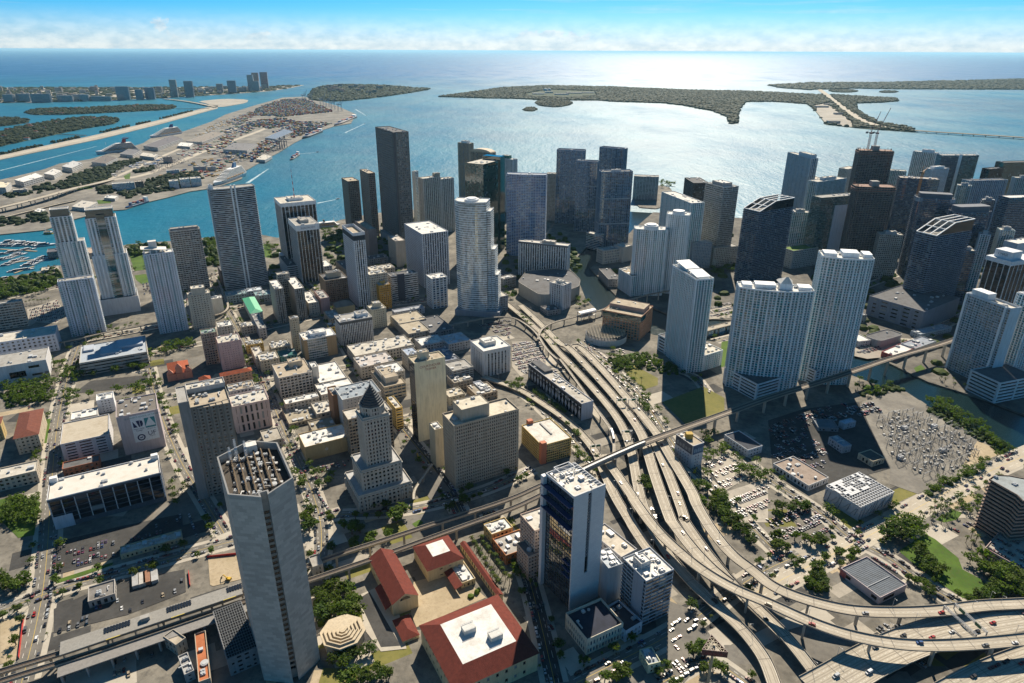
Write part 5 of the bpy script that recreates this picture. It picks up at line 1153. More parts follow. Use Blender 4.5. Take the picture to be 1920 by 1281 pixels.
low('white shed roof beside the viaduct with a red end wall',rect('K',(900,1165),(1080,1085),h=7,a=(800,1130),du=20,snap=False),wc=(.40,.08,.07),roofc=ROOF_W,units=2)
low('grey flat roof office under the viaduct on the south bank',rect('K',(1040,1110),(1190,1060),h=8,a=(970,1080),du=22,snap=False),wc=(.40,.42,.45),roofc=(.28,.31,.36),units=4)

for lab,x0,x1,y,hh,st in(('pale blue tower peeking left of the dark unfinished one',1640,1664,334,132,0),('teal tower squeezed behind the white-toothed round tower',1796,1822,348,126,1),('slim dark tower behind the drum-topped round tower',1842,1866,376,124,2),('blue glass tower half cut by the right edge, rear row',1904,1950,334,138,1),('low beige block between the pale tower and slant crown',1578,1602,398,100,3),('white mid-rise behind the domed hall on the south bank',1484,1518,398,96,0),('grey mid-rise with a pale roof below the near construction tower',1650,1694,440,84,3),('dark mid-rise at the foot of the drum-topped tower',1800,1830,470,92,2),('pale striped mid-rise left of the lettered black tower',1838,1858,440,104,0),('teal mid-rise in front of the white-cornered tower, right edge',1876,1904,432,112,1)):
	bld('condo_tower',lab,'tower',rect('X',(x0,y),(x1,y+2),h=hh,du=20,snap=False),(condo(wc=(.62,.68,.74)),condo(gl=((.02,.12,.13),),wc=(.42,.52,.56)),S(**DK,band=.8,pier=.5,slab=1.0),office(wc=(.42,.40,.37)))[st],ROOF_L,3,pent=(.5,.5,5,GREY))

for lab,k,b,c_,h,du,rc in(('dark roofed garage behind the slim white tower','E',(800,480),(930,440),12,28,ROOF_D),('low dark block at the foot of the tallest stone tower','E',(830,560),(930,530),10,18,ROOF_D),('shaded low block right of the banded glass tower','E',(1690,620),(1790,590),9,22,ROOF_D),('grey low block before the blue glass tower','F',(20,330),(120,320),14,18,ROOF_G),('small pale office in the shade left of the convention hall','F',(-60,620),(30,600),18,18,ROOF_G),('low shop block on the south bank by the domed hall','K',(0,560),(90,540),10,20,ROOF_D),('low white shop block on the south bank behind the slat podiums','K',(640,880),(700,870),12,20,ROOF_W)):
	low(lab,rect(k,b,c_,h=h,du=du,snap=(k=='E')),wc=(.34,.33,.32),roofc=rc,units=4)
# ---------------------------------------------------------------- the near blocks
P,h=rect('M',(1397,607),(1855,480),base=(1412,1042),a=(1312,522))
root=bld('concrete_office','long beige concrete office with a fine grid of small windows','building',(P,h),S(fh=3.7,bay=2.35,band=1.5,pier=1.15,wc=(.43,.375,.30),dep=.7,gl=GL_DARK,blind=.06),(.58,.53,.43),6,par=1.6,pent=(.75,.42,13,(.46,.41,.33),.55,.36))
bld('office_annex','narrow cream stair block with a dark glass end left of the concrete office','building',rect('M',(1262,632),(1320,612),base=(1280,895),a=(1232,575)),S(fh=3.7,bay=9,band=2.0,pier=5.0,wc=(.55,.49,.36),gl=GL_BLUE),ROOF_W,2)
P,h=rect('M',(1118,162),(1337,122),base=(1133,712),a=(1052,142))
root=bld('cream_tower','tall blank cream tower with red lettering and a dark glass flank','tower',(P,h),S(fh=3.6,bay=3.0,band=.3,pier=.2,wc=(.86,.76,.52),bandc=(.03,.03,.035),pc=(.03,.03,.035),dep=.3,gl=GL_DARK,blank=(0,1,2),blind=.05),ROOF_B,3,pent=(.5,.3,8,(.60,.54,.42),.6,.4))
v=(P[1]-P[0]);o_=V3(P[0]+v*.5,h);e3=V3(v.normalized(),0)
text_part('sign_lettering','COURTHOUSE',3.6,o_-UPZ*6.6,e3,UPZ,plain((.33,.04,.02)),root);text_part('sign_lettering','TOWER',3.6,o_+e3*.6-UPZ*10.4,e3,UPZ,plain((.33,.04,.02)),root)
# blocks between the courthouse and the river
low('yellow parking block with open floors behind the cream tower',rect('M',(985,480),(1035,470),h=26,a=(945,380),du=30),wc=(.62,.45,.16),roofc=ROOF_L,units=2,st=S(fh=3.2,bay=7,band=1.4,pier=.8,wc=(.62,.45,.16),gl=GL_DARK))
bld('office_block','beige ledged office left of the cream tower','building',rect('M',(905,330),(1058,295),base=(940,420),a=(820,210)),S(fh=4,bay=6,band=2.3,pier=.7,wc=(.52,.44,.33),dep=.6),ROOF_B,3,pent=(.6,.6,7,(.55,.52,.46)))
P,h=rect('M',(610,420),(880,345),h=44,du=34)
bld('office_block','white topped block with a brown brick end behind the courthouse','building',(P,h),S(fh=4,bay=4,band=2.6,pier=2.8,wc=(.62,.60,.57)),(.28,.32,.36),8)
bld('old_office','brown ledged office directly behind the courthouse tower','building',rect('M',(650,560),(955,470),h=46,du=22),office(wc=(.36,.29,.22),bay=3.4,band=1.6,pier=.6),ROOF_L,5)
bld('office_block','orange brick blank end block behind the courthouse','building',rect('M',(540,390),(600,375),h=40,du=24),S(blank=(0,1,2,3),wc=(.30,.15,.08)),ROOF_B,2)
P,h=rect('M',(345,755),(665,680),base=(360,850),a=(300,660))
root=low('tan bank hall with a round wall emblem left of the courthouse',(P,h),wc=(.47,.34,.17),roofc=ROOF_W,units=9,st=S(blank=(0,1,2,3),wc=(.48,.35,.18)),name='bank_hall')
m=MB();v=P[1]-P[0];e3=V3(v.normalized(),0);nn=Vector((e3.y,-e3.x,0));c0=V3(P[0]+v*.46,h*.55)+nn*.1
for i in range(8):
	a0=2*math.pi*i/8;d=e3*math.cos(a0)+UPZ*math.sin(a0);t_=e3*-math.sin(a0)+UPZ*math.cos(a0);m.poly([c0+d*.8-t_*.4,c0+d*2.0,c0+d*.8+t_*.4])
m.build('emblem',plain((.75,.75,.75)),root,kind='stuff')
low('brown gravel shop roof behind the tan bank hall',rect('M',(400,640),(560,570),h=11,a=(350,580)),wc=(.40,.35,.28),roofc=(.30,.27,.21),units=3)
low('grey roof wedge building left of the tan bank hall',rect('M',(60,720),(190,690),h=9,a=(0,650)),wc=(.36,.34,.30),roofc=(.36,.33,.28),units=2)
low('brown shop block with cluttered roof at the corner behind the bank hall',rect('M',(235,590),(425,520),base=(240,612),a=(190,470)),wc=(.42,.36,.27),roofc=(.34,.30,.23),units=10)
bld('office_block','white gridded six-storey office with a tall white fin wall','building',rect('M',(160,265),(395,215),base=(180,405),a=(100,175)),S(fh=4,bay=4.4,band=1.4,pier=1.2,wc=(.62,.58,.52),dep=.8,gl=GL_DARK),ROOF_B,6,pent=(.3,.4,7,(.58,.50,.38),.7,.65))
bld('fin_block','tall thin white wall block beside the white gridded office','building',rect('M',(395,190),(440,180),base=(410,340),du=16),S(blank=(0,1,2,3),wc=(.62,.60,.56)),ROOF_W,1)
for lab,k,b,c_,a,h,rc,n in(('bright white triangular roof right of the gridded office','M',(450,300),(640,245),(425,150),15,ROOF_W,4),('long white roof with parapets below the bright white roof','M',(460,385),(700,310),(430,300),14,ROOF_W,6),
	('low white terrace roof in front of the gridded office','M',(210,450),(445,390),(180,420),12,ROOF_W,4),('cream roofed shop row before the long white roof','M',(430,520),(550,485),(395,440),10,ROOF_L,6),
	('long cluttered roof terrace across from the white finned office','M',(700,110),(1115,20),(640,35),14,ROOF_L,18),('pale roof with skylight ridges left of the cream tower','M',(740,190),(970,110),(700,110),16,(.5,.46,.43),10),
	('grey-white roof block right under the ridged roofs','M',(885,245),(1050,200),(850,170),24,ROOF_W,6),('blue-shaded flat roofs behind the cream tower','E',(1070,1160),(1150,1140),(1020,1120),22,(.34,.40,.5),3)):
	low(lab,rect(k,b,c_,h=h,a=a),wc=(.55,.50,.43),roofc=rc,units=n)
P,h=rect('E',(337,1052),(567,1022),base=(356,1188),a=(287,1012))
root=bld('office_block','white office with a mirror glass front and tan brick end','building',(P,h),S(fh=3.7,bay=3.0,band=1.0,pier=.2,wc=(.62,.62,.62),gl=((.10,.15,.16),),tilt=.015,blank=(3,)),ROOF_W,7,pent=(.5,.5,5,WHITE))
m=MB();v=P[1]-P[0];m.ext([P[0]+v*.7-EU*.35,P[1]-EU*.35,P[1]+EU*.1,P[0]+v*.7+EU*.1],0,h);m.ext([P[0]-EU*.35-EV*.35,P[0]+v*.1-EU*.35,P[0]+v*.1,P[0]-EV*.35+EU*20],0,h+.4);m.build('brick_panel',wall((.42,.29,.16)),root,kind='stuff')
bld('old_office','slender beige old tower left of the mirror-fronted office','building',rect('E',(243,905),(302,890),base=(285,1125),du=13),office(wc=(.44,.38,.28),bay=3,pier=1.6,band=1.8,fh=3.4),ROOF_D,2)
low('teal glazed low roof beside the mirror-fronted office',rect('E',(175,1170),(290,1140),h=10,du=22),wc=(.1,.25,.25),roofc=(.05,.16,.16),units=2)
low('cream low block at the foot of the slender old tower',rect('E',(30,1200),(160,1150),h=16,du=26),wc=(.55,.48,.36),units=7)
low('roof terrace with orange box between the low blocks',rect('E',(110,1110),(240,1060),h=12,du=24),wc=(.52,.46,.36),roofc=ROOF_L,units=9)
low('tan flat parking roof with parapets, front one by the guideway loop',rect('E',(1078,1008),(1228,968),h=13,a=(1000,940)),wc=(.30,.29,.27),roofc=(.40,.35,.27),units=3)
low('tan flat parking roof with parapets, rear one by the guideway loop',rect('E',(1010,935),(1200,880),h=13,a=(940,880)),wc=(.30,.29,.27),roofc=(.40,.35,.27),units=3)
low('dark flat roof with a stair box below the banded tower',rect('E',(1230,1000),(1390,930),h=12,a=(1140,880)),wc=(.24,.24,.25),roofc=ROOF_D,units=3)
low('faceted white roof inside the guideway loop',rect('E',(1170,1090),(1330,1030),h=12,a=(1110,1050)),wc=(.45,.46,.48),roofc=ROOF_W,units=8)
low('white roof island inside the guideway loop, right one',rect('E',(1360,1080),(1510,1020),h=12,a=(1305,1010)),wc=(.45,.46,.48),roofc=(.52,.54,.58),units=8)
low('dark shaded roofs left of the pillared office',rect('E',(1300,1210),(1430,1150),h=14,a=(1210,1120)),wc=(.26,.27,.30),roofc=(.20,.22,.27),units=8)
bld('office_block','grey slotted car ramp building left of the pillared office','car park',rect('E',(1390,1270),(1530,1215),h=18,a=(1330,1210)),S(fh=3,bay=6,band=1.6,pier=.8,wc=(.45,.44,.42),gl=GL_DARK),ROOF_G,2)
low('brown shop with a parapet right of the cream tower',rect('M',(1400,300),(1525,245),h=11,a=(1345,250)),wc=(.36,.32,.27),roofc=(.34,.31,.26),units=6)
low('cream annex at the right foot of the cream tower',rect('M',(1365,400),(1475,360),base=(1370,460),a=(1345,350),du=20),wc=(.55,.49,.38),roofc=(.48,.43,.34),units=3)
low('low grey shop roofs before the pillared office',rect('M',(1560,390),(1700,330),h=9,a=(1480,330)),wc=(.40,.32,.24),roofc=(.34,.30,.24),units=7)
low('white cube shop beside the motorway slip',rect('M',(1590,345),(1640,330),h=10,a=(1530,295)),wc=(.6,.62,.66),roofc=(.45,.48,.53),units=2)
low('row of pale shops along the old street behind the pink block',rect('D',(1700,960),(1840,900),h=12,a=(1690,900),du=20),wc=(.50,.45,.38),units=8)
low('yellow fronted shop row by the people mover bend',rect('D',(1740,1090),(1850,1010),h=12,a=(1720,990),du=16),wc=(.52,.38,.12),units=6)
low('pale flat roof beside the cream prewar hotel',rect('D',(1540,960),(1640,920),h=20,du=22),wc=(.52,.49,.43),roofc=ROOF_W,units=5)
low('teal-grey roof block below the muralled podium',rect('D',(1600,740),(1740,690),h=13,du=26),wc=(.30,.38,.40),roofc=(.20,.30,.33),units=5)
low('white market roof by the green gable hall',rect('D',(1730,710),(1850,670),h=12,du=18),wc=(.5,.53,.58),roofc=(.52,.58,.64),units=5)
low('grey garage roof left of the twin striped offices',rect('E',(0,740),(110,700),h=12,du=26),wc=(.35,.4,.42),roofc=(.22,.33,.36),units=6)
low('shaded low block behind the twin striped offices',rect('E',(20,970),(70,950),h=16,a=(-60,880)),wc=(.40,.40,.42),roofc=ROOF_G,units=4)
low('round-ended pale roof behind the narrow pink block',rect('E',(370,790),(440,750),h=20,a=(345,690)),wc=(.56,.53,.48),roofc=ROOF_W,units=5)
low('flat roofs with vents below the tan hall',rect('E',(520,900),(600,870),h=12,a=(460,860)),wc=(.42,.36,.28),roofc=ROOF_G,units=5)
low('mustard shop block by the white finned office',rect('E',(520,960),(590,930),h=14,du=16),wc=(.50,.36,.10),roofc=ROOF_D,units=2)
low('long white low building at the foot of the striped dark office',rect('E',(980,855),(1185,790),h=9,du=14),wc=(.48,.50,.55),roofc=(.36,.38,.42),units=3)
low('pale rooftops behind the yellow-orange corner block',rect('E',(810,560),(980,520),h=40,du=26),wc=(.50,.44,.36),roofc=ROOF_L,units=10)
low('brown long roofed garage right of the slim white tower',rect('E',(560,490),(640,560),h=20,du=30,snap=False),wc=(.30,.26,.22),roofc=ROOF_D,units=3)
low('white market hall behind the brown hotel',rect('E',(480,530),(535,510),h=18,a=(470,460)),wc=(.55,.57,.60),roofc=ROOF_W,units=2)
low('plain beige depot between the old street and the people mover',rect('M',(0,130),(60,100),h=14,a=(-60,60)),wc=(.50,.45,.38),units=6)
low('pale shop rows below the depot on the old street',rect('M',(-10,420),(90,400),h=15,a=(-60,330)),wc=(.52,.44,.40),roofc=ROOF_G,units=8)
# yellow open car park, black-and-white long office, small billboard hotel
P,h=rect('N',(212,742),(425,700),base=(236,866),a=(60,605),snap=False)
root=bld('car_park','yellow trellised parking garage with salmon stair towers and a pale roof','car park',(P,h),S(fh=3.3,bay=2.6,band=.9,pier=.35,wc=(.62,.45,.17),dep=.6,gl=((.06,.05,.03),),blind=0),(.62,.59,.54),0,par=1.0)
for q in(P[0],P[3]+(P[2]-P[3])*.25):
	m=MB();e=(P[1]-P[0]).normalized();n_=Vector((-e.y,e.x));m.ext([q-e*1-n_*1.2,q+e*5-n_*1.2,q+e*5+n_*4,q-e*1+n_*4],0,h+4);m.build('stair_tower',wall((.50,.17,.09)),root)
m=MB();v,u=P[1]-P[0],P[3]-P[0];m.ext([P[0]+v*.55+u*.35,P[0]+v*.6+u*.35,P[0]+v*.6+u*.9,P[0]+v*.55+u*.9],h,h+1.3);m.build('ramp_wall',wall(CONC),root)
P,h=rect('N',(492,447),(572,415),base=(497,562),a=(120,155),snap=False)
root=bld('slab_office','long low black-fronted office with white cross panels beside the motorway','building',(P,h),S(fh=6.5,bay=7,band=.5,pier=1.0,wc=(.52,.54,.60),bandc=(.04,.045,.06),pc=(.05,.055,.08),dep=.6,gl=GL_DARK,blank=(0,2),top=2.5),(.45,.42,.37),5)
e=(P[3]-P[0]);k=int(e.length/7);n_=Vector((e.y,-e.x)).normalized();n_=n_ if n_.dot(P[1]-P[0])<0 else-n_;m=MB()
for i in range(k):
	s=P[0]+e*((i+.5)/k)+n_*.3;m.poly([V3(s,2),V3(s+e.normalized()*2.3,8),V3(s,14),V3(s-e.normalized()*2.3,8)]);m.poly([V3(s,14.2),V3(s+e.normalized()*2.3,17.5),V3(s-e.normalized()*2.3,17.5)])
m.build('diamond_panels',plain((.45,.48,.55)),root,kind='stuff')
m=MB();v,u=P[1]-P[0],P[3]-P[0];m.ext([P[0]+v*.25+u*.72,P[0]+v*.98+u*.72,P[0]+v*.98+u*.995,P[0]+v*.25+u*.995],h,h+3);m.build('upper_roof',roofm(ROOF_D),root)
for i in range(9):o=bpy.data.objects.new('roof_unit',UNIT['fan']);col.objects.link(o);o.parent=root;q=P[0]+v*.78+u*(.2+.055*i);o.location=(q.x-root.location.x,q.y-root.location.y,h);o.scale=(2.2,2.6,1.4);o.rotation_euler=(0,0,GRID)
P,h=rect('N',(1280,745),(1355,712),base=(1270,900),a=(1160,660),snap=False)
root=bld('billboard_hotel','small white block wrapped in blue billboards beside the rail viaduct','building',(P,h),S(fh=3.6,bay=4,band=2.0,pier=2.6,wc=(.62,.62,.64),gl=GL_DARK),ROOF_B,2)
for k_,(q0,q1)in enumerate(((P[3],P[0]),(P[0],P[1]))):
	e=(q1-q0);n_=Vector((e.y,-e.x)).normalized()*.5;m=MB();a,b=q0+e*.03+n_,q1-e*.03+n_
	m.prism([V3(a,h-10),V3(b,h-10),V3(b-n_*.6,h-10),V3(a-n_*.6,h-10)],[V3(a,h+1),V3(b,h+1),V3(b-n_*.6,h+1),V3(a-n_*.6,h+1)]);po=m.build('billboard',plain((.03,.10,.20)if k_ else(.05,.06,.09),.5),root)
	m=MB()
	for i in range(5):t0=.1+.17*i;s=q0+e*t0+n_*1.12;s2=q0+e*(t0+.12)+n_*1.12;m.poly([V3(s,h-8),V3(s2,h-8),V3(s2,h-3-i%2*2),V3(s,h-4)])
	m.build('poster',plain((.16,.30,.42)if k_ else(.18,.2,.22),.5),po,kind='stuff')
m=MB();q=P[0]+(P[1]-P[0])*.5+(P[3]-P[0])*.6;m.ext([q+Vector((-3,-3)),q+Vector((4,-3)),q+Vector((4,3)),q+Vector((-3,3))],h,h+6);m.build('roof_hut',wall((.45,.30,.05)),root)
# ---- white tower with blue fins and its neighbours in the front
P,h=rect('N',(440,1118),(660,1058),h=104,a=(222,965),snap=False)
root=bld('white_tower','tall white panelled tower with a lattice slot and projecting blue fins in front','tower',(P,h),S(fh=3.6,bay=3.0,band=.2,pier=.12,wc=(.60,.61,.63),bandc=(.05,.07,.1),pc=(.05,.07,.1),dep=.25,gl=((.30,.30,.30),),blank=(0,1,2),tilt=.0015,rough=.02,blind=0,metal=.85),(.62,.59,.54),8,par=2.2)
v,u=P[1]-P[0],P[3]-P[0];ev,eu=v.normalized(),u.normalized()
t=NT('panel joints');
br=t.new('ShaderNodeTexBrick');t.L.new(wall_uv(t),br.inputs['Vector']);br.inputs['Scale'].default_value=1;br.inputs['Brick Width'].default_value=3.4;br.inputs['Row Height'].default_value=1.8;br.inputs['Mortar Size'].default_value=.03;br.inputs['Color1'].default_value=(.60,.61,.62,1);br.inputs['Color2'].default_value=(.55,.56,.58,1);br.inputs['Mortar'].default_value=(.36,.37,.39,1);br.offset=0.5
PAN=t.set(br.outputs[0],.6,.4)
m=MB()
for t0,t1 in((-.02,.44),(.56,1.02)):m.ext([P[0]+v*t0-eu*1.2,P[0]+v*t1-eu*1.2,P[0]+v*t1-eu*.05,P[0]+v*t0-eu*.05],0,h+3.5)
m.build('front_panels',PAN,root,kind='stuff')
m=MB();a,b=P[0]+v*.44,P[0]+v*.56
m.poly([V3(a-eu*.08,h*.30),V3(b-eu*.08,h*.30),V3(b-eu*.08,h),V3(a-eu*.08,h)],1);m.ext([a-eu*1.1,b-eu*1.1,b-eu*.05,a-eu*.05],0,h*.30,0)
z=h*.45
while z<h-3:
	m.bar(V3(a-eu*.7,z),V3(b-eu*.7,z+3),.25,2);m.bar(V3(b-eu*.7,z),V3(a-eu*.7,z+3),.25,2);m.bar(V3(a-eu*.7,z),V3(b-eu*.7,z),.2,2);z+=3
m.build('lattice_slot',[PAN,glass((.012,.015,.02),blind=0),plain((.35,.37,.4))],root,kind='stuff')
for i,zz in enumerate((h-7,h-17,h-27,h*.42,h*.36,h*.30)):
	m=MB();n_=-ev;wd=4.5 if i<3 else 2.5;e0,e1=(P[0]+eu*.3,P[3]-eu*.3)if i<3 else(P[0]+eu*.3,P[0]+eu*9);m.prism([V3(e0,zz),V3(e0+n_*wd,zz+.5),V3(e1+n_*wd,zz+.5),V3(e1,zz)],[V3(e0,zz+.7),V3(e0+n_*wd,zz+1.1),V3(e1+n_*wd,zz+1.1),V3(e1,zz+.7)],floor=True);m.build('blue_fin',plain((.02,.05,.15),.5),root)
m=MB();m.ext([P[3]-ev*3.5-eu*2,P[3]-ev*.1-eu*2,P[3]-ev*.1+eu*1.5,P[3]-ev*3.5+eu*1.5],0,h+1);m.build('side_pylon',PAN,root)
m=MB();q=[P[3]+ev*6-eu*10,P[3]+ev*20-eu*10,P[3]+ev*20-eu*2,P[3]+ev*6-eu*2]
for i in range(4):m.bar(V3(q[i],h),V3(q[i],h+6),.5);m.bar(V3(q[i],h+6),V3(q[(i+1)%4],h+6),.5);m.bar(V3(q[i],h),V3(q[(i+1)%4],h+6),.3)
m.build('roof_frame',plain((.5,.52,.55)),root,kind='stuff')
m=MB()
for i in range(12):s=P[1]-ev*1.0+u*(i/12);m.bar(V3(s,h),V3(s,h+3),.4);m.bar(V3(s,h+3),V3(s-ev*5,h+3),.35)
m.build('roof_rails',plain((.55,.57,.6)),root,kind='stuff')
P,h=rect('R',(945,570),(1140,485),base=(925,880),a=(785,400),snap=False)
root=bld('office_block','grey-blue banded block with a cluttered roof at the right foot of the white tower','building',(P,h),S(fh=3.5,bay=6,band=.9,pier=.15,wc=(.40,.44,.50),dep=.4,gl=((.04,.05,.06),),blind=.15),ROOF_W,10,pent=(.35,.35,5,(.55,.55,.55),.6,.35))
m=MB();m.ext([P[0]-EV*.0+(P[3]-P[0])*.08-(P[1]-P[0]).normalized()*.5,P[0]-(P[1]-P[0]).normalized()*.05+(P[3]-P[0])*.08,P[0]-(P[1]-P[0]).normalized()*.05+(P[3]-P[0])*.5,P[0]+(P[3]-P[0])*.5-(P[1]-P[0]).normalized()*.5],0,h);m.build('blank_panel',wall((.34,.38,.45)),root)
bld('office_block','grey blank link block between the white tower and the banded block','building',rect('R',(680,480),(780,445),base=(670,720),du=20,snap=False),S(blank=(0,1,2,3),wc=(.42,.45,.49)),(.42,.46,.50),8)
low('low flat beige roof hall behind the banded block',rect('R',(770,400),(880,340),h=20,a=(640,300),du=40,snap=False),wc=(.44,.44,.46),roofc=(.52,.47,.39),units=3)
P,h=rect('R',(528,992),(780,866),base=(527,1085),a=(382,800),snap=False)
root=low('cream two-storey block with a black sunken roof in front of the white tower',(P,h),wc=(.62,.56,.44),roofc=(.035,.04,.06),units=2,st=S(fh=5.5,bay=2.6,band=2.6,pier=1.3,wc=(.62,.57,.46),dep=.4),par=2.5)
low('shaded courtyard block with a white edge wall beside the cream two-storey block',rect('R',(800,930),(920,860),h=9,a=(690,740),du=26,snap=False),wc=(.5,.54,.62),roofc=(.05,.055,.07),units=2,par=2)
bld('old_office','pink office slab with small windows behind the white tower','building',rect('R',(160,215),(195,200),base=(165,520),a=(75,130),du=24,dv=24),office(wc=(.52,.40,.33),bay=2.6,pier=1.0,band=1.7,fh=3.4),ROOF_L,2)
low('pink lower wing beside the pink office slab',rect('R',(115,400),(155,385),base=(120,560),a=(10,320),dv=14),wc=(.50,.38,.31),roofc=ROOF_D,units=1,st=office(wc=(.50,.38,.31),bay=2.6,pier=1.0,band=1.7,fh=3.4))
P,h=rect('R',(960,1160),(1045,1130),base=(990,1215),a=(900,1050),snap=False);low('small pale yellow shed with a blue-grey roof in the front lot',(P,h),wc=(.60,.60,.42),roofc=(.33,.37,.42),units=2)
low('flat white roof with yellow walls by the rail viaduct',rect('Q',(1660,240),(1803,170),h=10,a=(1635,190),du=16),wc=(.62,.46,.20),roofc=ROOF_W,units=4)
low('orange-walled row of grey roofs right of the palm row',rect('Q',(1760,390),(1950,310),h=9,a=(1680,260)),wc=(.50,.18,.06),roofc=(.36,.34,.31),units=6)
# ---- red tile cultural centre
CW=(.62,.50,.30)
def gable(root,P,z,rise,mat,over=.6):
	a,b,c,d=inset(P,-over);r0,r1=(a+b)/2,(d+c)/2;m=MB()
	m.poly([V3(a,z),V3(r0,z+rise),V3(r1,z+rise),V3(d,z)][::-1]);m.poly([V3(r0,z+rise),V3(b,z),V3(c,z),V3(r1,z+rise)][::-1]);o=m.build('roof',mat,root)
	return o
P,h=rect('Q',(962,728),(1140,662),base=(975,812),a=(790,408))
root=low('long hall with a red tiled gable roof and an arched gable window',(P,h),wc=CW,units=0,par=0,name='tiled_hall',st=S(fh=6,bay=7,band=4,pier=5,wc=CW,gl=GL_DARK,dep=.3,blank=(0,2)));gable(root,P,h+.02,6.5,TILE_R)
m=MB();a,b=P[0],P[1];m.poly([V3(a,h),V3(b,h),V3((a+b)/2,h+6)]);m.poly([V3(P[2],h),V3(P[3],h),V3((P[2]+P[3])/2,h+6)]);m.build('gable_wall',wall(CW),root,kind='stuff')
m=MB();c0=(a+b)/2-EU*.08;pts=[V3(c0+EV*4.2*math.cos(math.pi*i/12),h+.4+3.0*math.sin(math.pi*i/12))for i in range(13)];m.poly(pts);m.build('arched_window',glass((.012,.014,.02)),root)
m=MB();u=P[3]-P[0];m.prism([V3(P[0]-EV*5+u*.05,6.0),V3(P[0]-EV*.1+u*.05,9),V3(P[0]-EV*.1+u*.5,9),V3(P[0]-EV*5+u*.5,6.0)],[V3(P[0]-EV*5+u*.05,6.4),V3(P[0]-EV*.1+u*.05,9.4),V3(P[0]-EV*.1+u*.5,9.4),V3(P[0]-EV*5+u*.5,6.4)],floor=True);m.build('side_awning',TILE_R,root)
P,h=rect('Q',(1210,490),(1460,405),base=(1215,572),a=(1100,330))
root=low('square pavilion with a red tiled hip roof and a flat white centre',(P,h),wc=CW,units=0,par=0,name='tiled_pavilion',st=S(fh=8,bay=7,band=5,pier=5.5,wc=CW,gl=GL_DARK,dep=.3))
Q=inset(P,-.8);I=inset(P,8.0);m=MB()
for i in range(4):j=(i+1)%4;m.poly([V3(Q[i],h),V3(Q[j],h),V3(I[j],h+5),V3(I[i],h+5)])
m.build('tiled_slopes',TILE_R,root);m=MB();m.poly([V3(p,h+5.02)for p in I]);m.build('flat_centre',roofm(ROOF_W),root)
P,h=rect('Q',(1448,585),(1548,555),base=(1450,618),a=(1375,470),du=24);root=low('small flat white roofed annex with a tiled skirt beside the pavilion',(P,h),wc=CW,roofc=ROOF_W,units=4)
m=MB();u=P[3]-P[0];m.prism([V3(P[0]-EV*7-EU*3,4.5),V3(P[0]-EV*.1-EU*3,6.6),V3(P[0]-EV*.1+u*.9,6.6),V3(P[0]-EV*7+u*.9,4.5)],[V3(P[0]-EV*7-EU*3,4.9),V3(P[0]-EV*.1-EU*3,7.0),V3(P[0]-EV*.1+u*.9,7.0),V3(P[0]-EV*7+u*.9,4.9)],floor=True);m.build('tiled_skirt',TILE_R,root)
P,h=rect('Q',(1700,670),(1735,650),h=6,a=(1420,310),dv=5);root=low('narrow red tiled arcade roof beside the palm row',(P,h),wc=CW,units=0,par=0,name='arcade');gable(root,P,h+.02,1.5,TILE_R,.3)
P,h=rect('Q',(1035,985),(1140,920),base=(1040,1005),a=(980,860),du=22);root=low('small tiled link roof between the long hall and the big museum',(P,h),wc=CW,units=0,par=0,name='tiled_link');hip(root,P,h+.02,3,TILE_R,.5)
P,h=rect('Q',(1400,1330),(1990,1080),h=17,a=(1080,920))
root=low('big museum with wide red tiled eaves round a flat white roof',(P,h),wc=CW,units=0,par=0,name='tiled_museum',st=S(fh=8.5,bay=7,band=5.5,pier=5.0,wc=CW,gl=GL_DARK,dep=.3))
Q=inset(P,-1.0);I=inset(P,11.0);m=MB()
for i in range(4):j=(i+1)%4;m.poly([V3(Q[i],h),V3(Q[j],h),V3(I[j],h+6),V3(I[i],h+6)])
m.build('tiled_slopes',TILE_R,root);m=MB();m.poly([V3(p,h+6.02)for p in I]);m.build('flat_centre',roofm((.66,.65,.63),.35),root)
v,u=I[1]-I[0],I[3]-I[0]
for t0,t1 in((.38,.62),(.72,.25)):
	q=I[0]+v*t0+u*t1;m=MB();m.ext([q-EV*4.5-EU*3.2,q+EV*4.5-EU*3.2,q+EV*4.5+EU*3.2,q-EV*4.5+EU*3.2],h+6,h+10.2);po=m.build('roof_plant',wall((.60,.60,.58)),root)
	m=MB()
	for s in(-1,1):m.bar(V3(q-EV*4.5+EU*3*s,h+11),V3(q+EV*4.5+EU*3*s,h+11),.2);[m.bar(V3(q+EV*(x*1.5)+EU*3*s,h+10),V3(q+EV*(x*1.5)+EU*3*s,h+11),.15)for x in range(-3,4)]
	m.build('roof_rail',plain((.6,.6,.6)),po,kind='stuff')
# octagonal fan-roofed pavilion
c=G('Q',(612,920),9).xy;root=empty('octagon_pavilion',(c.x,c.y,0),'octagonal cream pavilion with stepped ridges on its flat roof','pavilion')
octo=lambda c,r,o=0:[c+Vector((math.cos(GRID+math.pi/8+i*math.pi/4+o),math.sin(GRID+math.pi/8+i*math.pi/4+o)))*r for i in range(8)]
CRM=(.50,.42,.30)
m=MB();m.ext(octo(c,15),0,8.6);m.build('drum',wall((.42,.37,.29)),root);m=MB();m.ext(octo(c,16.6),8.6,9.8,floor=True);m.build('roof',wall(CRM),root)
for i,r in enumerate((14,11,8,5,2.4)):
	O,I2=octo(c,r),octo(c,r-1.0);m=MB()
	for j in(3,4,5,6,7):k=(j+1)%8;m.prism([V3(q,9.8)for q in(O[j],O[k],I2[k],I2[j])],[V3(q,11.2)for q in(O[j],O[k],I2[k],I2[j])])
	m.build('roof_ridge',wall(CRM),root)
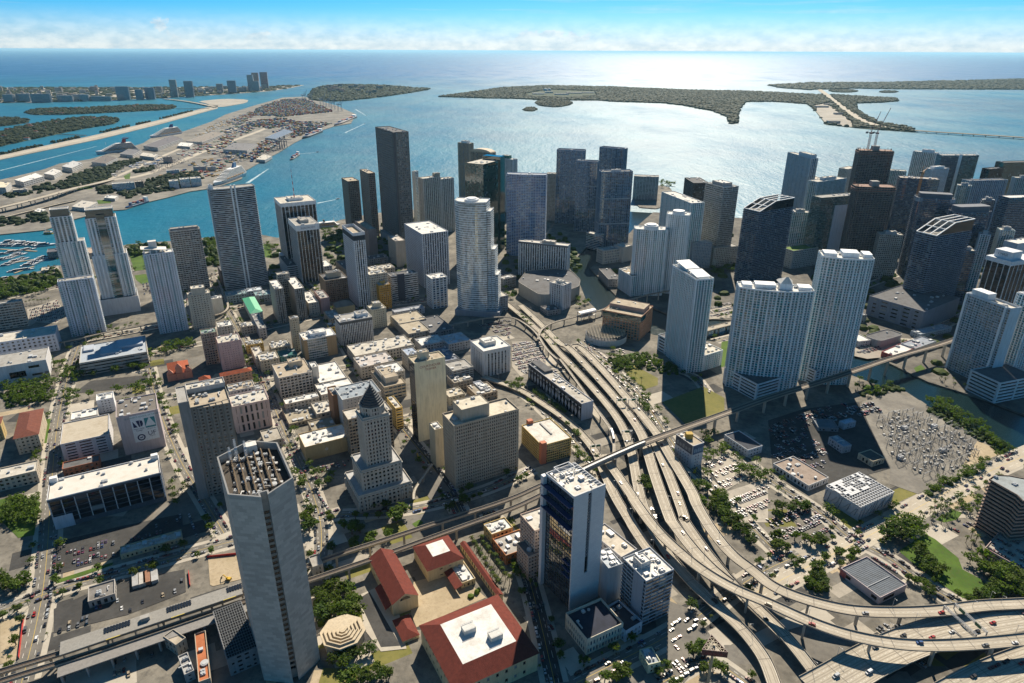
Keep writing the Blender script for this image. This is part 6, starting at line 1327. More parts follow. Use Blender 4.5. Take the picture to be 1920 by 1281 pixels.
# ---- right hand blocks
P,h=rect('O',(652,1182),(892,1082),base=(662,1268),a=(395,1055),snap=False)
root=low('steel framed hall with panels missing from its flat roof',(P,h),wc=(.46,.47,.50),roofc=(.10,.10,.105),units=0,name='framed_hall',st=S(blank=(0,1,2,3),wc=(.46,.47,.50)))
v,u=P[1]-P[0],P[3]-P[0];m=MB()
for i in range(15):m.bar(V3(P[0]+v*(i/14),h+1.6),V3(P[3]+v*(i/14),h+1.6),.7,h=.5)
for i in range(13):m.bar(V3(P[0]+u*(i/12),h+2.1),V3(P[1]+u*(i/12),h+2.1),.45,h=.4)
m.build('roof_grillage',plain((.50,.52,.55),.5),root,kind='stuff')
rng=random.Random(2)
for i in range(14):
	for j in range(6):
		if rng.random()<.62-(i/14)*.25:
			t0,s0=i/14,.40+j*.1;m=MB();m.ext([P[0]+v*t0+u*s0,P[0]+v*(t0+.066)+u*s0,P[0]+v*(t0+.066)+u*(s0+.095),P[0]+v*t0+u*(s0+.095)],h+2.35,h+2.55);m.build('roof_panel',plain((.55,.56,.58),.6),root)
for e0,e1 in((P[3],P[0]),(P[0],P[1])):
	e=e1-e0;n_=Vector((e.y,-e.x)).normalized()*.25;m=MB();rr=random.Random(4)
	for i in range(9):t=i/9;m.bar(V3(e0+e*t+n_,rr.uniform(.5,4)),V3(e0+e*min(t+rr.uniform(.05,.16),1)+n_,h-rr.uniform(0,3)),.5,h=.3)
	m.build('wall_braces',plain((.22,.23,.25)),root,kind='stuff')
low('long white shed with a brown half-shaded flat roof in the utility yard',rect('O',(285,1025),(430,970),base=(285,1060),a=(35,870),snap=False),wc=(.60,.60,.60),roofc=(.30,.24,.20),units=6)
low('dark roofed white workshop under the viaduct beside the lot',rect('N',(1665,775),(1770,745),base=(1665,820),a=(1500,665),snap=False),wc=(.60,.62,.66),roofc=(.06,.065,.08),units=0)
low('small cream gatehouse in the utility yard',rect('O',(740,855),(825,825),base=(745,890),a=(640,790),snap=False),wc=(.52,.46,.34),roofc=(.10,.10,.09),units=0)
low('blue-white roofed canopy hut in the utility yard',rect('O',(540,590),(620,560),h=7,a=(515,545),snap=False),wc=(.40,.45,.52),roofc=(.45,.52,.62),units=0)
low('long control building with an air unit on its roof in the utility yard',rect('O',(530,750),(590,735),h=8,a=(430,680),snap=False),wc=(.35,.38,.42),roofc=(.30,.36,.44),units=2)
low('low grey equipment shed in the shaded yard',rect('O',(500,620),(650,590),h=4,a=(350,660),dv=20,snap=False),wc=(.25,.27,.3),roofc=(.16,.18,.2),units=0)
P,h=rect('S',(790,685),(975,590),base=(790,727),a=(510,478),snap=False)
root=low('pale pink hall with a ribbed dark grey metal roof inside the ramp curve',(P,h),wc=(.55,.45,.46),roofc=(.12,.14,.165),units=0,name='metal_roof_hall',st=S(blank=(0,1,2,3),wc=(.55,.46,.47)))
v,u=P[1]-P[0],P[3]-P[0];m=MB()
for i in range(24):m.bar(V3(P[0]+v*.02+u*(i/23),h+.12),V3(P[1]-v*.02+u*(i/23),h+.12),.22,h=.2)
m.bar(V3(P[0]+v*.02+u*.35,h+.35),V3(P[1]-v*.1+u*.35,h+.35),.8,h=.5);m.build('roof_ribs',plain((.20,.22,.25),.5),root,kind='stuff')
for(t0,t1)in((.07,.2),(.72,.86)):
	m=MB();a,b=P[0]+u*t0-v.normalized()*.08,P[0]+u*t1-v.normalized()*.08;m.poly([V3(b,2),V3(a,2),V3(a,5),V3(b,5)]);m.build('dark_window',glass((.02,.01,.012)),root)
m=MB();a,b=P[0]+v*.15-u.normalized()*.08,P[0]+v*.55-u.normalized()*.08;m.poly([V3(a,1.5),V3(b,1.5),V3(b,4.6),V3(a,4.6)]);m.build('dark_window',glass((.02,.01,.012)),root)
m=MB();a,b=P[3]-u*.16-v.normalized()*.12,P[3]-v.normalized()*.12;m.poly([V3(b,0),V3(a,0),V3(a,h),V3(b,h)]);m.build('red_panel',wall((.40,.12,.12)),root)
P,h=rect('O',(1530,1180),(1640,1090),h=48,a=(1560,980),du=30,snap=False)
def wavy():
	pts=[(1555,1000),(1590,945),(1700,950),(1810,1020),(1900,1080),(1900,1300),(1700,1110),(1620,1080)]
	hh=52;P=ccw([G('O',p,hh).xy for p in[(1560,975),(1755,1085),(1800,1130),(1930,1120),(1960,1000),(1700,950),(1600,945)]])
	bld('banded_office','dark brown office of strong horizontal bands with a sloped glass roof, right edge','building',(P,hh),S(fh=3.8,bay=5,band=1.9,pier=0,wc=(.27,.20,.165),dep=1.4,gl=GL_DARK,blind=.02),(.30,.33,.34),3,par=.6)
wavy()
P,h=rect('S',(1740,160),(1760,150),h=18,a=(1600,70),du=None,dv=10,snap=False)
P,h=rect('S',(1560,330),(1900,440),h=9,du=None,a=(1640,200),snap=False)if False else([G('S',p,9).xy for p in((1525,335),(1900,545),(1960,330),(1640,205))],9)
root=garage('pink-walled rooftop parking deck right of the park lawn',(ccw(P),9),wc=(.50,.38,.36),n=3,roofc=(.42,.38,.32))
# station with long grey platform roof, bottom left
zs=16.0;a,b,c_=G('P',(418,1085),zs).xy,G('P',(1710,650),zs).xy,G('P',(1690,575),zs).xy
e=(b-a).normalized();n_=Vector((-e.y,e.x));w=max(13,(c_-b).dot(n_));ln=(b-a).length
root=empty('rail_station',(a.x,a.y,0),'elevated rail station with a long grey platform roof and solar arrays','station')
P=[a,b,b+n_*w,a+n_*w];m=MB();m.ext(P,zs-.8,zs,floor=True);m.build('platform_roof',wall((.27,.26,.24)),root)
for t in(.23,.57,.92):
	m=MB();q=a+e*(ln*t)+n_*(w*.55)
	for i in range(9):
		for j in range(3):s=q+e*(i*1.9)+n_*(j*1.9);m.box(s.x-.8,s.x+.8,s.y-.8,s.y+.8,zs+.4,zs+.55)
	m.build('solar_panels',plain((.02,.025,.035),.2),root,kind='stuff')
m=MB();q=a+e*ln*.42+n_*w*.4;m.ext([q,q+e*6,q+e*6+n_*4,q+n_*4],zs,zs+3);m.build('roof_hut',wall((.35,.34,.32)),root)
m=MB();Q=[a-e*2-n_*14,b-n_*14,b-n_*1,a-e*2-n_*1]
m.ext(Q,9.5,10.3,floor=True);m.build('platform',wall((.24,.23,.22)),root)
k=int(ln/14)
for i in range(k+1):
	for off in(-12,w-2):
		m=MB();s=a+e*(ln*i/k)+n_*off;m.bar(V3(s,0),V3(s,10 if off<0 else zs-.8),1.3);m.build('column',wall((.33,.32,.31)),root)
m=MB()
for t in(.3,.65,.95):q=a+e*(ln*t-8)-n_*.5;m.ext([q,q+e*9,q+e*9+n_*.5,q+n_*.5],zs+.02,zs+.12)
m.build('yellow_edge',plain((.6,.45,.03)),root,kind='stuff')
low('cream canopy shed with a tilted slab roof by the station',rect('P',(1240,1020),(1310,965),h=10,a=(1150,960),snap=False),wc=(.40,.36,.30),roofc=(.42,.37,.30),units=0)
low('long arcade with an orange tiled strip roof beside the grey tower',rect('P',(1400,1281),(1490,1270),h=7,a=(1370,940),snap=False),wc=(.45,.38,.30),roofc=(.42,.15,.07),units=3)
low('grey machine shed roofs between the station and orange arcade',rect('P',(1300,1230),(1370,1200),h=7,a=(1250,1100),snap=False),wc=(.4,.4,.4),roofc=(.36,.36,.36),units=4)
P,h=rect('P',(1600,1115),(1760,900),h=16,a=(1530,770),snap=False)
root=low('dark gridded atrium roof beside the foot of the grey tower',(P,h),wc=(.25,.25,.26),roofc=(.02,.022,.026),units=0,par=.4)
v,u=P[1]-P[0],P[3]-P[0];m=MB()
for i in range(13):m.bar(V3(P[0]+v*(i/12),h+.3),V3(P[3]+v*(i/12),h+.3),.28)
for i in range(19):m.bar(V3(P[0]+u*(i/18),h+.42),V3(P[1]+u*(i/18),h+.42),.28)
m.build('roof_grid',plain((.16,.17,.18)),root,kind='stuff')
low('long low cream shop terrace with small roof vents in the shaded street',rect('P',(848,385),(1285,262),base=(850,412),a=(838,310),du=12),wc=(.52,.46,.30),roofc=(.50,.46,.40),units=10,st=S(fh=4,bay=3.5,band=2,pier=2,wc=(.52,.46,.30),gl=GL_DARK))
low('flat grey workshop roof in the lower left lot',rect('P',(620,715),(810,655),h=6,a=(610,640),du=18),wc=(.42,.40,.38),roofc=(.20,.19,.18),units=2)
for i,(x,cc)in enumerate(((930,(.36,.36,.36)),(975,(.45,.43,.40)),(1010,(.32,.17,.11)),(1065,(.42,.42,.42)))):
	P,h=rect('P',(x,600-i*12),(x+30,592-i*12),h=3.5,du=15,dv=5);o=low('parked box trailer %s in the shaded lot'%('with a dull red roof' if i==2 else('with a grey roof, leftmost' if i==0 else('with a cream roof, second from left' if i==1 else 'with a pale roof, rightmost'))),(P,h),wc=cc,roofc=cc,units=0,par=0,st=S(blank=(0,1,2,3),wc=cc),name='box_trailer',cat='trailer')
low('small tilted street kiosk roof by the crossing under the tower',rect('Q',(400,470),(470,440),h=14,a=(360,400)),wc=(.36,.34,.30),roofc=(.34,.32,.29),units=0)
# ---------------------------------------------------------------- elevated roads and railways
M_PARA=wall((.34,.30,.245));M_PIER=wall((.42,.38,.32));M_BLUE=plain((.03,.10,.26),.5);M_RAIL=plain((.10,.08,.07),.6);M_WEAR=mottled('tyre wear',(.29,.255,.205),(.36,.32,.26),(.24,.21,.17),.06,.25);M_JOINT=plain((.16,.14,.12),.9)  # parapet concrete darker than the piers: shadow of its outer side painted in
M_GDECK=mottled('guideway concrete',(.30,.26,.21),(.36,.31,.25),(.22,.19,.16),.05,.3)
PATHS={}
def deck(key,name,label,pts,w,girder=None,step=34,para=1.0,lanes=2,cat='road bridge',pier=True,mat=None,rails=False,depth=1.6,pw=2.2):
	Q=smooth([G(k,p,z)for k,p,z in pts],3);PATHS[key]=(Q,w)
	c=Q[len(Q)//2];root=empty(name,(c.x,c.y,0),label,cat)
	A,B=sides(Q,w);m=MB();strip(m,A,B);m.build('deck_surface',mat or M_DECK,root)
	m=MB();lo=lambda L:[p-Vector((0,0,depth))for p in L]
	A2,B2=sides(Q,w*.72)
	strip(m,lo(B2),lo(A2));strip(m,A,lo(A2),0,-.01);strip(m,lo(B2),B,0,-.01)
	m.build('girder',girder or M_PIER,root)
	for L,sgn in((A,1),(B,-1)):
		m=MB();I,O=sides(Q,w-.6*1)[0 if sgn>0 else 1],L
		for i in range(len(Q)-1):
			p=[O[i],O[i+1],I[i+1],I[i]]
			if sgn<0:p=p[::-1]
			p=p[::-1]
			m.prism([q-Vector((0,0,.05))for q in p],[q+Vector((0,0,para))for q in p])
		m.build('parapet',M_PARA,root)
	if rails:
		for o in rails:
			m=MB();X,Y=sides(Q,1.0);
			for s in(-.75,.75):
				X=[]
				for i,p in enumerate(Q):d=Q[min(i+1,len(Q)-1)]-Q[max(i-1,0)];d.z=0;d.normalize();X.append(p+Vector((-d.y,d.x,0))*(o+s))
				for a,b in zip(X,X[1:]):m.bar(a+UPZ*.2,b+UPZ*.2,.3,h=.3)
			X,Y=[],[]
			for i,p in enumerate(Q):d=Q[min(i+1,len(Q)-1)]-Q[max(i-1,0)];d.z=0;d.normalize();n_=Vector((-d.y,d.x,0));X.append(p+n_*(o+1.15));Y.append(p+n_*(o-1.15))
			strip(m,X,Y,1,.05);m.build('track',[M_RAIL,plain((.17,.13,.10),.9)],root,kind='stuff')
	else:
		m=MB();acc=0
		for i in range(len(Q)-1):
			a,b=Q[i],Q[i+1];d=b-a;l=d.length;d.normalize();n_=Vector((-d.y,d.x,0)).normalized();acc+=l
			for s in(-(w/2-.95),(w/2-.95)):m.poly([a+n_*(s-.1)+UPZ*.012,b+n_*(s-.1)+UPZ*.012,b+n_*(s+.1)+UPZ*.012,a+n_*(s+.1)+UPZ*.012][::-1],0)
			for q in range(1,lanes):
				s=-w/2+w*q/lanes
				if l>3:m.poly([a+n_*(s-.1)+UPZ*.012,a+d*l*.5+n_*(s-.1)+UPZ*.012,a+d*l*.5+n_*(s+.1)+UPZ*.012,a+n_*(s+.1)+UPZ*.012][::-1],0)
			for q in range(lanes):
				for r in(-.8,.8):
					s=-w/2+w*(q+.5)/lanes+r;m.poly([a+n_*(s-.38)+UPZ*.006,b+n_*(s-.38)+UPZ*.006,b+n_*(s+.38)+UPZ*.006,a+n_*(s+.38)+UPZ*.006],2)
			if acc>26:acc=0;m.poly([a-n_*(w/2-.7)+UPZ*.016,a-n_*(w/2-.7)+d*.5+UPZ*.016,a+n_*(w/2-.7)+d*.5+UPZ*.016,a+n_*(w/2-.7)+UPZ*.016],1)
		m.build('deck_markings',[M_LINE,M_JOINT,M_WEAR],root,kind='stuff')
	if pier:
		acc=step*.4
		for i in range(len(Q)-1):
			a,b=Q[i],Q[i+1];l=(b-a).length;acc+=l
			if acc>=step and a.z>4:
				acc=0;d=(b-a);d.z=0;d.normalize();n_=Vector((-d.y,d.x,0));zt=a.z-depth
				for s in((0,)if w<12 else(-w*.3,w*.3)):
					m=MB();q=a+n_*s;m.ext([(q-d*.8-n_*pw/2).xy,(q+d*.8-n_*pw/2).xy,(q+d*.8+n_*pw/2).xy,(q-d*.8+n_*pw/2).xy][::-1]if False else ccw([(q-d*.8-n_*pw/2).xy,(q+d*.8-n_*pw/2).xy,(q+d*.8+n_*pw/2).xy,(q-d*.8+n_*pw/2).xy]),-2.5,zt-1.2);m.build('pier',M_PIER,root)
				m=MB();hw=w*.40;m.prism([a-n_*pw*.6-d*.9+UPZ*(zt-1.2-a.z),a-n_*pw*.6+d*.9+UPZ*(zt-1.2-a.z),a+n_*pw*.6+d*.9+UPZ*(zt-1.2-a.z),a+n_*pw*.6-d*.9+UPZ*(zt-1.2-a.z)],[a-n_*hw-d*.9+UPZ*(zt+.02-a.z),a-n_*hw+d*.9+UPZ*(zt+.02-a.z),a+n_*hw+d*.9+UPZ*(zt+.02-a.z),a+n_*hw-d*.9+UPZ*(zt+.02-a.z)],floor=True);m.build('pier_cap',M_PIER,root)
	return root
T=lambda k,z,*pts:[(k,p,z)for p in pts]
deck('U','elevated_ramp','outermost motorway ramp, sweeping right under the rail viaduct and round the pink hall',
	 T('F',7,(430,1130))+T('N',8,(450,10),(640,200))+T('N',9,(810,400),(960,570))+T('N',10,(1050,690),(1110,800),(1190,930))+T('N',12,(1280,1080))+T('R',13,(1290,10),(1400,200))+T('R',14,(1540,375),(1700,490))+T('S',15,(20,600),(240,690))+T('S',14,(500,757),(700,782))+T('S',12,(1000,785),(1260,770))+T('S',10.5,(1500,735),(1750,725),(1950,715)),11,girder=M_BLUE)
deck('B','elevated_ramp','high motorway ramp with a blue girder that sweeps to the right edge in front',
	 T('N',9,(640,800),(720,910))+T('N',11,(860,1110))+T('R',13,(850,-20))+T('R',15,(1000,190),(1150,335))+T('R',17,(1330,485),(1560,620))+T('S',18,(0,715),(290,850))+T('S',19,(560,945),(860,1005))+T('S',18.5,(1150,1022),(1500,1005),(1803,975),(2000,950)),10.5,girder=M_BLUE,step=40)
deck('M','elevated_road','middle motorway carriageway running from the river loop under the rail viaduct',
	 T('F',6,(60,800),(230,960))+T('F',7,(350,1085))+T('N',8,(390,30),(570,220))+T('N',8,(740,410),(850,550))+T('N',8.5,(925,670),(960,790),(1010,960))+T('N',10,(1120,1270))+T('R',12,(1130,150),(1260,325))+T('R',14.5,(1400,475))+T('R',16,(1530,575)),11)
deck('E','elevated_road','motorway carriageway that splits off beside the middle one and dips under the ramps',
	 T('N',8,(1000,700),(1045,800),(1110,950))+T('N',8,(1225,1260))+T('R',8,(1200,120),(1330,310),(1440,450))+T('R',7.5,(1560,590))+T('S',7,(60,880),(200,1040))+T('S',6.5,(330,1210),(420,1330)),10)
deck('C','elevated_road','left motorway carriageway passing under the viaduct and curving to the bottom edge',
	 T('F',6,(-60,770),(130,925),(250,1035))+T('N',7,(310,60),(430,180),(560,320))+T('N',7,(700,480),(780,600),(835,740))+T('N',7,(865,890),(890,1040),(930,1170))+T('R',6.5,(985,190),(1090,360),(1160,455))+T('R',6,(1270,580),(1440,740),(1600,880))+T('R',5.5,(1710,1010),(1790,1130),(1850,1300)),10)
deck('A','slip_road','broad sunlit slip road descending beside the yellow garage and under the viaduct',
	 T('M',5,(1600,250))+T('N',3,(60,340),(200,430))+T('N',3,(380,550),(500,665))+T('N',4,(600,790),(640,900))+T('N',6,(720,1090),(840,1281))+T('R',7,(850,180),(950,330))+T('R',7,(1060,460)),10)
deck('X1','motorway','wide motorway carriageway crossing the lower right under the blue ramp',T('S',8,(330,1345),(560,1215),(720,1120))+T('S',8,(950,1012),(1200,925))+T('S',8.5,(1500,855),(1850,800),(2050,780)),27,lanes=6,step=36)
deck('X2','motorway','wide motorway carriageway in the bottom right corner',T('S',8,(1200,1430),(1500,1265),(1700,1175),(1900,1105),(2050,1060)),24,lanes=5,step=36)
# river bridge of the south bank
deck('RB','river_bridge','sunlit concrete bascule bridge over the river behind the curved white tower',T('F',7,(1330,985),(1420,960),(1560,925),(1640,900)),13,step=22)
deck('PB','port_bridge','high road bridge climbing from the marina shore to the port island',T('A',6,(-250,1205),(-80,1180))+T('A',14,(0,1160),(150,1125),(300,1085))+T('A',8,(420,1050),(520,1030))+T('A',1,(620,1005)),24,step=40,lanes=4)
deck('PB2','port_bridge','lower flat road bridge beside the high port bridge',T('A',3,(-250,1275),(0,1220),(160,1180),(300,1145),(420,1120)),12,step=30)
deck('KB','key_bridge','long low causeway bridge on many piers leading to the wooded key',T('C',7,(1285,728),(1400,736),(1600,748),(1907,768),(2300,795)),36,step=45,pw=5,depth=3)
deck('MB','island_bridge','causeway bridge between the terminal island and the barrier island',T('A',5,(1205,598),(1100,575),(1000,560),(915,552)),30,step=60)
deck('SB','island_bridge','short low bridge to the wooded bay island',T('A',4,(1170,604),(1080,608),(985,608)),10,step=50)
deck('SB2','island_bridge','short low bridge to the nearer wooded bay island',T('A',4,(480,757),(400,752),(320,750)),10,step=50)
# heavy rail viaduct
deck('R1','rail_viaduct','upper track of the elevated railway leading to the station at bottom left',T('P',10.5,(-220,1275),(0,1200),(420,1075),(1000,880),(1700,660))+T('Q',12,(370,455),(560,382),(900,275),(1330,135))+T('Q',13,(1803,-15))+T('N',14,(215,1010),(440,925)),4.6,rails=(0,),lanes=1,mat=M_GDECK,cat='viaduct',step=30,pw=1.8)
deck('R2','rail_viaduct','lower track of the elevated railway beside the red tiled halls',T('P',10.5,(-220,1345),(0,1268),(700,1055),(1730,700))+T('Q',12,(370,560),(860,395),(1390,200))+T('Q',13,(1803,55))+T('N',14,(220,1080),(440,965)),4.6,rails=(0,),lanes=1,mat=M_GDECK,cat='viaduct',step=30,pw=1.8)
deck('R3','rail_viaduct','double-track rail viaduct striding over the motorway and the river to the right edge',T('N',14,(440,940),(560,882))+T('N',15,(740,800),(920,722))+T('N',16,(1160,635),(1500,515))+T('O',19,(0,400),(300,310))+T('O',22,(600,215),(900,110))+T('K',22,(1290,1060))+T('X',22,(1850,612),(1920,588),(2050,548)),9.5,rails=(-2.3,2.3),mat=M_GDECK,cat='viaduct',step=36,pw=3.0)
# automated people mover
PM=dict(lanes=1,mat=M_GDECK,cat='guideway',step=24,pw=1.2,depth=1.1,para=.5)
deck('P1','mover_guideway','slim people mover guideway curving round the loop below the banded tower',T('E',9,(1080,1100),(1080,1040),(1140,1000),(1270,965),(1490,915),(1650,885),(1808,880))+T('F',9,(90,925),(180,1000),(240,1110),(330,1190))+T('N',9,(330,110),(520,370),(640,540),(700,620),(722,720),(720,800)),3.4,**PM)
deck('P2','mover_guideway','people mover branch guideway crossing the motorway to the riverside station',T('F',9,(185,1040),(200,970),(290,920),(430,885),(600,845),(720,800))+T('F',14,(850,755),(960,725),(1095,700),(1180,690)),3.4,**PM)
deck('P3','mover_guideway','people mover guideway along the foot of the leftmost towers',T('D',8,(380,1070),(540,1040),(730,995),(1020,940),(1180,910)),3.4,**PM)
deck('P4','mover_guideway','people mover S-bend beside the cream prewar hotel',T('D',8,(1440,600),(1510,580),(1550,640),(1580,740),(1620,800),(1590,850),(1520,870)),3.4,**PM)
deck('P5','mover_guideway','thin white guideway crossing the dug-up street beside the courthouse',T('M',7,(1115,1115),(1115,1060),(1150,1000),(1245,865)),2.6,**PM)
deck('P6','mover_guideway','curving guideway at the marina end of the left towers',T('D',7,(-60,670),(60,640),(290,600),(420,560)),4,**PM)
def at_path(key,t):
	Q,w=PATHS[key];L=[0]
	for a,b in zip(Q,Q[1:]):L.append(L[-1]+(b-a).length)
	s=t*L[-1]
	for i in range(len(Q)-1):
		if L[i+1]>=s:f=(s-L[i])/max(L[i+1]-L[i],1e-6);return Q[i].lerp(Q[i+1],f),(Q[i+1]-Q[i]).normalized(),w
	return Q[-1].copy(),(Q[-1]-Q[-2]).normalized(),w
def path_t(key,k,p):
	Q,w=PATHS[key];q=px(k,p);best=min(range(len(Q)),key=lambda i:(proj(Q[i])[0]-q[0])**2+(proj(Q[i])[1]-q[1])**2)
	L=[0]
	for a,b in zip(Q,Q[1:]):L.append(L[-1]+(b-a).length)
	return L[best]/L[-1]
def carriage(root,p,d,L,wd,z0,ht,mat):
	n_=Vector((-d.y,d.x,0)).normalized();a,b=p-d*L/2,p+d*L/2;m=MB()
	q=lambda c,o,z:c+n_*o+UPZ*z
	m.prism([q(a,-wd/2,z0),q(b,-wd/2,z0),q(b,wd/2,z0),q(a,wd/2,z0)],[q(a,-wd/2,z0+ht*.85),q(b,-wd/2,z0+ht*.85),q(b,wd/2,z0+ht*.85),q(a,wd/2,z0+ht*.85)],cap=False,floor=True)
	m.prism([q(a,-wd/2,z0+ht*.85),q(b,-wd/2,z0+ht*.85),q(b,wd/2,z0+ht*.85),q(a,wd/2,z0+ht*.85)],[q(a+d*.3,-wd*.36,z0+ht),q(b-d*.3,-wd*.36,z0+ht),q(b-d*.3,wd*.36,z0+ht),q(a+d*.3,wd*.36,z0+ht)])
	root=m.build('carriage',mat,root);m=MB();k=int(L/2.6)
	for s in(-1,1):
		for i in range(k):
			x0,x1=a+d*(L*(i+.2)/k),a+d*(L*(i+.8)/k);o=s*(wd/2+.03);pts=[q(x0,o,z0+ht*.55),q(x1,o,z0+ht*.55),q(x1,o,z0+ht*.74),q(x0,o,z0+ht*.74)]
			m.poly(pts if s<0 else pts[::-1])
	m.build('carriage_windows',glass((.015,.02,.03),blind=0),root,kind='stuff')
t0,t1=path_t('R3','N',(500,915)),path_t('R3','N',(920,735));p,d,w=at_path('R3',(t0+t1)/2)
tr=empty('metro_train',p,'silver metro train on the near track of the rail viaduct','train');n=5
for i in range(n):
	p,d,w=at_path('R3',t0+(t1-t0)*(i+.5)/n);L=(PATHS['R3']and 1)and 21.5;nn=Vector((-d.y,d.x,0));carriage(tr,p-nn*2.3,d,L,3.0,.45,3.4,plain((.36,.355,.34),.5))
for lab,k_,pt in(('small silver people mover car on the guideway beside the motorway, upper one','N',(725,640)),('small dark people mover car on the guideway beside the motorway, lower one','N',(715,690))):
	p,d,w=at_path('P1',path_t('P1',k_,pt));tr=empty('mover_car',p,lab,'train');carriage(tr,p,d,12,2.7,.4,3.2,plain((.55,.58,.62)if 'silver' in lab else(.10,.11,.14),.4))
# people mover station on the river branch
p,d,w=at_path('P2',path_t('P2','F',(520,860)));n_=Vector((-d.y,d.x,0));root=empty('mover_station',(p.x,p.y,0),'small white people mover station with a barrel roof by the river','station')
m=MB();q=[p-d*16-n_*6,p+d*16-n_*6,p+d*16+n_*6,p-d*16+n_*6];m.ext([x.xy for x in q],7.0,7.7,floor=True);m.build('platform',wall(OFFW),root);m=MB()
for i in range(8):
	a0,a1=math.pi*i/8,math.pi*(i+1)/8;f=lambda s,a:p+d*s+n_*(6*math.cos(a))+UPZ*(3.5+3*math.sin(a));m.poly([f(-16,a0),f(16,a0),f(16,a1),f(-16,a1)][::-1])
m.build('barrel_roof',plain((.62,.63,.65),.4),root)
for s in(-14,0,14):
	for o in(-5.8,5.8):m=MB();x=p+d*s+n_*o;m.bar(V3(x,0),V3(x,12.5),.9);m.build('column',wall(OFFW),root)
# road signs on gantries
def gantry(label,key,k,pt,n=2):
	p,d,w=at_path(key,path_t(key,k,pt));n_=Vector((-d.y,d.x,0)).normalized();root=empty('sign_gantry',p,label,'road sign');mt=plain((.40,.41,.42),.5)
	for s in(-1,1):m=MB();m.bar(p+n_*(s*(w/2+.6))-UPZ*1,p+n_*(s*(w/2+.6))+UPZ*8.5,.6);m.build('post',mt,root)
	m=MB();a,b=p-n_*(w/2+.6),p+n_*(w/2+.6)
	for z in(7.0,8.5):
		for o in(-.5,.5):m.bar(a+UPZ*z+d*o,b+UPZ*z+d*o,.28)
	k_=int(w/2)
	for i in range(k_):m.bar(a.lerp(b,i/k_)+UPZ*7-d*.5,a.lerp(b,(i+.5)/k_)+UPZ*8.5+d*.5,.16);m.bar(a.lerp(b,(i+.5)/k_)+UPZ*8.5-d*.5,a.lerp(b,(i+1)/k_)+UPZ*7-d*.5,.16)
	m.build('truss',mt,root,kind='stuff')
	for i in range(n):
		c=a.lerp(b,(i+.5)/n)+UPZ*7.6;m=MB();e=n_*min(2.6,w/n*.4);s=-d*.75 if d.y>0 else d*.75;q=[c-e-UPZ*1.4+s,c+e-UPZ*1.4+s,c+e+UPZ*1.4+s,c-e+UPZ*1.4+s];m.prism(q,[x+s*.12 for x in q],floor=True);m.build('sign_panel',plain((.015,.12,.06),.5),root)
gantry('green motorway signs over the middle carriageway before the viaduct','M','N',(775,450),2)
gantry('sign gantry over the outer ramp before the viaduct','U','N',(860,450),1)
gantry('sign gantry over the slip road beside the yellow garage','A','N',(590,775),2)
gantry('sign gantry over the left carriageway just before the viaduct','C','N',(845,660),1)
gantry('near sign truss spanning the wide motorway at lower right','X1','S',(1330,900),0)
gantry('far sign truss spanning the wide motorway at lower right','X1','S',(1420,870),2)
# lamp posts along the decks
def lamp(p,d,label,group):
	root=empty('street_lamp',p,label,'street lamp',group);m=MB();m.tube(p,p+UPZ*9,.16,.1,6);m.bar(p+UPZ*9,p+UPZ*9.4+d*2.2,.12);root=m.build('lamp_post',plain((.42,.42,.42),.5),root)
	m=MB();m.bar(p+UPZ*9.4+d*1.9,p+UPZ*9.4+d*2.9,.4,h=.2);m.build('lamp_head',plain((.5,.5,.5),.5),root)
for key,lab in(('B','street lamp on the parapet of the high blue-girdered ramp'),('U','street lamp on the parapet of the outermost ramp'),('M','street lamp on the middle motorway carriageway'),('X1','street lamp on the wide lower right motorway'),('A','street lamp on the sunlit slip road'),('C','street lamp on the left motorway carriageway')):
	for i in range(9):
		p,d,w=at_path(key,(i+.5)/9);n_=Vector((-d.y,d.x,0)).normalized();lamp(p+n_*(w/2-.3),-n_,lab,'street lamps on the '+key.lower()[0]+' road' if False else lab.replace('street lamp','street lamps'))
# three-sided billboard on a pole, front right
b=gp(px('R',(1378,1290)),0).xy;zt=height(px('R',(1378,1290)),px('R',(1400,1055)));root=empty('pole_billboard',(b.x,b.y,0),'dark three-sided billboard on a tall pole in the front lot','billboard')
m=MB();m.tube(V3(b,0),V3(b,zt+6),1.0,.9,10);m.build('pole',plain((.40,.33,.22),.6),root)
T3=[b+Vector((math.cos(a),math.sin(a)))*9.5 for a in(R(200),R(325),R(85))]
for i in range(3):
	a,c_=T3[i],T3[(i+1)%3];m=MB();n_=Vector(((c_-a).y,-(c_-a).x)).normalized()*.3;m.prism([V3(a,zt),V3(c_,zt),V3(c_-n_,zt),V3(a-n_,zt)],[V3(a,zt+5),V3(c_,zt+5),V3(c_-n_,zt+5),V3(a-n_,zt+5)],floor=True);po=m.build('panel',plain((.10,.03,.035),.5),root)
	text_part('panel_lettering','ON TOUR',2.4,V3((a+c_)/2,zt+1.4),V3((c_-a).normalized(),0),UPZ,plain((.35,.07,.07),.5),po,off=.12)
m=MB()
for i in range(3):
	for t in(.2,.4,.6,.8):m.bar(V3(T3[i].lerp(T3[(i+1)%3],t),zt+4.6),V3(T3[i].lerp(T3[(i+2)%3],t),zt+4.6),.3)
m.build('back_frame',plain((.55,.48,.36),.7),root,kind='stuff')
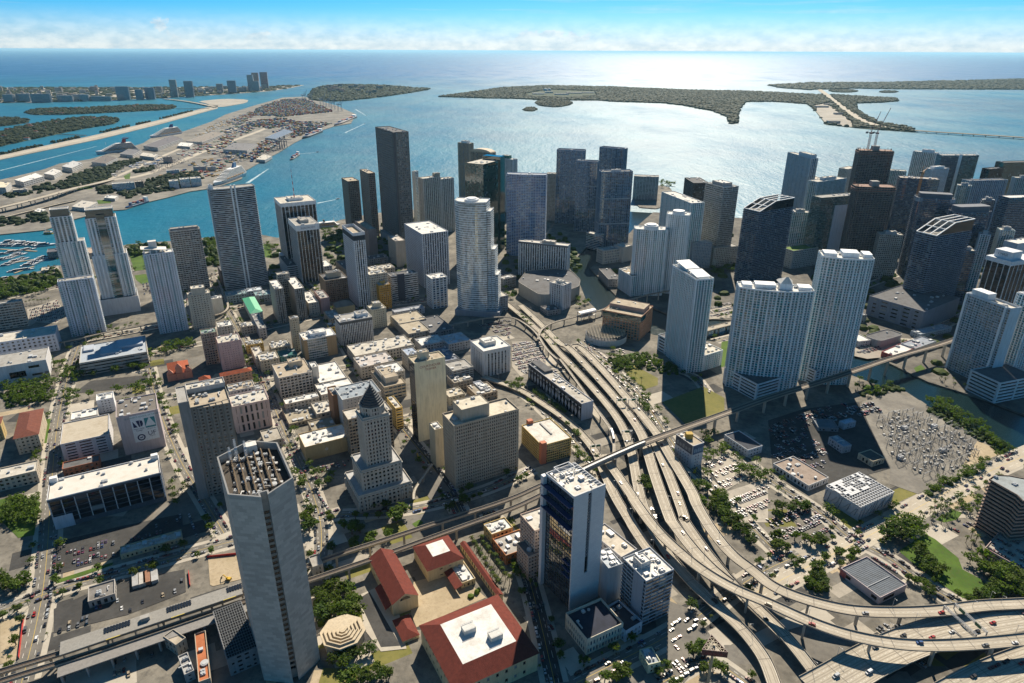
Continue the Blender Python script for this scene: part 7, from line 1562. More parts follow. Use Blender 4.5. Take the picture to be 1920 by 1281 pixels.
# ---------------------------------------------------------------- vegetation
def leaf_mat(name,c1,c2):
	t=NT(name);g=t.new('ShaderNodeNewGeometry');oi=t.new('ShaderNodeObjectInfo')
	a=t.mix(g.outputs['Random Per Island'],c1,c2);b=t.mix(t.maprange(oi.outputs['Random'],0,1,0,.7),a,(c1[0]*2.2,c1[1]*1.3,c1[2]*.7))
	t.set(b,.75,.25);tr=t.new('ShaderNodeBsdfTranslucent');t.L.new(t.mix(1.0,b,(1.35,1.5,.6),'MULTIPLY'),tr.inputs[0]);ms=t.new('ShaderNodeMixShader');ms.inputs[0].default_value=.42
	t.L.new(t.b.outputs[0],ms.inputs[1]);t.L.new(tr.outputs[0],ms.inputs[2]);t.L.new(ms.outputs[0],t.N['Material Output'].inputs['Surface']);return t.m
M_LEAF=leaf_mat('leaves',(.036,.078,.012),(.135,.205,.028));M_LEAFD=leaf_mat('dark leaves',(.026,.058,.012),(.085,.14,.022));M_PALM=leaf_mat('palm fronds',(.045,.085,.016),(.11,.165,.03))
M_BARK=plain((.12,.09,.065),.9);M_PTRUNK=plain((.30,.25,.19),.9)
def crown_mesh(seed,nc=46,per=11,flat=.72):
	rng=random.Random(seed);m=MB();lobes=[(Vector((rng.uniform(-.45,.45),rng.uniform(-.45,.45),rng.uniform(-.1,.35))),rng.uniform(.42,.68))for _ in range(6)]
	for i in range(nc):
		c,r=rng.choice(lobes);d=Vector((rng.gauss(0,1),rng.gauss(0,1),rng.gauss(0,.8)+.25)).normalized();cc=c+d*r*rng.uniform(.72,1.0);cc.z*=flat
		for j in range(per):
			p=cc+Vector((rng.gauss(0,.11),rng.gauss(0,.11),rng.gauss(0,.08)));n=(d+Vector((rng.gauss(0,.6),rng.gauss(0,.6),rng.gauss(0,.6)+.3))).normalized()
			x=n.orthogonal().normalized();x=(Quaternion(n,rng.uniform(0,6.28))@x);y=n.cross(x);s=rng.uniform(.07,.13)
			m.poly([p-x*s-y*s*.6,p+x*s-y*s*.6,p+x*s*.7+y*s*.7,p-x*s*.7+y*s*.7])
	return m
CROWNS=[crown_mesh(s).mesh('crown',M_LEAF)for s in range(5)]+[crown_mesh(20+s).mesh('crown',M_LEAFD)for s in range(3)]
def trunk_mesh(seed):
	rng=random.Random(seed);m=MB();m.tube((0,0,0),(.02,0,.45),.055,.04,7)
	for i in range(5):
		a=i*1.256+rng.uniform(-.3,.3);m.tube((.02,0,.40),(.35*math.cos(a),.35*math.sin(a),.72),.028,.012,5)
	return m.mesh('trunk',M_BARK)
TRUNKS=[trunk_mesh(s)for s in range(3)]
def palm_meshes(seed):
	rng=random.Random(seed);t=MB();pts=[Vector((0,0,0)),Vector((.012,.01,.4)),Vector((.03,.015,.82))]
	t.tube(pts[0],pts[1],.028,.022,6);t.tube(pts[1],pts[2],.022,.018,6)
	f=MB();top=pts[2]
	for i in range(15):
		a=i*2.4+rng.uniform(-.2,.2);up=rng.uniform(-.1,.75);d=Vector((math.cos(a),math.sin(a),0));n=Vector((-d.y,d.x,0));L=rng.uniform(.24,.32);prev=None
		for k in range(5):
			s=k/4;p=top+d*(L*s)+UPZ*(L*(up*s-.95*s*s));w=.045*(1-abs(s-.4)*1.1)
			cur=(p-n*w-UPZ*w*.5,p,p+n*w-UPZ*w*.5)
			if prev:f.poly([prev[0],cur[0],cur[1],prev[1]]);f.poly([prev[1],cur[1],cur[2],prev[2]])
			prev=cur
	return t.mesh('trunk',M_PTRUNK),f.mesh('crown',M_PALM)
PALMS=[palm_meshes(s)for s in range(3)]
trng=random.Random(77);NT_=[0]
BUILT=[]
TREES=[]
def tree(p,h,label,group,palm=False,spread=None):TREES.append((p.copy(),h,label,group,palm,spread))
def plant_tree(p,h,label,group,palm,spread):
	root=empty('palm_tree' if palm else 'broadleaf_tree',(p.x,p.y,0),label,'palm' if palm else 'tree',group)
	rz=trng.uniform(0,6.28)
	if palm:
		t,f=trng.choice(PALMS)
		for me,nm in((t,'trunk'),(f,'crown')):o=bpy.data.objects.new(nm,me);col.objects.link(o);o.parent=root;o.scale=(h*.95,h*.95,h);o.rotation_euler=(0,0,rz)
	else:
		w=(spread or h*.62)*trng.uniform(.85,1.15)
		o=bpy.data.objects.new('trunk',trng.choice(TRUNKS));col.objects.link(o);o.parent=root;o.scale=(h,h,h*.95);o.rotation_euler=(0,0,rz)
		o=bpy.data.objects.new('crown',trng.choice(CROWNS));col.objects.link(o);o.parent=root;o.location=(0,0,h*.60);o.scale=(w,w*trng.uniform(.85,1.1),h*.56);o.rotation_euler=(0,0,rz)
def grove(label,k,poly,n,h=(7,11),palm=False,gap=.55):
	P=lot(k,poly);xs=[p.x for p in P];ys=[p.y for p in P];done=[];tr=0
	while len(done)<n and tr<n*40:
		tr+=1;x,y=trng.uniform(min(xs),max(xs)),trng.uniform(min(ys),max(ys))
		if not inside(P,x,y):continue
		hh=trng.uniform(*h)
		if any((x-a)**2+(y-b)**2<((hh+c)*.5*gap)**2 for a,b,c in done):continue
		done.append((x,y,hh));tree(Vector((x,y)),hh,label,label.replace('tree','trees')if 'trees' not in label else label,palm)
def row(label,k,a,b,n,h=(7,9),palm=False,jit=.8):
	A,B=G(k,a).xy,G(k,b).xy
	for i in range(n):p=A.lerp(B,(i+.5)/n)+Vector((trng.uniform(-jit,jit),trng.uniform(-jit,jit)));tree(p,trng.uniform(*h),label,label.replace('tree','trees'),palm)
row('royal palm in the left line of the palm row beside the tiled arcade','Q',(1510,290),(1720,640),11,(10,12.5),True);row('royal palm in the right line of the palm row beside the tiled arcade','Q',(1575,290),(1790,600),11,(10,12.5),True)
grove('dense yellow-green tree between the grey tower and the octagon pavilion','Q',[(420,640),(600,600),(690,660),(740,800),(560,820),(430,860)],16,(9,13))
grove('tree in the garden in front of the octagon pavilion','Q',[(520,1130),(760,1050),(820,1060),(700,1130),(600,1190)],7,(7,9))
grove('tree on the bottom edge beside the museum steps','Q',[(620,1250),(820,1180),(960,1220),(900,1290),(660,1290)],8,(8,11))
grove('street tree behind the grey tower facing the courthouse','Q',[(320,120),(400,90),(430,180),(400,260),(340,260)],3,(11,14),gap=.4)
grove('dark tree at the courthouse forecourt','Q',[(620,190),(760,180),(780,260),(650,280)],4,(9,12));grove('large tree at the courthouse corner by the railway','Q',[(960,130),(1060,80),(1100,130),(1040,190)],3,(12,14),gap=.4)
grove('tree along the railway below the courthouse','Q',[(650,300),(900,230),(1080,190),(1090,220),(900,290),(700,340)],7,(7,10))
grove('street tree on the avenue left of the courthouse','M',[(260,930),(310,920),(350,1030),(300,1050)],3,(8,11));grove('street tree in the lot behind the courthouse forecourt','M',[(400,900),(560,950),(490,1030),(400,960)],4,(7,9))
grove('tree in the parking lot right of the motorway ramps','N',[(1250,1010),(1480,1100),(1530,1200),(1400,1240),(1290,1150)],13,(9,12))
grove('tree among the parked cars right of the motorway','N',[(1360,770),(1480,740),(1560,860),(1660,930),(1480,1000),(1340,940)],8,(8,11));grove('tree along the lot wall behind the framed hall','N',[(1660,900),(1808,960),(1808,1010),(1680,970)],5,(9,11))
grove('tree in the small lot beside the outermost ramp','R',[(1370,70),(1560,100),(1720,330),(1600,260),(1450,130)],9,(8,11))
grove('tree around the right hand parking lots','S',[(0,240),(300,260),(400,230),(410,300),(280,350),(60,360)],9,(8,11));grove('tree by the far side of the right hand lots','S',[(30,50),(160,40),(240,10),(300,60),(140,110),(40,120)],7,(8,11))
grove('park tree on the far edge of the bright lawn','S',[(780,230),(960,150),(1080,180),(1090,260),(930,300),(800,290)],12,(10,14));grove('park tree clump in the middle of the bright lawn','S',[(1000,370),(1110,360),(1220,500),(1200,560),(1060,480)],10,(8,11))
grove('park tree on the right edge of the bright lawn','S',[(1370,400),(1480,400),(1700,520),(1803,580),(1803,700),(1640,680),(1500,520)],17,(10,14));grove('park tree by the motorway end of the bright lawn','S',[(1430,680),(1560,620),(1640,680),(1560,720)],5,(8,10))
grove('tree in the ring round the pink metal-roofed hall','S',[(260,560),(330,430),(500,350),(620,350),(640,390),(480,410),(370,480),(400,640),(500,690),(300,640)],19,(6,8.5));grove('shrubby tree behind the pink metal-roofed hall','S',[(970,560),(1060,550),(1200,660),(1140,680)],7,(6,8))
grove('palm on the lawn corner before the banded brown office','S',[(1040,120),(1160,40),(1290,20),(1350,130),(1200,180),(1110,180)],14,(10,14),True);grove('tree by the entrance of the banded brown office','S',[(1310,20),(1500,0),(1560,240),(1470,230),(1400,90)],9,(7,10))
grove('palm along the rooftop deck beside the park','S',[(1400,240),(1500,290),(1500,380),(1380,300)],5,(9,12),True)
grove('mangrove-like tree on the river bank behind the substation','O',[(1120,430),(1180,410),(1400,540),(1560,640),(1720,760),(1640,770),(1400,610),(1200,510)],26,(8,12));grove('tree along the near fence of the substation','O',[(1100,1060),(1400,930),(1500,880),(1520,910),(1250,1040),(1110,1100)],13,(7,10))
grove('tree on the river bank under the rail viaduct','O',[(640,260),(760,320),(900,310),(960,340),(700,390),(620,370)],10,(7,10));grove('palm on the quay of the right edge tower','O',[(1160,250),(1260,270),(1560,380),(1540,400),(1240,310)],10,(8,11),True)
grove('tree in the garden behind the motorway by the river towers','N',[(680,110),(880,70),(900,110),(1030,120),(1180,200),(1160,240),(930,190),(720,200)],22,(7,10));row('clipped hedge tree along the vacant grass lot','N',(700,210),(940,345),12,(3.5,4.5),jit=.3)
grove('palm on the vacant grass lot','N',[(790,210),(880,240),(960,300),(900,300)],4,(8,10),True);grove('tree beside the billboard block','N',[(1340,660),(1420,660),(1420,760),(1350,740)],4,(8,11))
grove('tree on the embankment between the motorway carriageways','N',[(860,380),(930,370),(980,470),(960,520),(900,460)],6,(6,9));row('tree in the strip beside the long black-fronted office','N',(150,360),(380,520),11,(6,8));grove('tree under the ramps before the white tower','N',[(890,1000),(1000,990),(1000,1090),(900,1090)],3,(9,11))
grove('tree at the end of the yellow garage','N',[(440,800),(520,790),(540,850),(460,860)],3,(7,9));grove('tree by the motorway left edge lot','N',[(0,290),(60,280),(60,350),(0,370)],3,(8,10))
grove('tree in the shaded lots beneath the outer ramp','R',[(1240,1050),(1340,1040),(1340,1110),(1260,1120)],2,(10,12),gap=.3);grove('tree at the foot of the pole billboard','R',[(640,1230),(780,1150),(800,1250),(660,1290)],5,(7,9))
row('dark palm in the shaded lane beside the white tower','R',(30,520),(190,640),4,(9,11),True);row('palm in front of the cream two-storey block','R',(640,1010),(750,960),2,(9,10),True)
grove('park tree on the lower left green','P',[(0,60),(130,40),(240,20),(250,160),(130,180),(0,160)],17,(8,12));grove('tree on the shaded corner of the lower left green','P',[(0,480),(90,520),(220,540),(200,620),(90,660),(0,640)],8,(8,11))
grove('park tree on the left green below the palm street','L',[(0,1160),(120,1110),(260,1150),(250,1281),(0,1281)],12,(8,11));row('palm along the curved arcaded wing','L',(20,1060),(280,920),9,(8,10),True)
row('tree in the green verge below the tiled wing','L',(300,560),(250,860),9,(6,9));grove('tree in the square before the angular museum hall','L',[(20,330),(330,280),(400,310),(330,440),(60,450)],26,(9,13))
row('street palm beside the exhibition hall','L',(370,130),(410,260),6,(9,11),True);grove('tree below the exhibition hall','L',[(420,180),(560,220),(1030,170),(1040,200),(640,250),(440,300)],20,(8,12))
grove('tree on the triangular car park','L',[(430,380),(520,370),(660,390),(660,430),(540,430),(440,440)],6,(8,11));grove('tree along the right edge of the triangular car park','L',[(800,350),(1000,300),(1110,240),(1110,330),(930,370)],10,(8,10))
grove('tree behind the salmon church','D',[(1040,1140),(1100,1100),(1370,1060),(1380,1120),(1180,1150),(1060,1190)],16,(9,12));row('street tree in front of the pink block','L',(1720,90),(1780,190),5,(6,8))
row('street tree on the avenue beside the dark glass block','L',(1210,990),(1250,1180),4,(6,8));row('street tree by the stepped tower','L',(1120,380),(1130,470),3,(6,8))
grove('bayfront park tree left of the marina guideway','D',[(0,650),(80,640),(350,610),(450,620),(420,690),(200,740),(0,760)],24,(10,14));row('palm on the left car park','D',(180,800),(360,780),7,(9,11),True)
grove('bayfront park tree between the tall pair and the bay','D',[(900,390),(1000,370),(1200,380),(1210,430),(1000,460),(920,460)],14,(9,12));grove('bayfront tree left of the banded tower','D',[(1440,350),(1520,340),(1560,480),(1540,540),(1470,530)],16,(9,13))
grove('bayfront park tree between the dark ribbed towers','E',[(60,380),(150,340),(160,440),(110,470)],8,(9,12));grove('bayfront park tree behind the slim white tower','E',[(460,270),(610,260),(620,380),(480,390)],18,(9,13))
grove('riverside tree behind the convention hall','F',[(460,760),(530,730),(540,800),(480,830)],5,(8,10));grove('street tree right of the banded tower','E',[(1690,650),(1800,700),(1800,760),(1700,700)],6,(9,12))
grove('tree on the island tip at the river mouth','B',[(1770,1010),(1850,1000),(1870,1060),(1790,1070)],8,(12,16));grove('tree in the loop garden beside the motorway','F',[(20,870),(150,900),(320,1060),(300,1110),(200,1040)],14,(7,9))
grove('street tree in the shade below the dark towers','F',[(1410,540),(1600,520),(1620,570),(1420,590)],10,(8,11));grove('roof garden tree on the podium of the broad teal tower','D',[(705,960),(985,930),(1000,940),(720,980)],6,(5,6))
grove('palm on the near shore of the marina','D',[(280,570),(420,480),(440,520),(300,600)],8,(9,11),True)
WHERE=['on the long avenue at the far left','on the cross street below the dark glass block','on the street left of the courthouse','on the dark street right of the courthouse','on the street beside the stepped tower','on the street behind the banner block','on the street past the pink block','on the street at the foot of the left towers','on the street behind the courthouse','on the street before the concrete office','on the lane left of the white tower','on the street below the ramps at bottom centre','on the street beside the yellow garage','on the street right of the motorway','on the south bank bridge street','on the street past the framed hall','on the street by the field','on the short street by the motorway','on the lane by the pole billboard','on the street under the dark podium','on the riverside street','on the bend by the cream hotel','on the bayfront boulevard','on the sunlit right hand avenue']
for si,(P,w)in enumerate(STREETS):
	for a,b in zip(P,P[1:]):
		d=b-a;n=Vector((-d.y,d.x,0)).normalized();k=int(d.length/9)+1
		for i in range(k):
			for s in(-1,1):
				q=(a.lerp(b,(i+trng.random())/k)+n*s*(w/2+2.5)).xy
				if trng.random()<.30 and not any(inside(f,q.x,q.y)for f in FOOT):tree(q,trng.uniform(5,8.5),'small street tree '+WHERE[si],'small street trees '+WHERE[si],trng.random()<.12)
BROAD=sorted([t for t in TREES if not t[4]],key=lambda t:t[0].length)
for t in[t for t in TREES if t[4]]+BROAD[:290]:plant_tree(*t)
ern=random.Random(3)
for i in range(900):
	q=gp((ern.uniform(0,1920),ern.uniform(560,1280))).xy
	if len(BROAD)<1100 and inside(mainland,q.x,q.y)and not any(inside(f,q.x,q.y)for f in FOOT)and ern.random()<.42:BROAD.append((q,ern.uniform(3.5,8),'','',False,None))
FARC=[crown_mesh(50+s,26,9)for s in range(4)];m=MB()
for p,h,lab,grp,pl,sp in BROAD[290:]:
	src=trng.choice(FARC);w=h*.62*trng.uniform(.85,1.15);rz=trng.uniform(0,6.28);cz,sz_=math.cos(rz)*w,math.sin(rz)*w;n=len(m.v)
	m.v+=[(p.x+x*cz-y*sz_,p.y+x*sz_+y*cz,h*.6+z*h*.56)for x,y,z in src.v];m.f+=[tuple(i+n for i in f)for f in src.f];m.m+=src.m
	m.tube((p.x,p.y,0),(p.x,p.y,h*.5),h*.03,h*.02,5,1)
tag(m.build('distant_trees',[M_LEAF,M_BARK]),'far street and bayfront trees that merge into one green mass','trees',None,'stuff')
# wooded islands: canopy too far away to count
def canopy(name,label,polys,spacing,h,mat,seed,dens=1.0,holes=()):
	rng=random.Random(seed);m=MB()
	for P in polys:
		xs=[p[0]for p in P];ys=[p[1]for p in P];x=min(xs)
		while x<max(xs):
			y=min(ys)
			while y<max(ys):
				px_,py_=x+rng.uniform(-.5,.5)*spacing,y+rng.uniform(-.5,.5)*spacing
				if rng.random()<dens and inside(P,px_,py_)and not any(inside(H_,px_,py_)for H_ in holes):
					r=spacing*rng.uniform(.45,.8);hh=h*rng.uniform(.55,1.15);a0=rng.uniform(0,6.28);n=6
					A=[(px_+r*math.cos(a0+i*1.047),py_+r*math.sin(a0+i*1.047),0)for i in range(n)];B=[(px_+r*rng.uniform(.6,1.0)*math.cos(a0+i*1.047),py_+r*rng.uniform(.6,1.0)*math.sin(a0+i*1.047),hh*rng.uniform(.6,.85))for i in range(n)]
					m.prism(A,B,cap=False);t=(px_,py_,hh);base=len(m.v);m.v+=B+[t]
					for i in range(n):m.f.append((base+i,base+(i+1)%n,base+n));m.m.append(0)
				y+=spacing
			x+=spacing
	o=m.build(name,mat);tag(o,label,'woodland',None,'stuff');return o
LEAF_FAR=leaf_mat('distant canopy',(.016,.036,.012),(.040,.066,.020))
def narrow(pts,w):
	P=[gp(p).xy for p in pts];A,B=sides([V3(p,0)for p in P],w);return[a.xy for a in A]+[b.xy for b in reversed(B)]
yard=pxs(Cp([(725,590),(830,572),(940,660),(960,712),(800,690),(745,622)]));plant=pxs(Bp([(1020,525),(1150,500),(1420,510),(1430,535),(1250,548),(1060,540)]))
canopy('key_woodland','dark mangrove woodland covering the long wooded key',[virg],26,13,LEAF_FAR,1,.93,(yard,plant,narrow(Cp([(745,486),(860,570),(980,660),(1080,705),(1285,728)]),80)));canopy('far_key_woodland','low dark woodland on the far key at right',[keyb],48,16,LEAF_FAR,2,.9)
canopy('island_woodland','trees over the gardens of the long bay islands',[star,palm,hib],20,11,LEAF_FAR,3,.8);canopy('wooded_island_trees','trees covering the wooded island at the harbour mouth',[fisher],30,13,LEAF_FAR,4,.8)
canopy('islet_mangroves','mangroves on the small dark islets',[isl1,isl2,isl3,isl4],16,10,LEAF_FAR,5,.95)
canopy('causeway_trees','strips of trees along the causeway',[narrow(Apx([(0,866),(120,838),(230,815)]),22),narrow(Apx([(285,800),(400,778),(440,768)]),22),narrow(Apx([(560,742),(720,706)]),22),narrow(Apx([(760,698),(840,680)]),22),narrow(Apx([(900,664),(1080,620)]),18)],12,10,LEAF_FAR,6,.85)
canopy('key_road_palms','rows of palms along the key causeway road',[narrow(Cp([(850,540),(960,620),(1060,680),(1270,722)]),60),narrow(Cp([(820,580),(960,680),(1060,712)]),40)],18,11,LEAF_FAR,7,.6)
canopy('barrier_island_trees','street trees among the roofs of the barrier island',[sobe],52,11,LEAF_FAR,8,.45)
canopy('port_trees','tree belts on the green end of the port island',[pxs(Apx(q))for q in([(390,985),(560,930),(760,890),(800,900),(640,960),(620,990),(520,1040),(330,1060),(300,1035)],[(750,960),(850,930),(860,950),(760,975)],[(830,1010),(940,980),(1100,960),(1130,1000),(1000,1060),(850,1080),(720,1110),(660,1080),(800,1060)],[(540,1050),(620,1030),(650,1080),(560,1090)],[(190,1050),(280,1020),(300,1060),(200,1090)],[(20,1090),(150,1060),(190,1085),(60,1110)],[(0,1220),(250,1190),(270,1240),(0,1270)])],14,9,LEAF_FAR,9,.8)
canopy('bayfront_shrubs','shrub belt along the river and rail banks',[lot('O',q)for q in([(1120,440),(1400,560),(1720,770),(1640,780),(1300,600),(1130,500)],[(1100,1075),(1520,890),(1530,905),(1120,1095)],[(620,380),(900,320),(970,345),(700,400)])],5,4,M_LEAFD,10,.75)
canopy('bayfront_grove','dense bayfront park trees left of the twin towers',[lot('D',[(-40,640),(80,625),(400,560),(450,640),(200,720),(-40,770)]),lot('D',[(900,400),(1180,370),(1210,430),(930,460)]),lot('D',[(1440,350),(1530,335),(1560,520),(1470,530)])],9,11,M_LEAFD,12,.75)
canopy('downtown_trees','dark street trees and small parks between the bayside towers',[pxs([(600,440),(790,410),(830,470),(800,540),(700,530),(620,500)]),pxs([(930,430),(1060,440),(1090,500),(1060,560),(960,560)]),pxs([(400,520),(520,470),(560,500),(420,560)])],13,8,M_LEAFD,14,.3,FOOT)
canopy('south_bank_trees','street trees scattered between the towers of the south bank',[pxs([(1110,520),(1240,560),(1420,590),(1640,650),(1860,740),(1930,600),(1930,420),(1560,430),(1250,430)])],15,8,M_LEAFD,13,.14,FOOT)
canopy('garden_shrubs','low shrubs and hedges round the lawns',[lot('N',[(680,120),(900,80),(1180,190),(1160,250),(930,200),(720,210)]),lot('S',[(1440,600),(1640,690),(1560,720),(1430,690)]),lot('Q',[(420,700),(740,790),(700,830),(430,880)]),lot('Q',[(1470,640),(1570,610),(1580,650),(1490,690)]),lot('L',[(0,380),(340,300),(350,420),(60,470)]),lot('S',[(270,580),(340,440),(360,500),(420,650),(320,650)])],4.2,3.4,M_LEAF,11,.7)
# ---------------------------------------------------------------- vehicles
def paint_mat():
	t=NT('vehicle paint');oi=t.new('ShaderNodeObjectInfo');t.set(oi.outputs['Color'],.3,.6);return t.m
M_PAINT=paint_mat();M_CARGL=plain((.012,.014,.018),.08,0,.8);M_TYRE=plain((.02,.02,.02),.9)
def car_mesh(kind):
	m=MB();L,W_,hb,hc={'car':(4.6,1.85,.82,1.42),'suv':(4.9,1.95,1.0,1.78),'van':(5.6,2.05,1.05,2.3),'bus':(12,2.55,1.2,3.1),'truck':(8.5,2.4,1.1,3.2)}[kind];l,w=L/2,W_/2
	def ring(x0,x1,y,z):return[(x0,-y,z),(x1,-y,z),(x1,y,z),(x0,y,z)]
	m.prism(ring(-l,l,w*.92,.28),ring(-l*1.0,l*1.0,w,.55),0,cap=False,floor=True);m.prism(ring(-l,l,w,.55),ring(-l*.97,l*.95,w*.94,hb),0)
	if kind=='car':m.prism(ring(-l*.78,l*.42,w*.92,hb),ring(-l*.48,l*.12,w*.74,hc),1,mt=0)
	elif kind=='suv':m.prism(ring(-l*.93,l*.45,w*.93,hb),ring(-l*.80,l*.18,w*.78,hc),1,mt=0)
	elif kind=='van':m.prism(ring(-l*.97,l*.62,w*.95,hb),ring(-l*.95,l*.36,w*.86,hc),0);m.prism(ring(l*.2,l*.63,w*.955,hb+.2),ring(l*.2,l*.46,w*.90,hc-.35),1,mt=0)
	elif kind=='bus':m.prism(ring(-l*.99,l*.99,w*.97,hb),ring(-l*.99,l*.98,w*.96,hc*.8),1,cap=False);m.prism(ring(-l*.99,l*.98,w*.96,hc*.8),ring(-l*.97,l*.95,w*.86,hc),0)
	else:m.prism(ring(-l,l*.5,w,.9),ring(-l,l*.5,w,hc),0,floor=True);m.prism(ring(l*.56,l,w*.92,hb),ring(l*.6,l*.9,w*.85,2.3),1,mt=0)
	for x in(-l*.62,l*.62):
		for s in(-1,1):m.tube((x,s*(w-.22),.33),(x,s*(w+.02),.33),.34,.34,8,2)
	return m
CARM={k:car_mesh(k).mesh('vehicle',[M_PAINT,M_CARGL,M_TYRE])for k in('car','suv','van','bus','truck')}
COLS=[('white',(.66,.66,.66)),('silver',(.36,.38,.40)),('silver',(.30,.31,.33)),('black',(.02,.02,.024)),('black',(.03,.03,.035)),('grey',(.10,.105,.115)),('grey',(.14,.145,.15)),('red',(.32,.02,.02)),('blue',(.03,.08,.22)),('tan',(.32,.26,.18)),('dark red',(.14,.02,.02)),('grey',(.07,.075,.085))]
crng=random.Random(9);CARS=[]
def add_car(p,ang,place,kind=None,colr=None):CARS.append((Vector(p),ang+crng.uniform(-.03,.03),place,kind or crng.choice(['car','car','car','suv','suv','van']if crng.random()<.5 else['car','suv']),colr or crng.choice(COLS)))
def carlot(place,k,poly,fill=.8,pitch=7.6,sp=2.9,rot=0.0,kinds=None):
	P=lot(k,poly);th=GRID+rot;ex,ey=Vector((math.cos(th),math.sin(th))),Vector((-math.sin(th),math.cos(th)));c=centre(P);us=[(p-c).dot(ex)for p in P];vs_=[(p-c).dot(ey)for p in P];v=min(vs_)+2
	i=0
	while v<max(vs_):
		u=min(us)
		while u<max(us):
			q=c+ex*u+ey*v
			if inside(P,q.x,q.y)and crng.random()<fill:add_car(V3(q,.03),th+math.pi/2+(math.pi if crng.random()<.4 else 0),place,crng.choice(kinds)if kinds else None)
			u+=sp
		v+=5.4 if i%2==0 else pitch+3.2;i+=1
def curb(place,k,a,b,n,off=0.0,fill=.85):
	A,B=G(k,a).xy,G(k,b).xy;e=(B-A).normalized();nn=Vector((-e.y,e.x))
	for i in range(n):
		if crng.random()<fill:add_car(V3(A.lerp(B,(i+.5)/n)+nn*off,.03),math.atan2(e.y,e.x)+(math.pi if crng.random()<.5 else 0),place)
def driving(place,key,ts,lanes=2):
	for t in ts:
		p,d,w=at_path(key,t);nn=Vector((-d.y,d.x,0)).normalized();o=(crng.randrange(lanes)+.5)/lanes-.5;add_car(p+nn*(o*(w-2))+UPZ*.03,math.atan2(d.y,d.x)+math.pi,place)
carlot('in the lot beside the outermost ramp','N',[(1360,870),(1520,800),(1640,950),(1490,1040)],.6)
carlot('in the walled lot behind the framed hall','N',[(1470,1100),(1808,980),(1808,1281),(1600,1281)],.72);carlot('in the lot along the right hand avenue','S',[(0,130),(250,40),(420,150),(430,250),(120,290),(0,250)],.75)
carlot('in the lot right of the pillared office','N',[(0,10),(210,0),(240,150),(90,230),(0,170)],.85,pitch=5.5);carlot('in the lot by the guideway loop','E',[(1560,940),(1800,900),(1808,1040),(1700,1000)],.7)
carlot('on the left bayside car park','D',[(200,840),(400,770),(470,850),(400,920),(210,910)],.8);carlot('in the shaded utility yard','O',[(0,600),(240,500),(560,440),(640,480),(480,560),(300,640),(60,780)],.42,kinds=['van','truck','suv','car']);carlot('in the lower shaded utility yard','O',[(10,800),(280,640),(420,800),(380,900),(90,860)],.5,kinds=['van','car','suv'])
carlot('at the head of the substation yard','O',[(560,470),(760,440),(800,500),(620,540)],.8,kinds=['van','truck','car']);carlot('in the shaded lot below the dark glass block','P',[(900,260),(1270,100),(1280,150),(960,300)],.6);carlot('in the dark lower left lot','P',[(400,330),(800,230),(820,380),(420,480)],.5);carlot('in the lower left lot by the station','P',[(620,740),(1300,530),(1300,630),(900,790)],.3);carlot('beside the cultural court','P',[(400,850),(600,780),(640,860),(420,920)],.4)
carlot('under the high ramp in the lower right','S',[(740,900),(900,850),(960,880),(840,960)],.7);carlot('under the motorway at the bottom right','S',[(960,1080),(1110,1040),(1160,1140),(1020,1180)],.7);carlot('on the rooftop deck beside the park','S',[(1620,220),(1803,290),(1803,330),(1640,260)],0)
carlot('in the front lot by the pole billboard','R',[(1060,1050),(1150,1010),(1250,1180),(1160,1210)],.55);carlot('in the forecourt lot below the ramps','R',[(1230,1020),(1290,1000),(1300,1060),(1250,1080)],.8);carlot('in the strip lot right of the ramps','R',[(1680,380),(1803,430),(1803,500),(1700,460)],.6)
carlot('in the lot under the ramps by the white tower','R',[(960,60),(1060,40),(1080,130),(1000,130)],.6);carlot('behind the courthouse','M',[(380,920),(640,820),(680,870),(420,1000)],.5);carlot('in the courtyard lane at the station','P',[(780,1100),(1090,1030),(1100,1090),(800,1160)],.35);carlot('in the station yard','P',[(740,1230),(900,1180),(930,1230),(760,1281)],.5)
carlot('on the south bank quay lot','K',[(620,1080),(760,1060),(800,1110),(640,1150)],.8);carlot('on the far river quay lot','F',[(1395,820),(1550,780),(1555,860),(1400,880)],.8);carlot('beside the palm entrance court','S',[(1250,150),(1420,130),(1480,190),(1330,240)],.35)
carlot('in the marina car park','D',[(1000,650),(1050,640),(1070,720),(1010,730)],.5);carlot('on the big port lots','A',[(1200,860),(1500,790),(1560,840),(1300,920)],.35,pitch=9);carlot('on the port apron','A',[(760,940),(1000,880),(1060,900),(860,970)],.25)
P_=[G('S',p,9).xy for p in((1540,335),(1880,525))]
for r_ in range(4):
	A,B=G('S',(1545+r_*30,330-r_*32),9).xy,G('S',(1860+r_*30,510-r_*40),9).xy;n=int((B-A).length/2.9)
	for i in range(n):
		if crng.random()<.75:e=(B-A).normalized();add_car(V3(A.lerp(B,(i+.5)/n),9.08),math.atan2(e.y,e.x)+math.pi/2,'on the pink rooftop deck beside the park')
curb('along the kerb of the vacant grass lot','N',(620,160),(860,390),22,2);curb('along the kerb below the grass lot','N',(700,310),(880,420),12,-3);curb('on the cross street at lower left','P',(480,580),(840,510),9,2);curb('on the far kerb of the lower left cross street','P',(640,600),(870,540),6,-3);curb('in the lower left street shade','P',(960,440),(1300,350),9,0)
curb('on the far side of the lower left street shade','P',(1080,390),(1260,340),5,3);curb('on the avenue beside the courthouse','M',(420,1090),(540,1270),8,3);curb('on the avenue in front of the tan bank hall','M',(210,690),(290,790),5,2);curb('on the old street below the white gridded office','M',(30,250),(170,570),13,0,.6);curb('on the street beside the museum pavilion','M',(640,130),(760,260),6,0,.7)
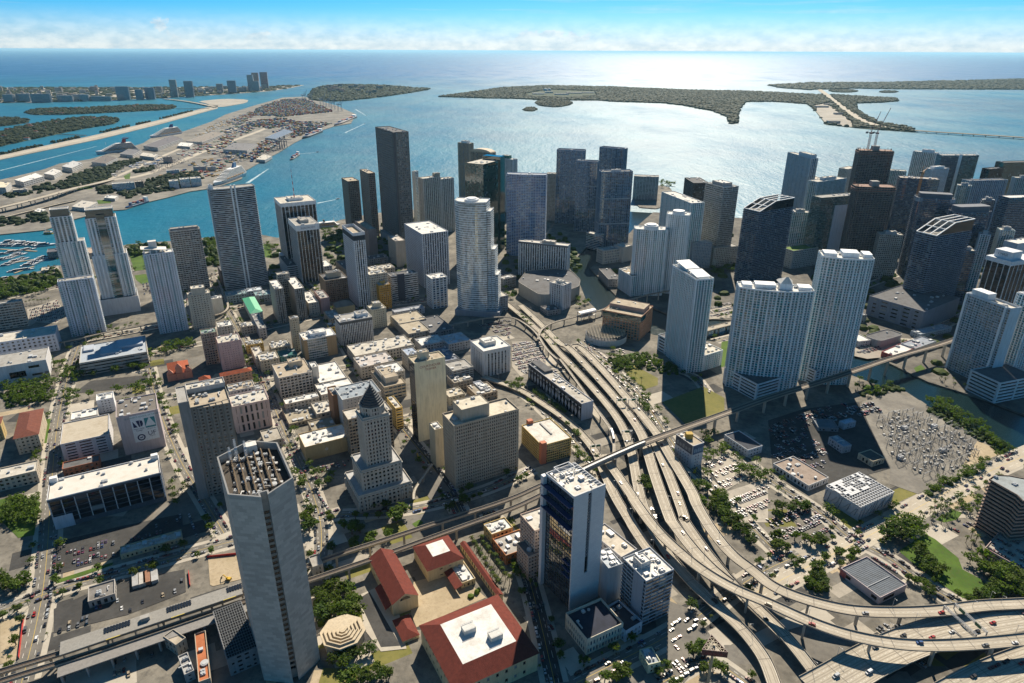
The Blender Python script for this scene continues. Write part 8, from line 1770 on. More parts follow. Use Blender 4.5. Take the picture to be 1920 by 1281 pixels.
curb('on the lane behind the white tower','R',(40,580),(330,960),3,0,.6);curb('on the street beside the park lawn','S',(740,400),(900,500),10,0);curb('parked near the park corner','S',(770,340),(820,380),3,0);curb('along the lane right of the palm row','Q',(1620,290),(1740,420),8,4);curb('on the old street by the pink block','D',(1780,1080),(1808,1260),7,0)
curb('on the street below the stepped tower','P',(1330,90),(1390,260),6,0,.8);curb('on the left avenue','L',(380,560),(340,1000),8,3,.5);curb('on the museum square street','L',(380,330),(200,480),9,0,.7);curb('on the courthouse square','Q',(1110,80),(1250,40),6,0)
driving('driving on the middle motorway carriageway','M',[.08,.17,.27,.36,.44,.52,.60,.68,.9]);driving('driving on the outermost ramp','U',[.1,.22,.3,.41,.63,.8,.88]);driving('driving on the high blue-girdered ramp','B',[.12,.55,.62,.78,.88,.93]);driving('driving on the wide lower right motorway','X1',[.1,.2,.3,.42,.5,.58,.66,.74,.8,.88,.93],6);driving('driving on the bottom right motorway','X2',[.35,.5,.55,.62,.7],5)
driving('driving on the left motorway carriageway','C',[.12,.25,.34,.45,.6,.72,.83,.9]);driving('driving on the carriageway beside the middle one','E',[.15,.3,.42,.55,.8]);driving('driving on the sunlit slip road','A',[.2,.35,.55]);driving('crossing the port bridge','PB',[.3,.5,.7],4);driving('crossing the river bridge','RB',[.3,.6,.8])
yc=('yellow',(.60,.36,.03));p,d,w=at_path('E',path_t('E','N',(1170,1160)));add_car(p+UPZ*.03,math.atan2(d.y,d.x),'with a taxi look on the carriageway beside the middle one','car',yc)
add_car(V3(G('S',(640,195)).xy,.03),R(10),'turning at the junction beside the framed hall','bus',('white',(.7,.7,.7)))
for si,(P,w)in enumerate(STREETS):
	for a,b in zip(P,P[1:]):
		d=b-a;n=Vector((-d.y,d.x,0)).normalized();k=int(d.length/7)+1
		for i in range(k):
			for o in(-.42,.42,-.17,.17):
				q=a.lerp(b,(i+.5)/k)+n*(w*o)
				if crng.random()<(.42 if abs(o)>.3 else .10)and not any(inside(f,q.x,q.y)for f in FOOT):add_car(q+UPZ*.13,math.atan2(d.y,d.x)+(math.pi if o>0 else 0),WHERE[si])
CARS=[c for c in CARS if(lambda q:-20<q[0]<1940 and 100<q[1]<1310)(proj(c[0]))]
CARS.sort(key=lambda c:(c[0]-Vector((0,0,CAM_H))).length)
near,far=CARS[:300],CARS[300:]
for p,a,place,kind,(cn,cc)in near:
	o=bpy.data.objects.new({'car':'car','suv':'car','van':'van','bus':'bus','truck':'truck'}[kind],CARM[kind]);col.objects.link(o);o.location=p;o.rotation_euler=(0,0,a);o.color=(*cc,1)
	kn={'car':'saloon car','suv':'tall estate car','van':'van','bus':'bus','truck':'box truck'}[kind];tag(o,'%s %s %s'%(cn,kn,place),{'bus':'bus','truck':'truck','van':'van'}.get(kind,'car'),'vehicles '+place)
tv=NT('distant vehicle paint');rp=tv.new('ShaderNodeNewGeometry').outputs['Random Per Island'];M_FARP=tv.set(tv.ramp(rp,[(0,(.55,.55,.55)),(.2,(.26,.27,.29)),(.4,(.03,.03,.035)),(.7,(.12,.12,.13)),(.9,(.26,.03,.03)),(1,(.04,.09,.22))]),.35,.6)
m=MB()
for p,a,place,kind,c in far:
	src={'car':(4.6,1.85,.9,1.45),'suv':(4.9,1.95,1.0,1.75),'van':(5.6,2.0,1.2,2.3),'bus':(12,2.5,1.5,3),'truck':(8.5,2.4,1.4,3.2)}[kind];L,W_,hb,hc=src;e=Vector((math.cos(a),math.sin(a),0));n_=Vector((-e.y,e.x,0))
	q=lambda x,y,z:p+e*x+n_*y+UPZ*z;R4=lambda x0,x1,y,z:[q(x0,-y,z),q(x1,-y,z),q(x1,y,z),q(x0,y,z)]
	m.prism(R4(-L/2,L/2,W_/2,.25),R4(-L*.49,L*.48,W_*.47,hb));m.prism(R4(-L*.4,L*.22,W_*.46,hb),R4(-L*.26,L*.08,W_*.37,hc),1,mt=0)
tag(m.build('distant_vehicles',[M_FARP,M_CARGL]),'many far-off parked vehicles in the lots behind','vehicles',None,'stuff')
# construction machines and substation
def excavator(k,p,ang,label,colr=(.60,.38,.03)):
	c=G(k,p);root=empty('excavator',c,label,'excavator');e=Vector((math.cos(ang),math.sin(ang),0));n_=Vector((-e.y,e.x,0));q=lambda x,y,z:c+e*x+n_*y+UPZ*z;mt=plain(colr,.5)
	for s in(-1,1):m=MB();m.prism([q(-2,s*1.3-.4,0),q(2,s*1.3-.4,0),q(2,s*1.3+.4,0),q(-2,s*1.3+.4,0)],[q(-2.2,s*1.3-.4,.9),q(2.2,s*1.3-.4,.9),q(2.2,s*1.3+.4,.9),q(-2.2,s*1.3+.4,.9)]);m.build('track',plain((.04,.04,.04)),root)
	m=MB();m.prism([q(-2.2,-1.3,1),q(1.6,-1.3,1),q(1.6,1.3,1),q(-2.2,1.3,1)],[q(-2.2,-1.3,2.3),q(1.2,-1.3,2.3),q(1.2,1.3,2.3),q(-2.2,1.3,2.3)]);m.prism([q(.2,.2,2.3),q(1.5,.2,2.3),q(1.5,1.3,2.3),q(.2,1.3,2.3)],[q(.2,.2,3.6),q(1.1,.2,3.6),q(1.1,1.3,3.6),q(.2,1.3,3.6)]);m.build('cab',mt,root)
	m=MB();m.bar(q(1.2,-.3,1.8),q(4.2,-.3,4.6),.6);m.bar(q(4.2,-.3,4.6),q(6.6,-.3,1.6),.45);m.build('boom',mt,root);m=MB();m.prism([q(6.0,-1,.5),q(7.0,-1,.5),q(7.0,.4,.5),q(6.0,.4,.5)],[q(6.2,-1,1.7),q(6.9,-1,1.7),q(6.9,.4,1.7),q(6.2,.4,1.7)]);m.build('bucket',plain((.12,.11,.1)),root)
excavator('P',(1610,555),R(170),'yellow excavator in the fenced dig behind the grey tower');excavator('M',(1150,830),R(120),'small yellow excavator on the dug-up street');excavator('N',(1290,930),R(60),'yellow excavator in the shade beside the billboard block')
for lab,pts in(('red hoarding round the dig behind the grey tower',[(1460,400),(1665,378)]),('red hoarding along the avenue at the lower left dig',[(170,815),(135,1110)]),('red hoarding left of the dig behind the grey tower',[(1330,500),(1340,600)])):
	A,B=G('P',pts[0]),G('P',pts[1]);m=MB();m.bar(A+UPZ*1.2,B+UPZ*1.2,.3,h=2.4);tag(m.build('hoarding',plain((.50,.04,.035),.6)),lab,'fence')
srng=random.Random(31);SUB=lot('O',[(760,560),(900,500),(1080,520),(1230,590),(1400,680),(1480,770),(1340,930),(1060,1040),(880,960),(860,760)]);c=centre(SUB);M_STEEL=plain((.34,.345,.35),.5,.3)
def hframe(q,ang,w,h):
	root=empty('steel_gantry',(q.x,q.y,0),'grey lattice steel gantry standing in the electrical substation','gantry','lattice gantries of the substation');e=Vector((math.cos(ang),math.sin(ang),0));b=V3(q,0);n_=Vector((-e.y,e.x,0))
	for s in(-1,1):
		m=MB();f=b+e*(s*w/2)
		for o in(n_*.5,-n_*.5,e*.5):m.bar(f+o,f+o*.3+UPZ*h,.16)
		for i in range(int(h/1.6)):z=i*1.6;m.bar(f+n_*(.5-.02*i)+UPZ*z,f-n_*(.5-.02*i)+UPZ*(z+1.6),.09)
		m.build('leg',M_STEEL,root,kind='stuff')
	m=MB()
	for z in(h*.98,h*.98-1):m.bar(b-e*w/2+UPZ*z,b+e*w/2+UPZ*z,.18)
	k=int(w/1.6)
	for i in range(k):m.bar(b-e*w/2+e*(w*i/k)+UPZ*(h*.98-1),b-e*w/2+e*(w*(i+1)/k)+UPZ*h*.98,.09)
	for i in range(3):x=b-e*w/2+e*(w*(i+.5)/3)+UPZ*(h*.98-1);m.tube(x,x-UPZ*1.6,.18,.1,6)
	m.build('beam',M_STEEL,root,kind='stuff')
i=0;ex,ey=EV,EU
for u in range(-60,61,11):
	for v in range(-70,71,15):
		q=c+ex*(u+srng.uniform(-2,2))+ey*(v+srng.uniform(-2,2))
		if inside(SUB,q.x,q.y):hframe(q,GRID+srng.choice((0,math.pi/2)),srng.uniform(8,13),srng.uniform(6,12));i+=1
m=MB()
for _ in range(900):
	q=c+ex*srng.uniform(-62,62)+ey*srng.uniform(-75,75)
	if not inside(SUB,q.x,q.y):continue
	k=srng.random();b=V3(q,0)
	if k<.45:m.bar(b,b+UPZ*srng.uniform(2.5,6),.3);m.tube(b+UPZ*2.5,b+UPZ*4.5,.3,.22,6)
	elif k<.75:e=V3(ex if srng.random()<.5 else ey,0);m.bar(b+UPZ*5.5,b+UPZ*5.5+e*srng.uniform(8,16),.14)
	else:m.box(q.x-1.2,q.x+1.2,q.y-.9,q.y+.9,0,srng.uniform(1.5,2.6))
tag(m.build('switchgear',M_STEEL),'dense mass of insulators, busbars and small cabinets in the substation','switchgear',None,'stuff')
def transformer(p,lab):
	q=G('O',p).xy;root=empty('transformer',(q.x,q.y,0),lab,'transformer');m=MB();m.ext([q-ex*3-ey*2,q+ex*3-ey*2,q+ex*3+ey*2,q-ex*3+ey*2],0,4);m.build('tank',plain((.50,.52,.55),.5),root)
	for s in(-1,1):
		m=MB()
		for i in range(7):x=q+ex*(-2.6+i*.87)+ey*(s*2.6);m.ext([x-ex*.15-ey*.5,x+ex*.15-ey*.5,x+ex*.15+ey*.5,x-ex*.15+ey*.5],.6,3.4)
		m.build('radiator',plain((.45,.47,.5),.5),root,kind='stuff')
	for i in range(3):m=MB();x=q+ex*(-1.8+i*1.8);m.tube(V3(x,4),V3(x,6.2),.3,.12,6);m.build('bushing',plain((.28,.16,.1)),root)
for p,lab in(((930,830),'white transformer at the centre left of the substation'),((1230,780),'white transformer at the centre right of the substation'),((1170,610),'transformer near the river side of the substation'),((960,620),'transformer near the back of the substation')):transformer(p,lab)
# ---------------------------------------------------------------- port, ships, boats
def afp(pts,h):return ccw([G('A',p,h).xy for p in pts]),h
PST=S(fh=5,bay=12,band=3.2,pier=3,wc=(.55,.54,.52),gl=GL_DARK,dep=.4)
for lab,pts,h,rc in(('long dark-roofed cruise terminal shed beside the docked ships',[(800,815),(880,825),(1020,775),(960,757)],16,(.16,.15,.16)),('wide grey warehouse roof on the middle of the port',[(1245,835),(1380,842),(1440,805),(1310,798)],14,(.20,.195,.20)),('brown warehouse roof at the near cruise berth',[(510,905),(590,915),(655,885),(580,868)],14,(.17,.15,.14)),
	('bright white exhibition tent roof at the left end of the port',[(80,1005),(130,1018),(245,985),(200,967)],16,(.72,.70,.66)),('second white roof with a curved ridge at the port end',[(245,970),(300,980),(345,955),(300,942)],14,(.62,.60,.57)),('white stadium-like marquee cut by the left edge',[(-80,1050),(30,1048),(60,1020),(-40,1012)],18,(.66,.58,.44)),
	('grey terminal roof with dark ends near the masts',[(345,930),(400,940),(460,912),(410,898)],16,(.5,.5,.5)),('dark flat terminal roof behind the first cruise ship',[(670,860),(740,868),(790,840),(720,832)],12,(.18,.18,.19)),('pale customs shed between the port roads',[(780,870),(860,880),(880,862),(800,852)],12,ROOF_L),
	('long brown transit shed in the port centre',[(1040,790),(1130,795),(1260,745),(1190,735)],12,(.26,.23,.20)),('blue-grey shed row by the container stacks',[(1480,770),(1540,778),(1640,735),(1590,722)],12,(.15,.20,.28)),('pale shed beside the right quay',[(1430,890),(1480,895),(1520,872),(1470,862)],10,ROOF_L),('white shed group below the flyover',[(990,815),(1060,820),(1080,800),(1010,795)],10,ROOF_W),
	('low white roof by the port garden',[(580,1105),(640,1110),(660,1095),(600,1090)],8,ROOF_W),('pale quay building at the near port tip',[(400,1155),(480,1165),(545,1130),(460,1120)],9,(.50,.47,.42)),('white seaport shelter beside the near bridge',[(190,1180),(230,1188),(255,1170),(215,1163)],7,ROOF_W)):
	low(lab,afp(pts,h),wc=(.50,.49,.47),roofc=rc,units=3,st=PST,par=.5,name='port_shed')
OS=office(wc=(.62,.63,.65),bay=4,pier=1.0,band=1.6,gl=GL_BLUE)
for lab,b,c_,h,du,wc in(('long white port office with a brown end block',(625,1030),(750,1018),20,22,WHITE),('brown end block of the long white port office',(752,1018),(800,1005),22,24,(.36,.20,.14)),('white banded port office, left of three',(945,1015),(995,1005),24,30,WHITE),('white banded port office, middle of three',(1005,1005),(1058,995),24,30,WHITE),('white banded port office, right of three',(1065,1000),(1122,990),24,30,WHITE),('brown and white office block on the port road',(910,880),(960,870),22,20,(.45,.34,.28)),('grey police-like office by the port garden',(70,1065),(150,1050),14,24,(.42,.40,.38)),('pale customs office at the right quay',(1080,935),(1150,925),14,20,OFFW),('second pale customs office at the right quay',(1160,935),(1205,925),14,20,OFFW),('white shed office near the third cruise ship',(930,955),(1000,945),12,18,WHITE)):
	bld('port_office',lab,'building',rect('A',b,c_,h=h,du=du),office(wc=wc,bay=4,pier=1.0,band=1.6,gl=GL_BLUE),ROOF_L,3)
# container stacks: rows of boxes, far too many to count
crn=random.Random(6);m=MB();CM=[plain((.30,.07,.05)),plain((.05,.11,.24)),plain((.45,.45,.44)),plain((.12,.20,.13)),plain((.42,.26,.08))]
def stack_zone(pts,dens,rot=0.0,mx=4,cs=(0,1,2,3,4)):
	P=[G('A',p).xy for p in pts];e0=(P[1]-P[0]).normalized();n0=Vector((-e0.y,e0.x));c=centre(P);us=[(p-c).dot(e0)for p in P];vs_=[(p-c).dot(n0)for p in P];v=min(vs_)
	while v<max(vs_):
		u=min(us)
		while u<max(us):
			q=c+e0*u+n0*v
			if inside(P,q.x,q.y)and crn.random()<dens:k=crn.randint(1,mx);m.ext([q,q+e0*12.4,q+e0*12.4+n0*7.5,q+n0*7.5],0,2.6*k,crn.choice(cs))
			u+=12.8
		v+=9 if crn.random()<.6 else 24
stack_zone([(1420,612),(1560,655),(1860,625),(1700,555),(1570,560)],.75,mx=5);stack_zone([(1360,700),(1500,720),(1700,690),(1560,660),(1400,680)],.5);stack_zone([(1150,855),(1400,905),(1560,800),(1500,780),(1250,850)],.3,mx=3);stack_zone([(1520,740),(1640,770),(1850,690),(1700,680)],.55);stack_zone([(1000,930),(1200,930),(1340,900),(1160,880)],.25,mx=2);stack_zone([(1060,840),(1180,860),(1330,790),(1240,770)],.3,mx=2);stack_zone([(1180,760),(1300,780),(1420,720),(1330,690)],.35,mx=2);stack_zone([(700,930),(800,945),(960,890),(880,870)],.4,mx=1,cs=(2,2,1));stack_zone([(560,960),(640,985),(760,930),(700,905)],.3,mx=1,cs=(2,));stack_zone([(1090,760),(1180,740),(1400,660),(1340,640),(1180,700)],.3,mx=1,cs=(2,2,4));stack_zone([(960,860),(1060,880),(1180,820),(1100,800)],.35,mx=1,cs=(2,2,0));stack_zone([(880,990),(1000,960),(1200,920),(1320,930),(1200,1010),(1080,980)],.3,mx=2);stack_zone([(1250,690),(1340,700),(1440,640),(1390,625)],.35,mx=2);stack_zone([(1380,645),(1500,650),(1560,620),(1450,610)],.5)
tag(m.build('container_stacks',CM),'rows of stacked shipping containers across the port','containers',None,'stuff')
path_strip('port_road',Apx([(620,1005),(800,985),(1000,905),(1200,820),(1420,745),(1600,670)]),26,M_DECK,.02);path_strip('port_road',Apx([(350,1050),(600,1010),(780,930),(960,850),(1180,760),(1400,690)]),18,M_DECK,.026)
def ship_crane(k,p,label,s=1.0,ang=0.0,up=True,colr=(.16,.22,.30)):
	c=G(k,p);root=empty('quay_crane',c,label,'crane',None);e=Vector((math.cos(ang),math.sin(ang),0));n_=Vector((-e.y,e.x,0));q=lambda x,y,z:c+e*(x*s)+n_*(y*s)+UPZ*(z*s);mt=plain(colr,.5);m=MB()
	for x in(-12,12):
		for y in(-9,9):m.bar(q(x,y,0),q(x*.9,y*.7,42),2.0)
		m.bar(q(x,-9,14),q(x,9,14),1.6);m.bar(q(x*.9,-6.5,42),q(x*.9,6.5,42),1.8)
	for y in(-6.3,6.3):m.bar(q(-11,y,42),q(11,y,42),1.8)
	m.build('portal',mt,root,kind='stuff');m=MB();m.bar(q(-26,0,44),q(14,0,44),2.4)
	m.bar(q(14,0,44),q(32,0,88)if up else q(60,0,46),2.2);m.build('boom',mt,root,kind='stuff');m=MB()
	for y in(-4,4):m.bar(q(8,y,43),q(11,0,66),1.4);m.bar(q(-8,y,43),q(11,0,66),1.0)
	m.bar(q(11,0,66),q(27,0,76)if up else q(45,0,46),.7);m.bar(q(11,0,66),q(-24,0,45),.7);m.build('apex_frame',mt,root,kind='stuff');m=MB();m.prism([q(-22,-4,44),q(-12,-4,44),q(-12,4,44),q(-22,4,44)],[q(-22,-4,49),q(-12,-4,49),q(-12,4,49),q(-22,4,49)],floor=True);m.build('machine_house',plain((.45,.47,.5)),root)
for i,p in enumerate([(1700,565),(1735,570),(1800,590),(1832,600),(1862,612),(1900,622)]):ship_crane('A',p,'tall quay crane with raised boom, number-like row place %s from the left'%('first','second','third','fourth','fifth','sixth')[i]if False else '%s quay crane from the left in the far raised-boom row'%('first','second','third','fourth','fifth','sixth')[i],1.05,R(-10))
for p,lab in(((1565,835),'dark quay crane beside the tug at the near container berth'),((1590,825),'second dark quay crane at the near container berth'),((1735,735),'quay crane over the freighter at the middle berth'),((1690,752),'smaller quay crane left of the freighter berth')):ship_crane('A',p,lab,.8,R(-30),False,(.06,.08,.12))
def ship(k,a,b,label,beam,decks,hullc,funnel,cargo=False,name='cruise_ship',cat='ship',zk=-2.2):
	A,B=G(k,a),G(k,b);L=(B-A).length;e=(B-A).normalized();n_=Vector((-e.y,e.x,0));root=empty(name,(A+B)/2+UPZ*zk,label,cat);D=beam*.32
	q=lambda x,y,z:A+e*(L*x)+n_*(beam*y)+UPZ*(zk+z)
	prof=[(0,.38),(.04,.5),(.75,.5),(.9,.32),(1.0,.0)]
	bot=[q(x*.97,-y*.8,0)for x,y in prof]+[q(x*.97,y*.8,0)for x,y in reversed(prof[:-1])];top=[q(x,-y,D*(1+(x>.85)*.25))for x,y in prof]+[q(x,y,D*(1+(x>.85)*.25))for x,y in reversed(prof[:-1])]
	m=MB();m.prism(bot,top);m.build('hull',plain(hullc,.45),root)
	if cargo:
		m=MB();r=random.Random(3)
		for i in range(8):
			for j in range(3):h=D+2.6*r.randint(1,3);x0=.16+i*.075;m.prism([q(x0,-.42+j*.28,D),q(x0+.068,-.42+j*.28,D),q(x0+.068,-.16+j*.28,D),q(x0,-.16+j*.28,D)],[q(x0,-.42+j*.28,h),q(x0+.068,-.42+j*.28,h),q(x0+.068,-.16+j*.28,h),q(x0,-.16+j*.28,h)],r.randrange(3))
		m.build('deck_cargo',CM[:3],root,kind='stuff');m=MB();m.prism([q(.03,-.4,D),q(.13,-.4,D),q(.13,.4,D),q(.03,.4,D)],[q(.04,-.38,D+12),q(.12,-.38,D+12),q(.12,.38,D+12),q(.04,.38,D+12)]);m.build('bridge_house',wall(WHITE),root)
	else:
		for i in range(decks):
			x0,x1,w=.03+i*.012,.84-i*.045,.47-i*.018;z0=D+i*2.9;m=MB();m.prism([q(x0,-w,z0),q(x1,-w,z0),q(x1+.02,0,z0),q(x1,w,z0),q(x0,w,z0)],[q(x0,-w,z0+2.2),q(x1,-w,z0+2.2),q(x1+.02,0,z0+2.2),q(x1,w,z0+2.2),q(x0,w,z0+2.2)],0,cap=False)
			m.prism([q(x0-.004,-w-.02,z0+2.2),q(x1+.004,-w-.02,z0+2.2),q(x1+.026,0,z0+2.2),q(x1+.004,w+.02,z0+2.2),q(x0-.004,w+.02,z0+2.2)],[q(x0-.004,-w-.02,z0+2.9),q(x1+.004,-w-.02,z0+2.9),q(x1+.026,0,z0+2.9),q(x1+.004,w+.02,z0+2.9),q(x0-.004,w+.02,z0+2.9)],1,floor=True);m.build('deck',[glass((.12,.14,.16)),wall((.76,.76,.75))],root)
		z=D+decks*2.9;m=MB();m.prism([q(.25,-.16,z),q(.34,-.12,z),q(.34,.12,z),q(.25,.16,z)],[q(.22,-.1,z+beam*.45),q(.29,-.08,z+beam*.45),q(.29,.08,z+beam*.45),q(.22,.1,z+beam*.45)]);m.build('funnel',plain(funnel),root)
		if funnel[0]>.3:m=MB();m.prism([q(.21,-.42,z+beam*.45),q(.29,-.42,z+beam*.45),q(.29,.42,z+beam*.45),q(.21,.42,z+beam*.45)],[q(.17,-.5,z+beam*.58),q(.22,-.5,z+beam*.58),q(.22,.5,z+beam*.58),q(.17,.5,z+beam*.58)],floor=True);m.build('funnel_wings',plain((.03,.05,.12)),root)
		m=MB();m.bar(q(.72,0,z-3),q(.72,0,z+9),.8);m.build('mast',wall(WHITE),root)
		for s in(-1,1):
			for i in range(8):m=MB();x=.15+i*.075;m.prism([q(x,s*.5,D+3),q(x+.04,s*.5,D+3),q(x+.04,s*.56,D+3),q(x,s*.56,D+3)],[q(x,s*.5,D+5.4),q(x+.04,s*.5,D+5.4),q(x+.04,s*.56,D+5.4),q(x,s*.56,D+5.4)],floor=True);m.build('lifeboat',plain((.55,.26,.05)),root)
	return root
ship('A',(765,838),(535,862),'white cruise ship with a winged red and black funnel at the near berth',34,9,(.70,.70,.70),(.36,.02,.02));ship('A',(1010,745),(838,772),'white cruise ship with a navy funnel at the second berth',34,9,(.66,.68,.72),(.03,.05,.16));ship('A',(1360,975),(1195,1040),'white cruise ship moored behind the banded tower',32,9,(.70,.71,.72),(.10,.2,.34))
ship('A',(1668,865),(1622,895),'small rusty coaster under way in the port channel',14,3,(.10,.07,.07),(.2,.1,.05),True,'coaster');ship('A',(1795,735),(1690,775),'dark freighter at the middle container berth',26,3,(.03,.04,.07),(.1,.1,.1),True,'freighter');ship('B',(80,655),(-40,705),'dark container ship at the far berth under the cranes',28,3,(.05,.05,.09),(.1,.1,.1),True,'container_ship')
ship('A',(825,1125),(700,1165),'dark blue workboat at the near port tip',14,3,(.02,.06,.16),(.02,.03,.08),True,'workboat','boat')
ship('E',(440,250),(595,235),'large white motor yacht beside the bayfront park',15,3,(.72,.72,.72),(.2,.2,.2),name='motor_yacht',cat='yacht');ship('D',(372,290),(305,290),'small yellow harbour ferry in the channel',7,1,(.50,.36,.02),(.1,.1,.1),name='harbour_ferry',cat='ferry')
brn=random.Random(12)
def yacht(p,ang,L,label,group):
	root=empty('moored_yacht',(p.x,p.y,-2.2),label,'yacht',group);e=Vector((math.cos(ang),math.sin(ang),0));n_=Vector((-e.y,e.x,0));w=L*.13;q=lambda x,y,z:V3(p,-2.2)+e*(L*x)+n_*(w*y)+UPZ*z
	pr=[(-.5,.9),(.1,1),(.35,.6),(.5,0)];m=MB();m.prism([q(x,-y*.7,0)for x,y in pr]+[q(x,y*.7,0)for x,y in reversed(pr[:-1])],[q(x*1.02,-y,L*.08)for x,y in pr]+[q(x*1.02,y,L*.08)for x,y in reversed(pr[:-1])]);m.build('hull',plain((.72,.72,.72),.35),root)
	m=MB();z=L*.08
	for x0,x1,ww,hh in((-.38,.2,.75,.055),(-.3,.08,.6,.05)):m.prism([q(x0,-ww,z),q(x1,-ww,z),q(x1,ww,z),q(x0,ww,z)],[q(x0+.02,-ww*.9,z+L*hh),q(x1-.05,-ww*.8,z+L*hh),q(x1-.05,ww*.8,z+L*hh),q(x0+.02,ww*.9,z+L*hh)],1,mt=0);z+=L*hh
	m.build('cabin',[plain((.72,.72,.72),.35),M_CARGL],root)
yl='white motor yacht moored at the marina docks left of the twin towers'
for a,b,n,L in(((60,350),(340,375),8,34),((0,380),(200,372),6,26),((0,480),(160,430),7,24),((0,440),(220,400),6,26),((20,520),(180,460),6,22),((190,520),(330,450),6,24),((70,560),(210,540),4,20),((0,610),(90,600),3,20)):
	A,B=G('D',a).xy,G('D',b).xy
	for i in range(n):yacht(A.lerp(B,(i+.5)/n),R(brn.uniform(20,50)),L*brn.uniform(.8,1.3),yl,'moored marina yachts')
for a,b in(((0,400),(260,415)),((60,500),(360,455)),((100,570),(240,520))):
	A,B=G('D',a),G('D',b);m=MB();m.bar(A-UPZ*1.2,B-UPZ*1.2,4,h=.6);o=tag(m.build('dock',plain((.42,.33,.22),.9)),'timber marina dock %s'%('nearest the channel' if a[1]==400 else('in the middle of the marina' if a[1]==500 else 'nearest the shore')),'dock')
low('dark sail-roofed market pavilion at the marina edge',rect('D',(330,430),(410,400),h=12,du=30),wc=(.25,.22,.22),roofc=(.12,.12,.14),units=1);low('tan tiled market hall row beside the twin towers',rect('D',(590,440),(650,410),h=11,du=50),wc=(.5,.42,.34),roofc=(.46,.36,.28),units=5);low('beige market shed at the marina shore',rect('D',(290,560),(400,500),h=8,du=26),wc=(.5,.46,.4),roofc=(.48,.43,.36),units=3)
def foam():
	t=NT('boat wake foam');n=t.noise(.12,4,.7,t.pos());t.set(t.mix(t.maprange(n,.35,.6),(.06,.22,.28),(.50,.58,.62)),.7,.3);return t.m
M_FOAM=foam()
def wake(k,a,b,w0,w1,label):
	A,B=G(k,a),G(k,b);e=(B-A).normalized();n_=Vector((-e.y,e.x,0));m=MB();z=UPZ*-2.12;n=8
	for i in range(n):t0,t1=i/n,(i+1)/n;p0,p1=A.lerp(B,t0),A.lerp(B,t1);ww0,ww1=(w0+(w1-w0)*t0)/2,(w0+(w1-w0)*t1)/2;m.poly([p0-n_*ww0+z,p1-n_*ww1+z,p1+n_*ww1+z,p0+n_*ww0+z][::-1])
	tag(m.build('wake',M_FOAM),label,'wake',None,'stuff')
for k,a,b,lab in(('A',(1775,848),(1670,858),'speedboat in the port channel'),('B',(140,646),(80,610),'far speedboat off the container berth'),('B',(130,690),(20,740),'nearer speedboat off the container berth'),('E',(580,45),(430,75),'speedboat passing the dark ribbed towers')):
	p=G(k,a);q=G(k,b);wake(k,a,b,3,8,'white wake behind the '+lab);d=(p-q);yacht(p.xy,math.atan2(d.y,d.x),16,'white '+lab,None)
wake('A',(540,815),(0,950),3,8,'long wake line in the cruise channel');wake('A',(1500,940),(1380,1020),3,12,'faint wake curving along the port quay')
# ---------------------------------------------------------------- barrier island and far blocks
def far_block(P,h,wc,label,group,name='apartment_block',cat='building'):
	c=centre(P);root=empty(name,(c.x,c.y,0),label,cat,group);m=MB();n=len(P);fh=6.5;k=max(1,int(h/fh));I=inset(P,.9)
	for i in range(k):m.ext(P,i*h/k,i*h/k+h/k*.5,cap=True,floor=True)
	m.build('floor_bands',wall(wc),root,kind='stuff');m=MB();m.ext(I,0,h-.3,cap=False);m.build('window_bands',glass((.03,.05,.07),.15),root);m=MB();m.ext(inset(P,2.5),h-h/k*.5,h+2.5);m.build('penthouse',wall(sc(wc,.9)),root)
AF=lambda x0,x1,ytop,ybase,wc,lab,du=26:far_block(rect('A',(x0,ytop),(x1,ytop),h=height(px('A',((x0+x1)/2,ybase)),px('A',((x0+x1)/2,ytop))),du=du,snap=False)[0],height(px('A',((x0+x1)/2,ybase)),px('A',((x0+x1)/2,ytop))),wc,lab,None,'far_tower','tower')
for a in((640,712,485,558,(.20,.30,.38),'broad blue tower on the barrier island bayfront'),(750,790,502,558,(.18,.26,.34),'narrow blue tower right of the broad barrier island one'),(802,855,492,555,(.14,.22,.32),'dark blue stepped tower on the barrier island bayfront'),(940,978,447,543,(.36,.40,.42),'slim leaning-looking white tower on the barrier island'),(1022,1070,455,543,(.18,.22,.28),'dark tall tower right of the slim white island tower'),(1265,1312,452,522,(.20,.27,.34),'twin-topped blue tower toward the island end'),(1205,1240,470,520,(.30,.34,.38),'pale mid tower left of the twin-topped one'),(1376,1410,420,512,(.30,.36,.42),'pale blue tower of the island tip group, left'),(1402,1440,408,505,(.34,.20,.18),'reddish tower in the middle of the island tip group'),(1412,1444,455,512,(.26,.33,.40),'lower blue tower before the island tip group'),(1448,1490,405,497,(.20,.24,.31),'dark tower at the right of the island tip group'),
		  (82,160,527,570,(.24,.30,.36),'blue-grey slab on the island shore, second from left'),(165,275,527,572,(.20,.26,.32),'long dark slab on the island shore, third from left'),(312,400,535,568,(.34,.38,.42),'pale slab on the island shore, fourth from left'),(402,490,530,565,(.40,.44,.48),'whitish slab on the island shore, fifth from left'),(500,615,540,564,(.26,.33,.38),'low long slab on the island shore, sixth from left'),(10,66,530,572,(.22,.28,.34),'dark slab on the island shore, leftmost'),(500,540,485,515,(.42,.30,.26),'pinkish mid block above the island roofs'),(300,340,490,520,(.50,.46,.42),'cream stepped block above the island roofs'),(870,900,485,520,(.36,.34,.32),'brown mid block near the slim white tower'),(1330,1370,490,515,(.4,.42,.44),'pale low tower near the island tip group')):AF(*a)
qrn=random.Random(15)
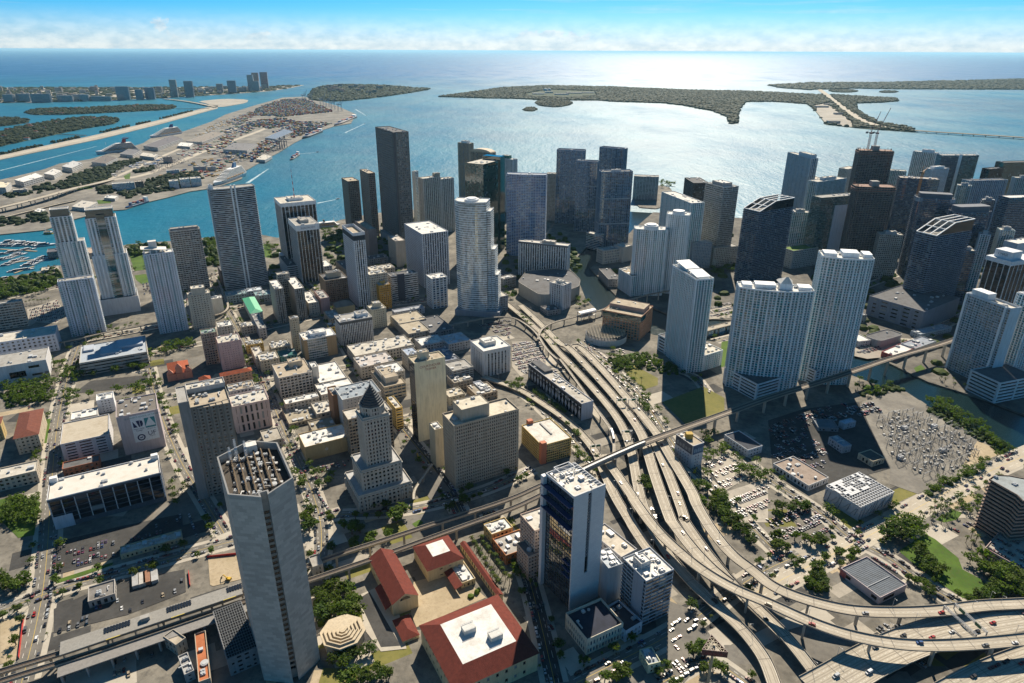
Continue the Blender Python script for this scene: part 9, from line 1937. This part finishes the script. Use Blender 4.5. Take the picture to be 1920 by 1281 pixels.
for i in range(150):
	x=qrn.uniform(-20,1480);yy=qrn.uniform(496,566-max(0,x-600)*.05);q=G('A',(x,yy)).xy
	if not inside(sobe,q.x,q.y):continue
	w,d,h=qrn.uniform(18,55),qrn.uniform(18,40),qrn.choice((9,12,14,18,24,32,45));e=Vector((math.cos(.5),math.sin(.5)));n_=Vector((-e.y,e.x));far_block([q-e*w/2-n_*d/2,q+e*w/2-n_*d/2,q+e*w/2+n_*d/2,q-e*w/2+n_*d/2],h,qrn.choice([(.60,.58,.54),(.52,.46,.40),(.62,.62,.62),(.46,.36,.32),(.40,.42,.44)]),'small pale block among the crowded roofs of the barrier island','small blocks of the barrier island')
for i in range(26):
	x=600+qrn.uniform(0,130);q=gp((x,qrn.uniform(163,176))).xy;w=qrn.uniform(28,60);e=Vector((math.cos(.2),math.sin(.2)));n_=Vector((-e.y,e.x));far_block([q-e*w/2-n_*12,q+e*w/2-n_*12,q+e*w/2+n_*12,q-e*w/2+n_*12],qrn.choice((22,28,34)),qrn.choice([(.40,.28,.24),(.44,.34,.28),(.36,.30,.28)]),'tan apartment block on the wooded island at the harbour mouth','tan blocks of the harbour mouth island')
for i in range(40):
	P=qrn.choice([star,palm]);xs=[p[0]for p in P];ys=[p[1]for p in P];q=Vector((qrn.uniform(min(xs),max(xs)),qrn.uniform(min(ys),max(ys))))
	if inside(P,q.x,q.y)and proj((q.x,q.y,0))[0]>-5:m=MB();w=qrn.uniform(8,13);m.ext([q+Vector((-w,-w*.6)),q+Vector((w,-w*.6)),q+Vector((w,w*.6)),q+Vector((-w,w*.6))],0,8);m.prism([V3(q+Vector((-w*1.05,-w*.65)),8),V3(q+Vector((w*1.05,-w*.65)),8),V3(q+Vector((w*1.05,w*.65)),8),V3(q+Vector((-w*1.05,w*.65)),8)],[V3(q+Vector((-w*.6,-.3)),12),V3(q+Vector((w*.6,-.3)),12),V3(q+Vector((w*.6,.3)),12),V3(q+Vector((-w*.6,.3)),12)],1);tag(m.build('island_villa',[wall(OFFW),TILE_B]),'villa half hidden in the trees of the bay islands','house','villas of the bay islands')
for i,(p,w,h,rc)in enumerate((((1100,527),60,10,ROOF_W),((1160,520),40,12,ROOF_W),((1230,530),70,9,ROOF_G),((1300,522),80,10,ROOF_L),((1380,520),60,8,ROOF_W))):q=G('B',p).xy;low('treatment plant building on the wooded key, %s from left'%('first','second','third','fourth','fifth')[i],([q+Vector((-w,-w*.5)),q+Vector((w,-w*.5)),q+Vector((w,w*.5)),q+Vector((-w,w*.5))],h),wc=OFFW,roofc=rc,units=0)
for i,p in enumerate(((1140,508),(1160,507))):q=G('B',p).xy;m=MB();[m.prism([V3(u_,z0)for u_ in circ(q,22*math.cos(a0),16)],[V3(u_,z1)for u_ in circ(q,22*math.cos(a1),16)],cap=(a1>1.4))for a0,a1,z0,z1 in[(j*.3,(j+1)*.3,6+22*math.sin(j*.3),6+22*math.sin((j+1)*.3))for j in range(5)]];m.prism([V3(u_,0)for u_ in circ(q,22,16)],[V3(u_,6)for u_ in circ(q,22,16)],cap=False);tag(m.build('digester_dome',wall((.6,.6,.58))),'white domed tank on the wooded key, %s'%('left one' if i==0 else 'right one'),'tank')
for i,(p,w,h)in enumerate((((770,600),90,10),((820,585),70,9),((840,690),60,14),((870,640),50,10))):q=G('C',p).xy;low('boat shed on the key causeway shore, %s'%('leftmost','farthest','nearest the water','by the road')[i],([q+Vector((-w*.6,-w*.3)),q+Vector((w*.6,-w*.3)),q+Vector((w*.6,w*.3)),q+Vector((-w*.6,w*.3))],h),wc=(.45,.40,.38),roofc=ROOF_G,units=0)
# ---------------------------------------------------------------- air
hz=MB();s=340000;hz.box(-s,s,-4000,s,-9,412)
t=bpy.data.materials.new('pale sea air');t.use_nodes=True;nt=t.node_tree;nt.nodes.clear();out=nt.nodes.new('ShaderNodeOutputMaterial');pv=nt.nodes.new('ShaderNodeVolumePrincipled');pv.inputs['Color'].default_value=(.42,.76,1.0,1);pv.inputs['Density'].default_value=1.2e-5;pv.inputs['Anisotropy'].default_value=0.25;nt.links.new(pv.outputs[0],out.inputs['Volume'])
HAZE=True
if HAZE:o=hz.build('haze',t);o['kind']='stuff'
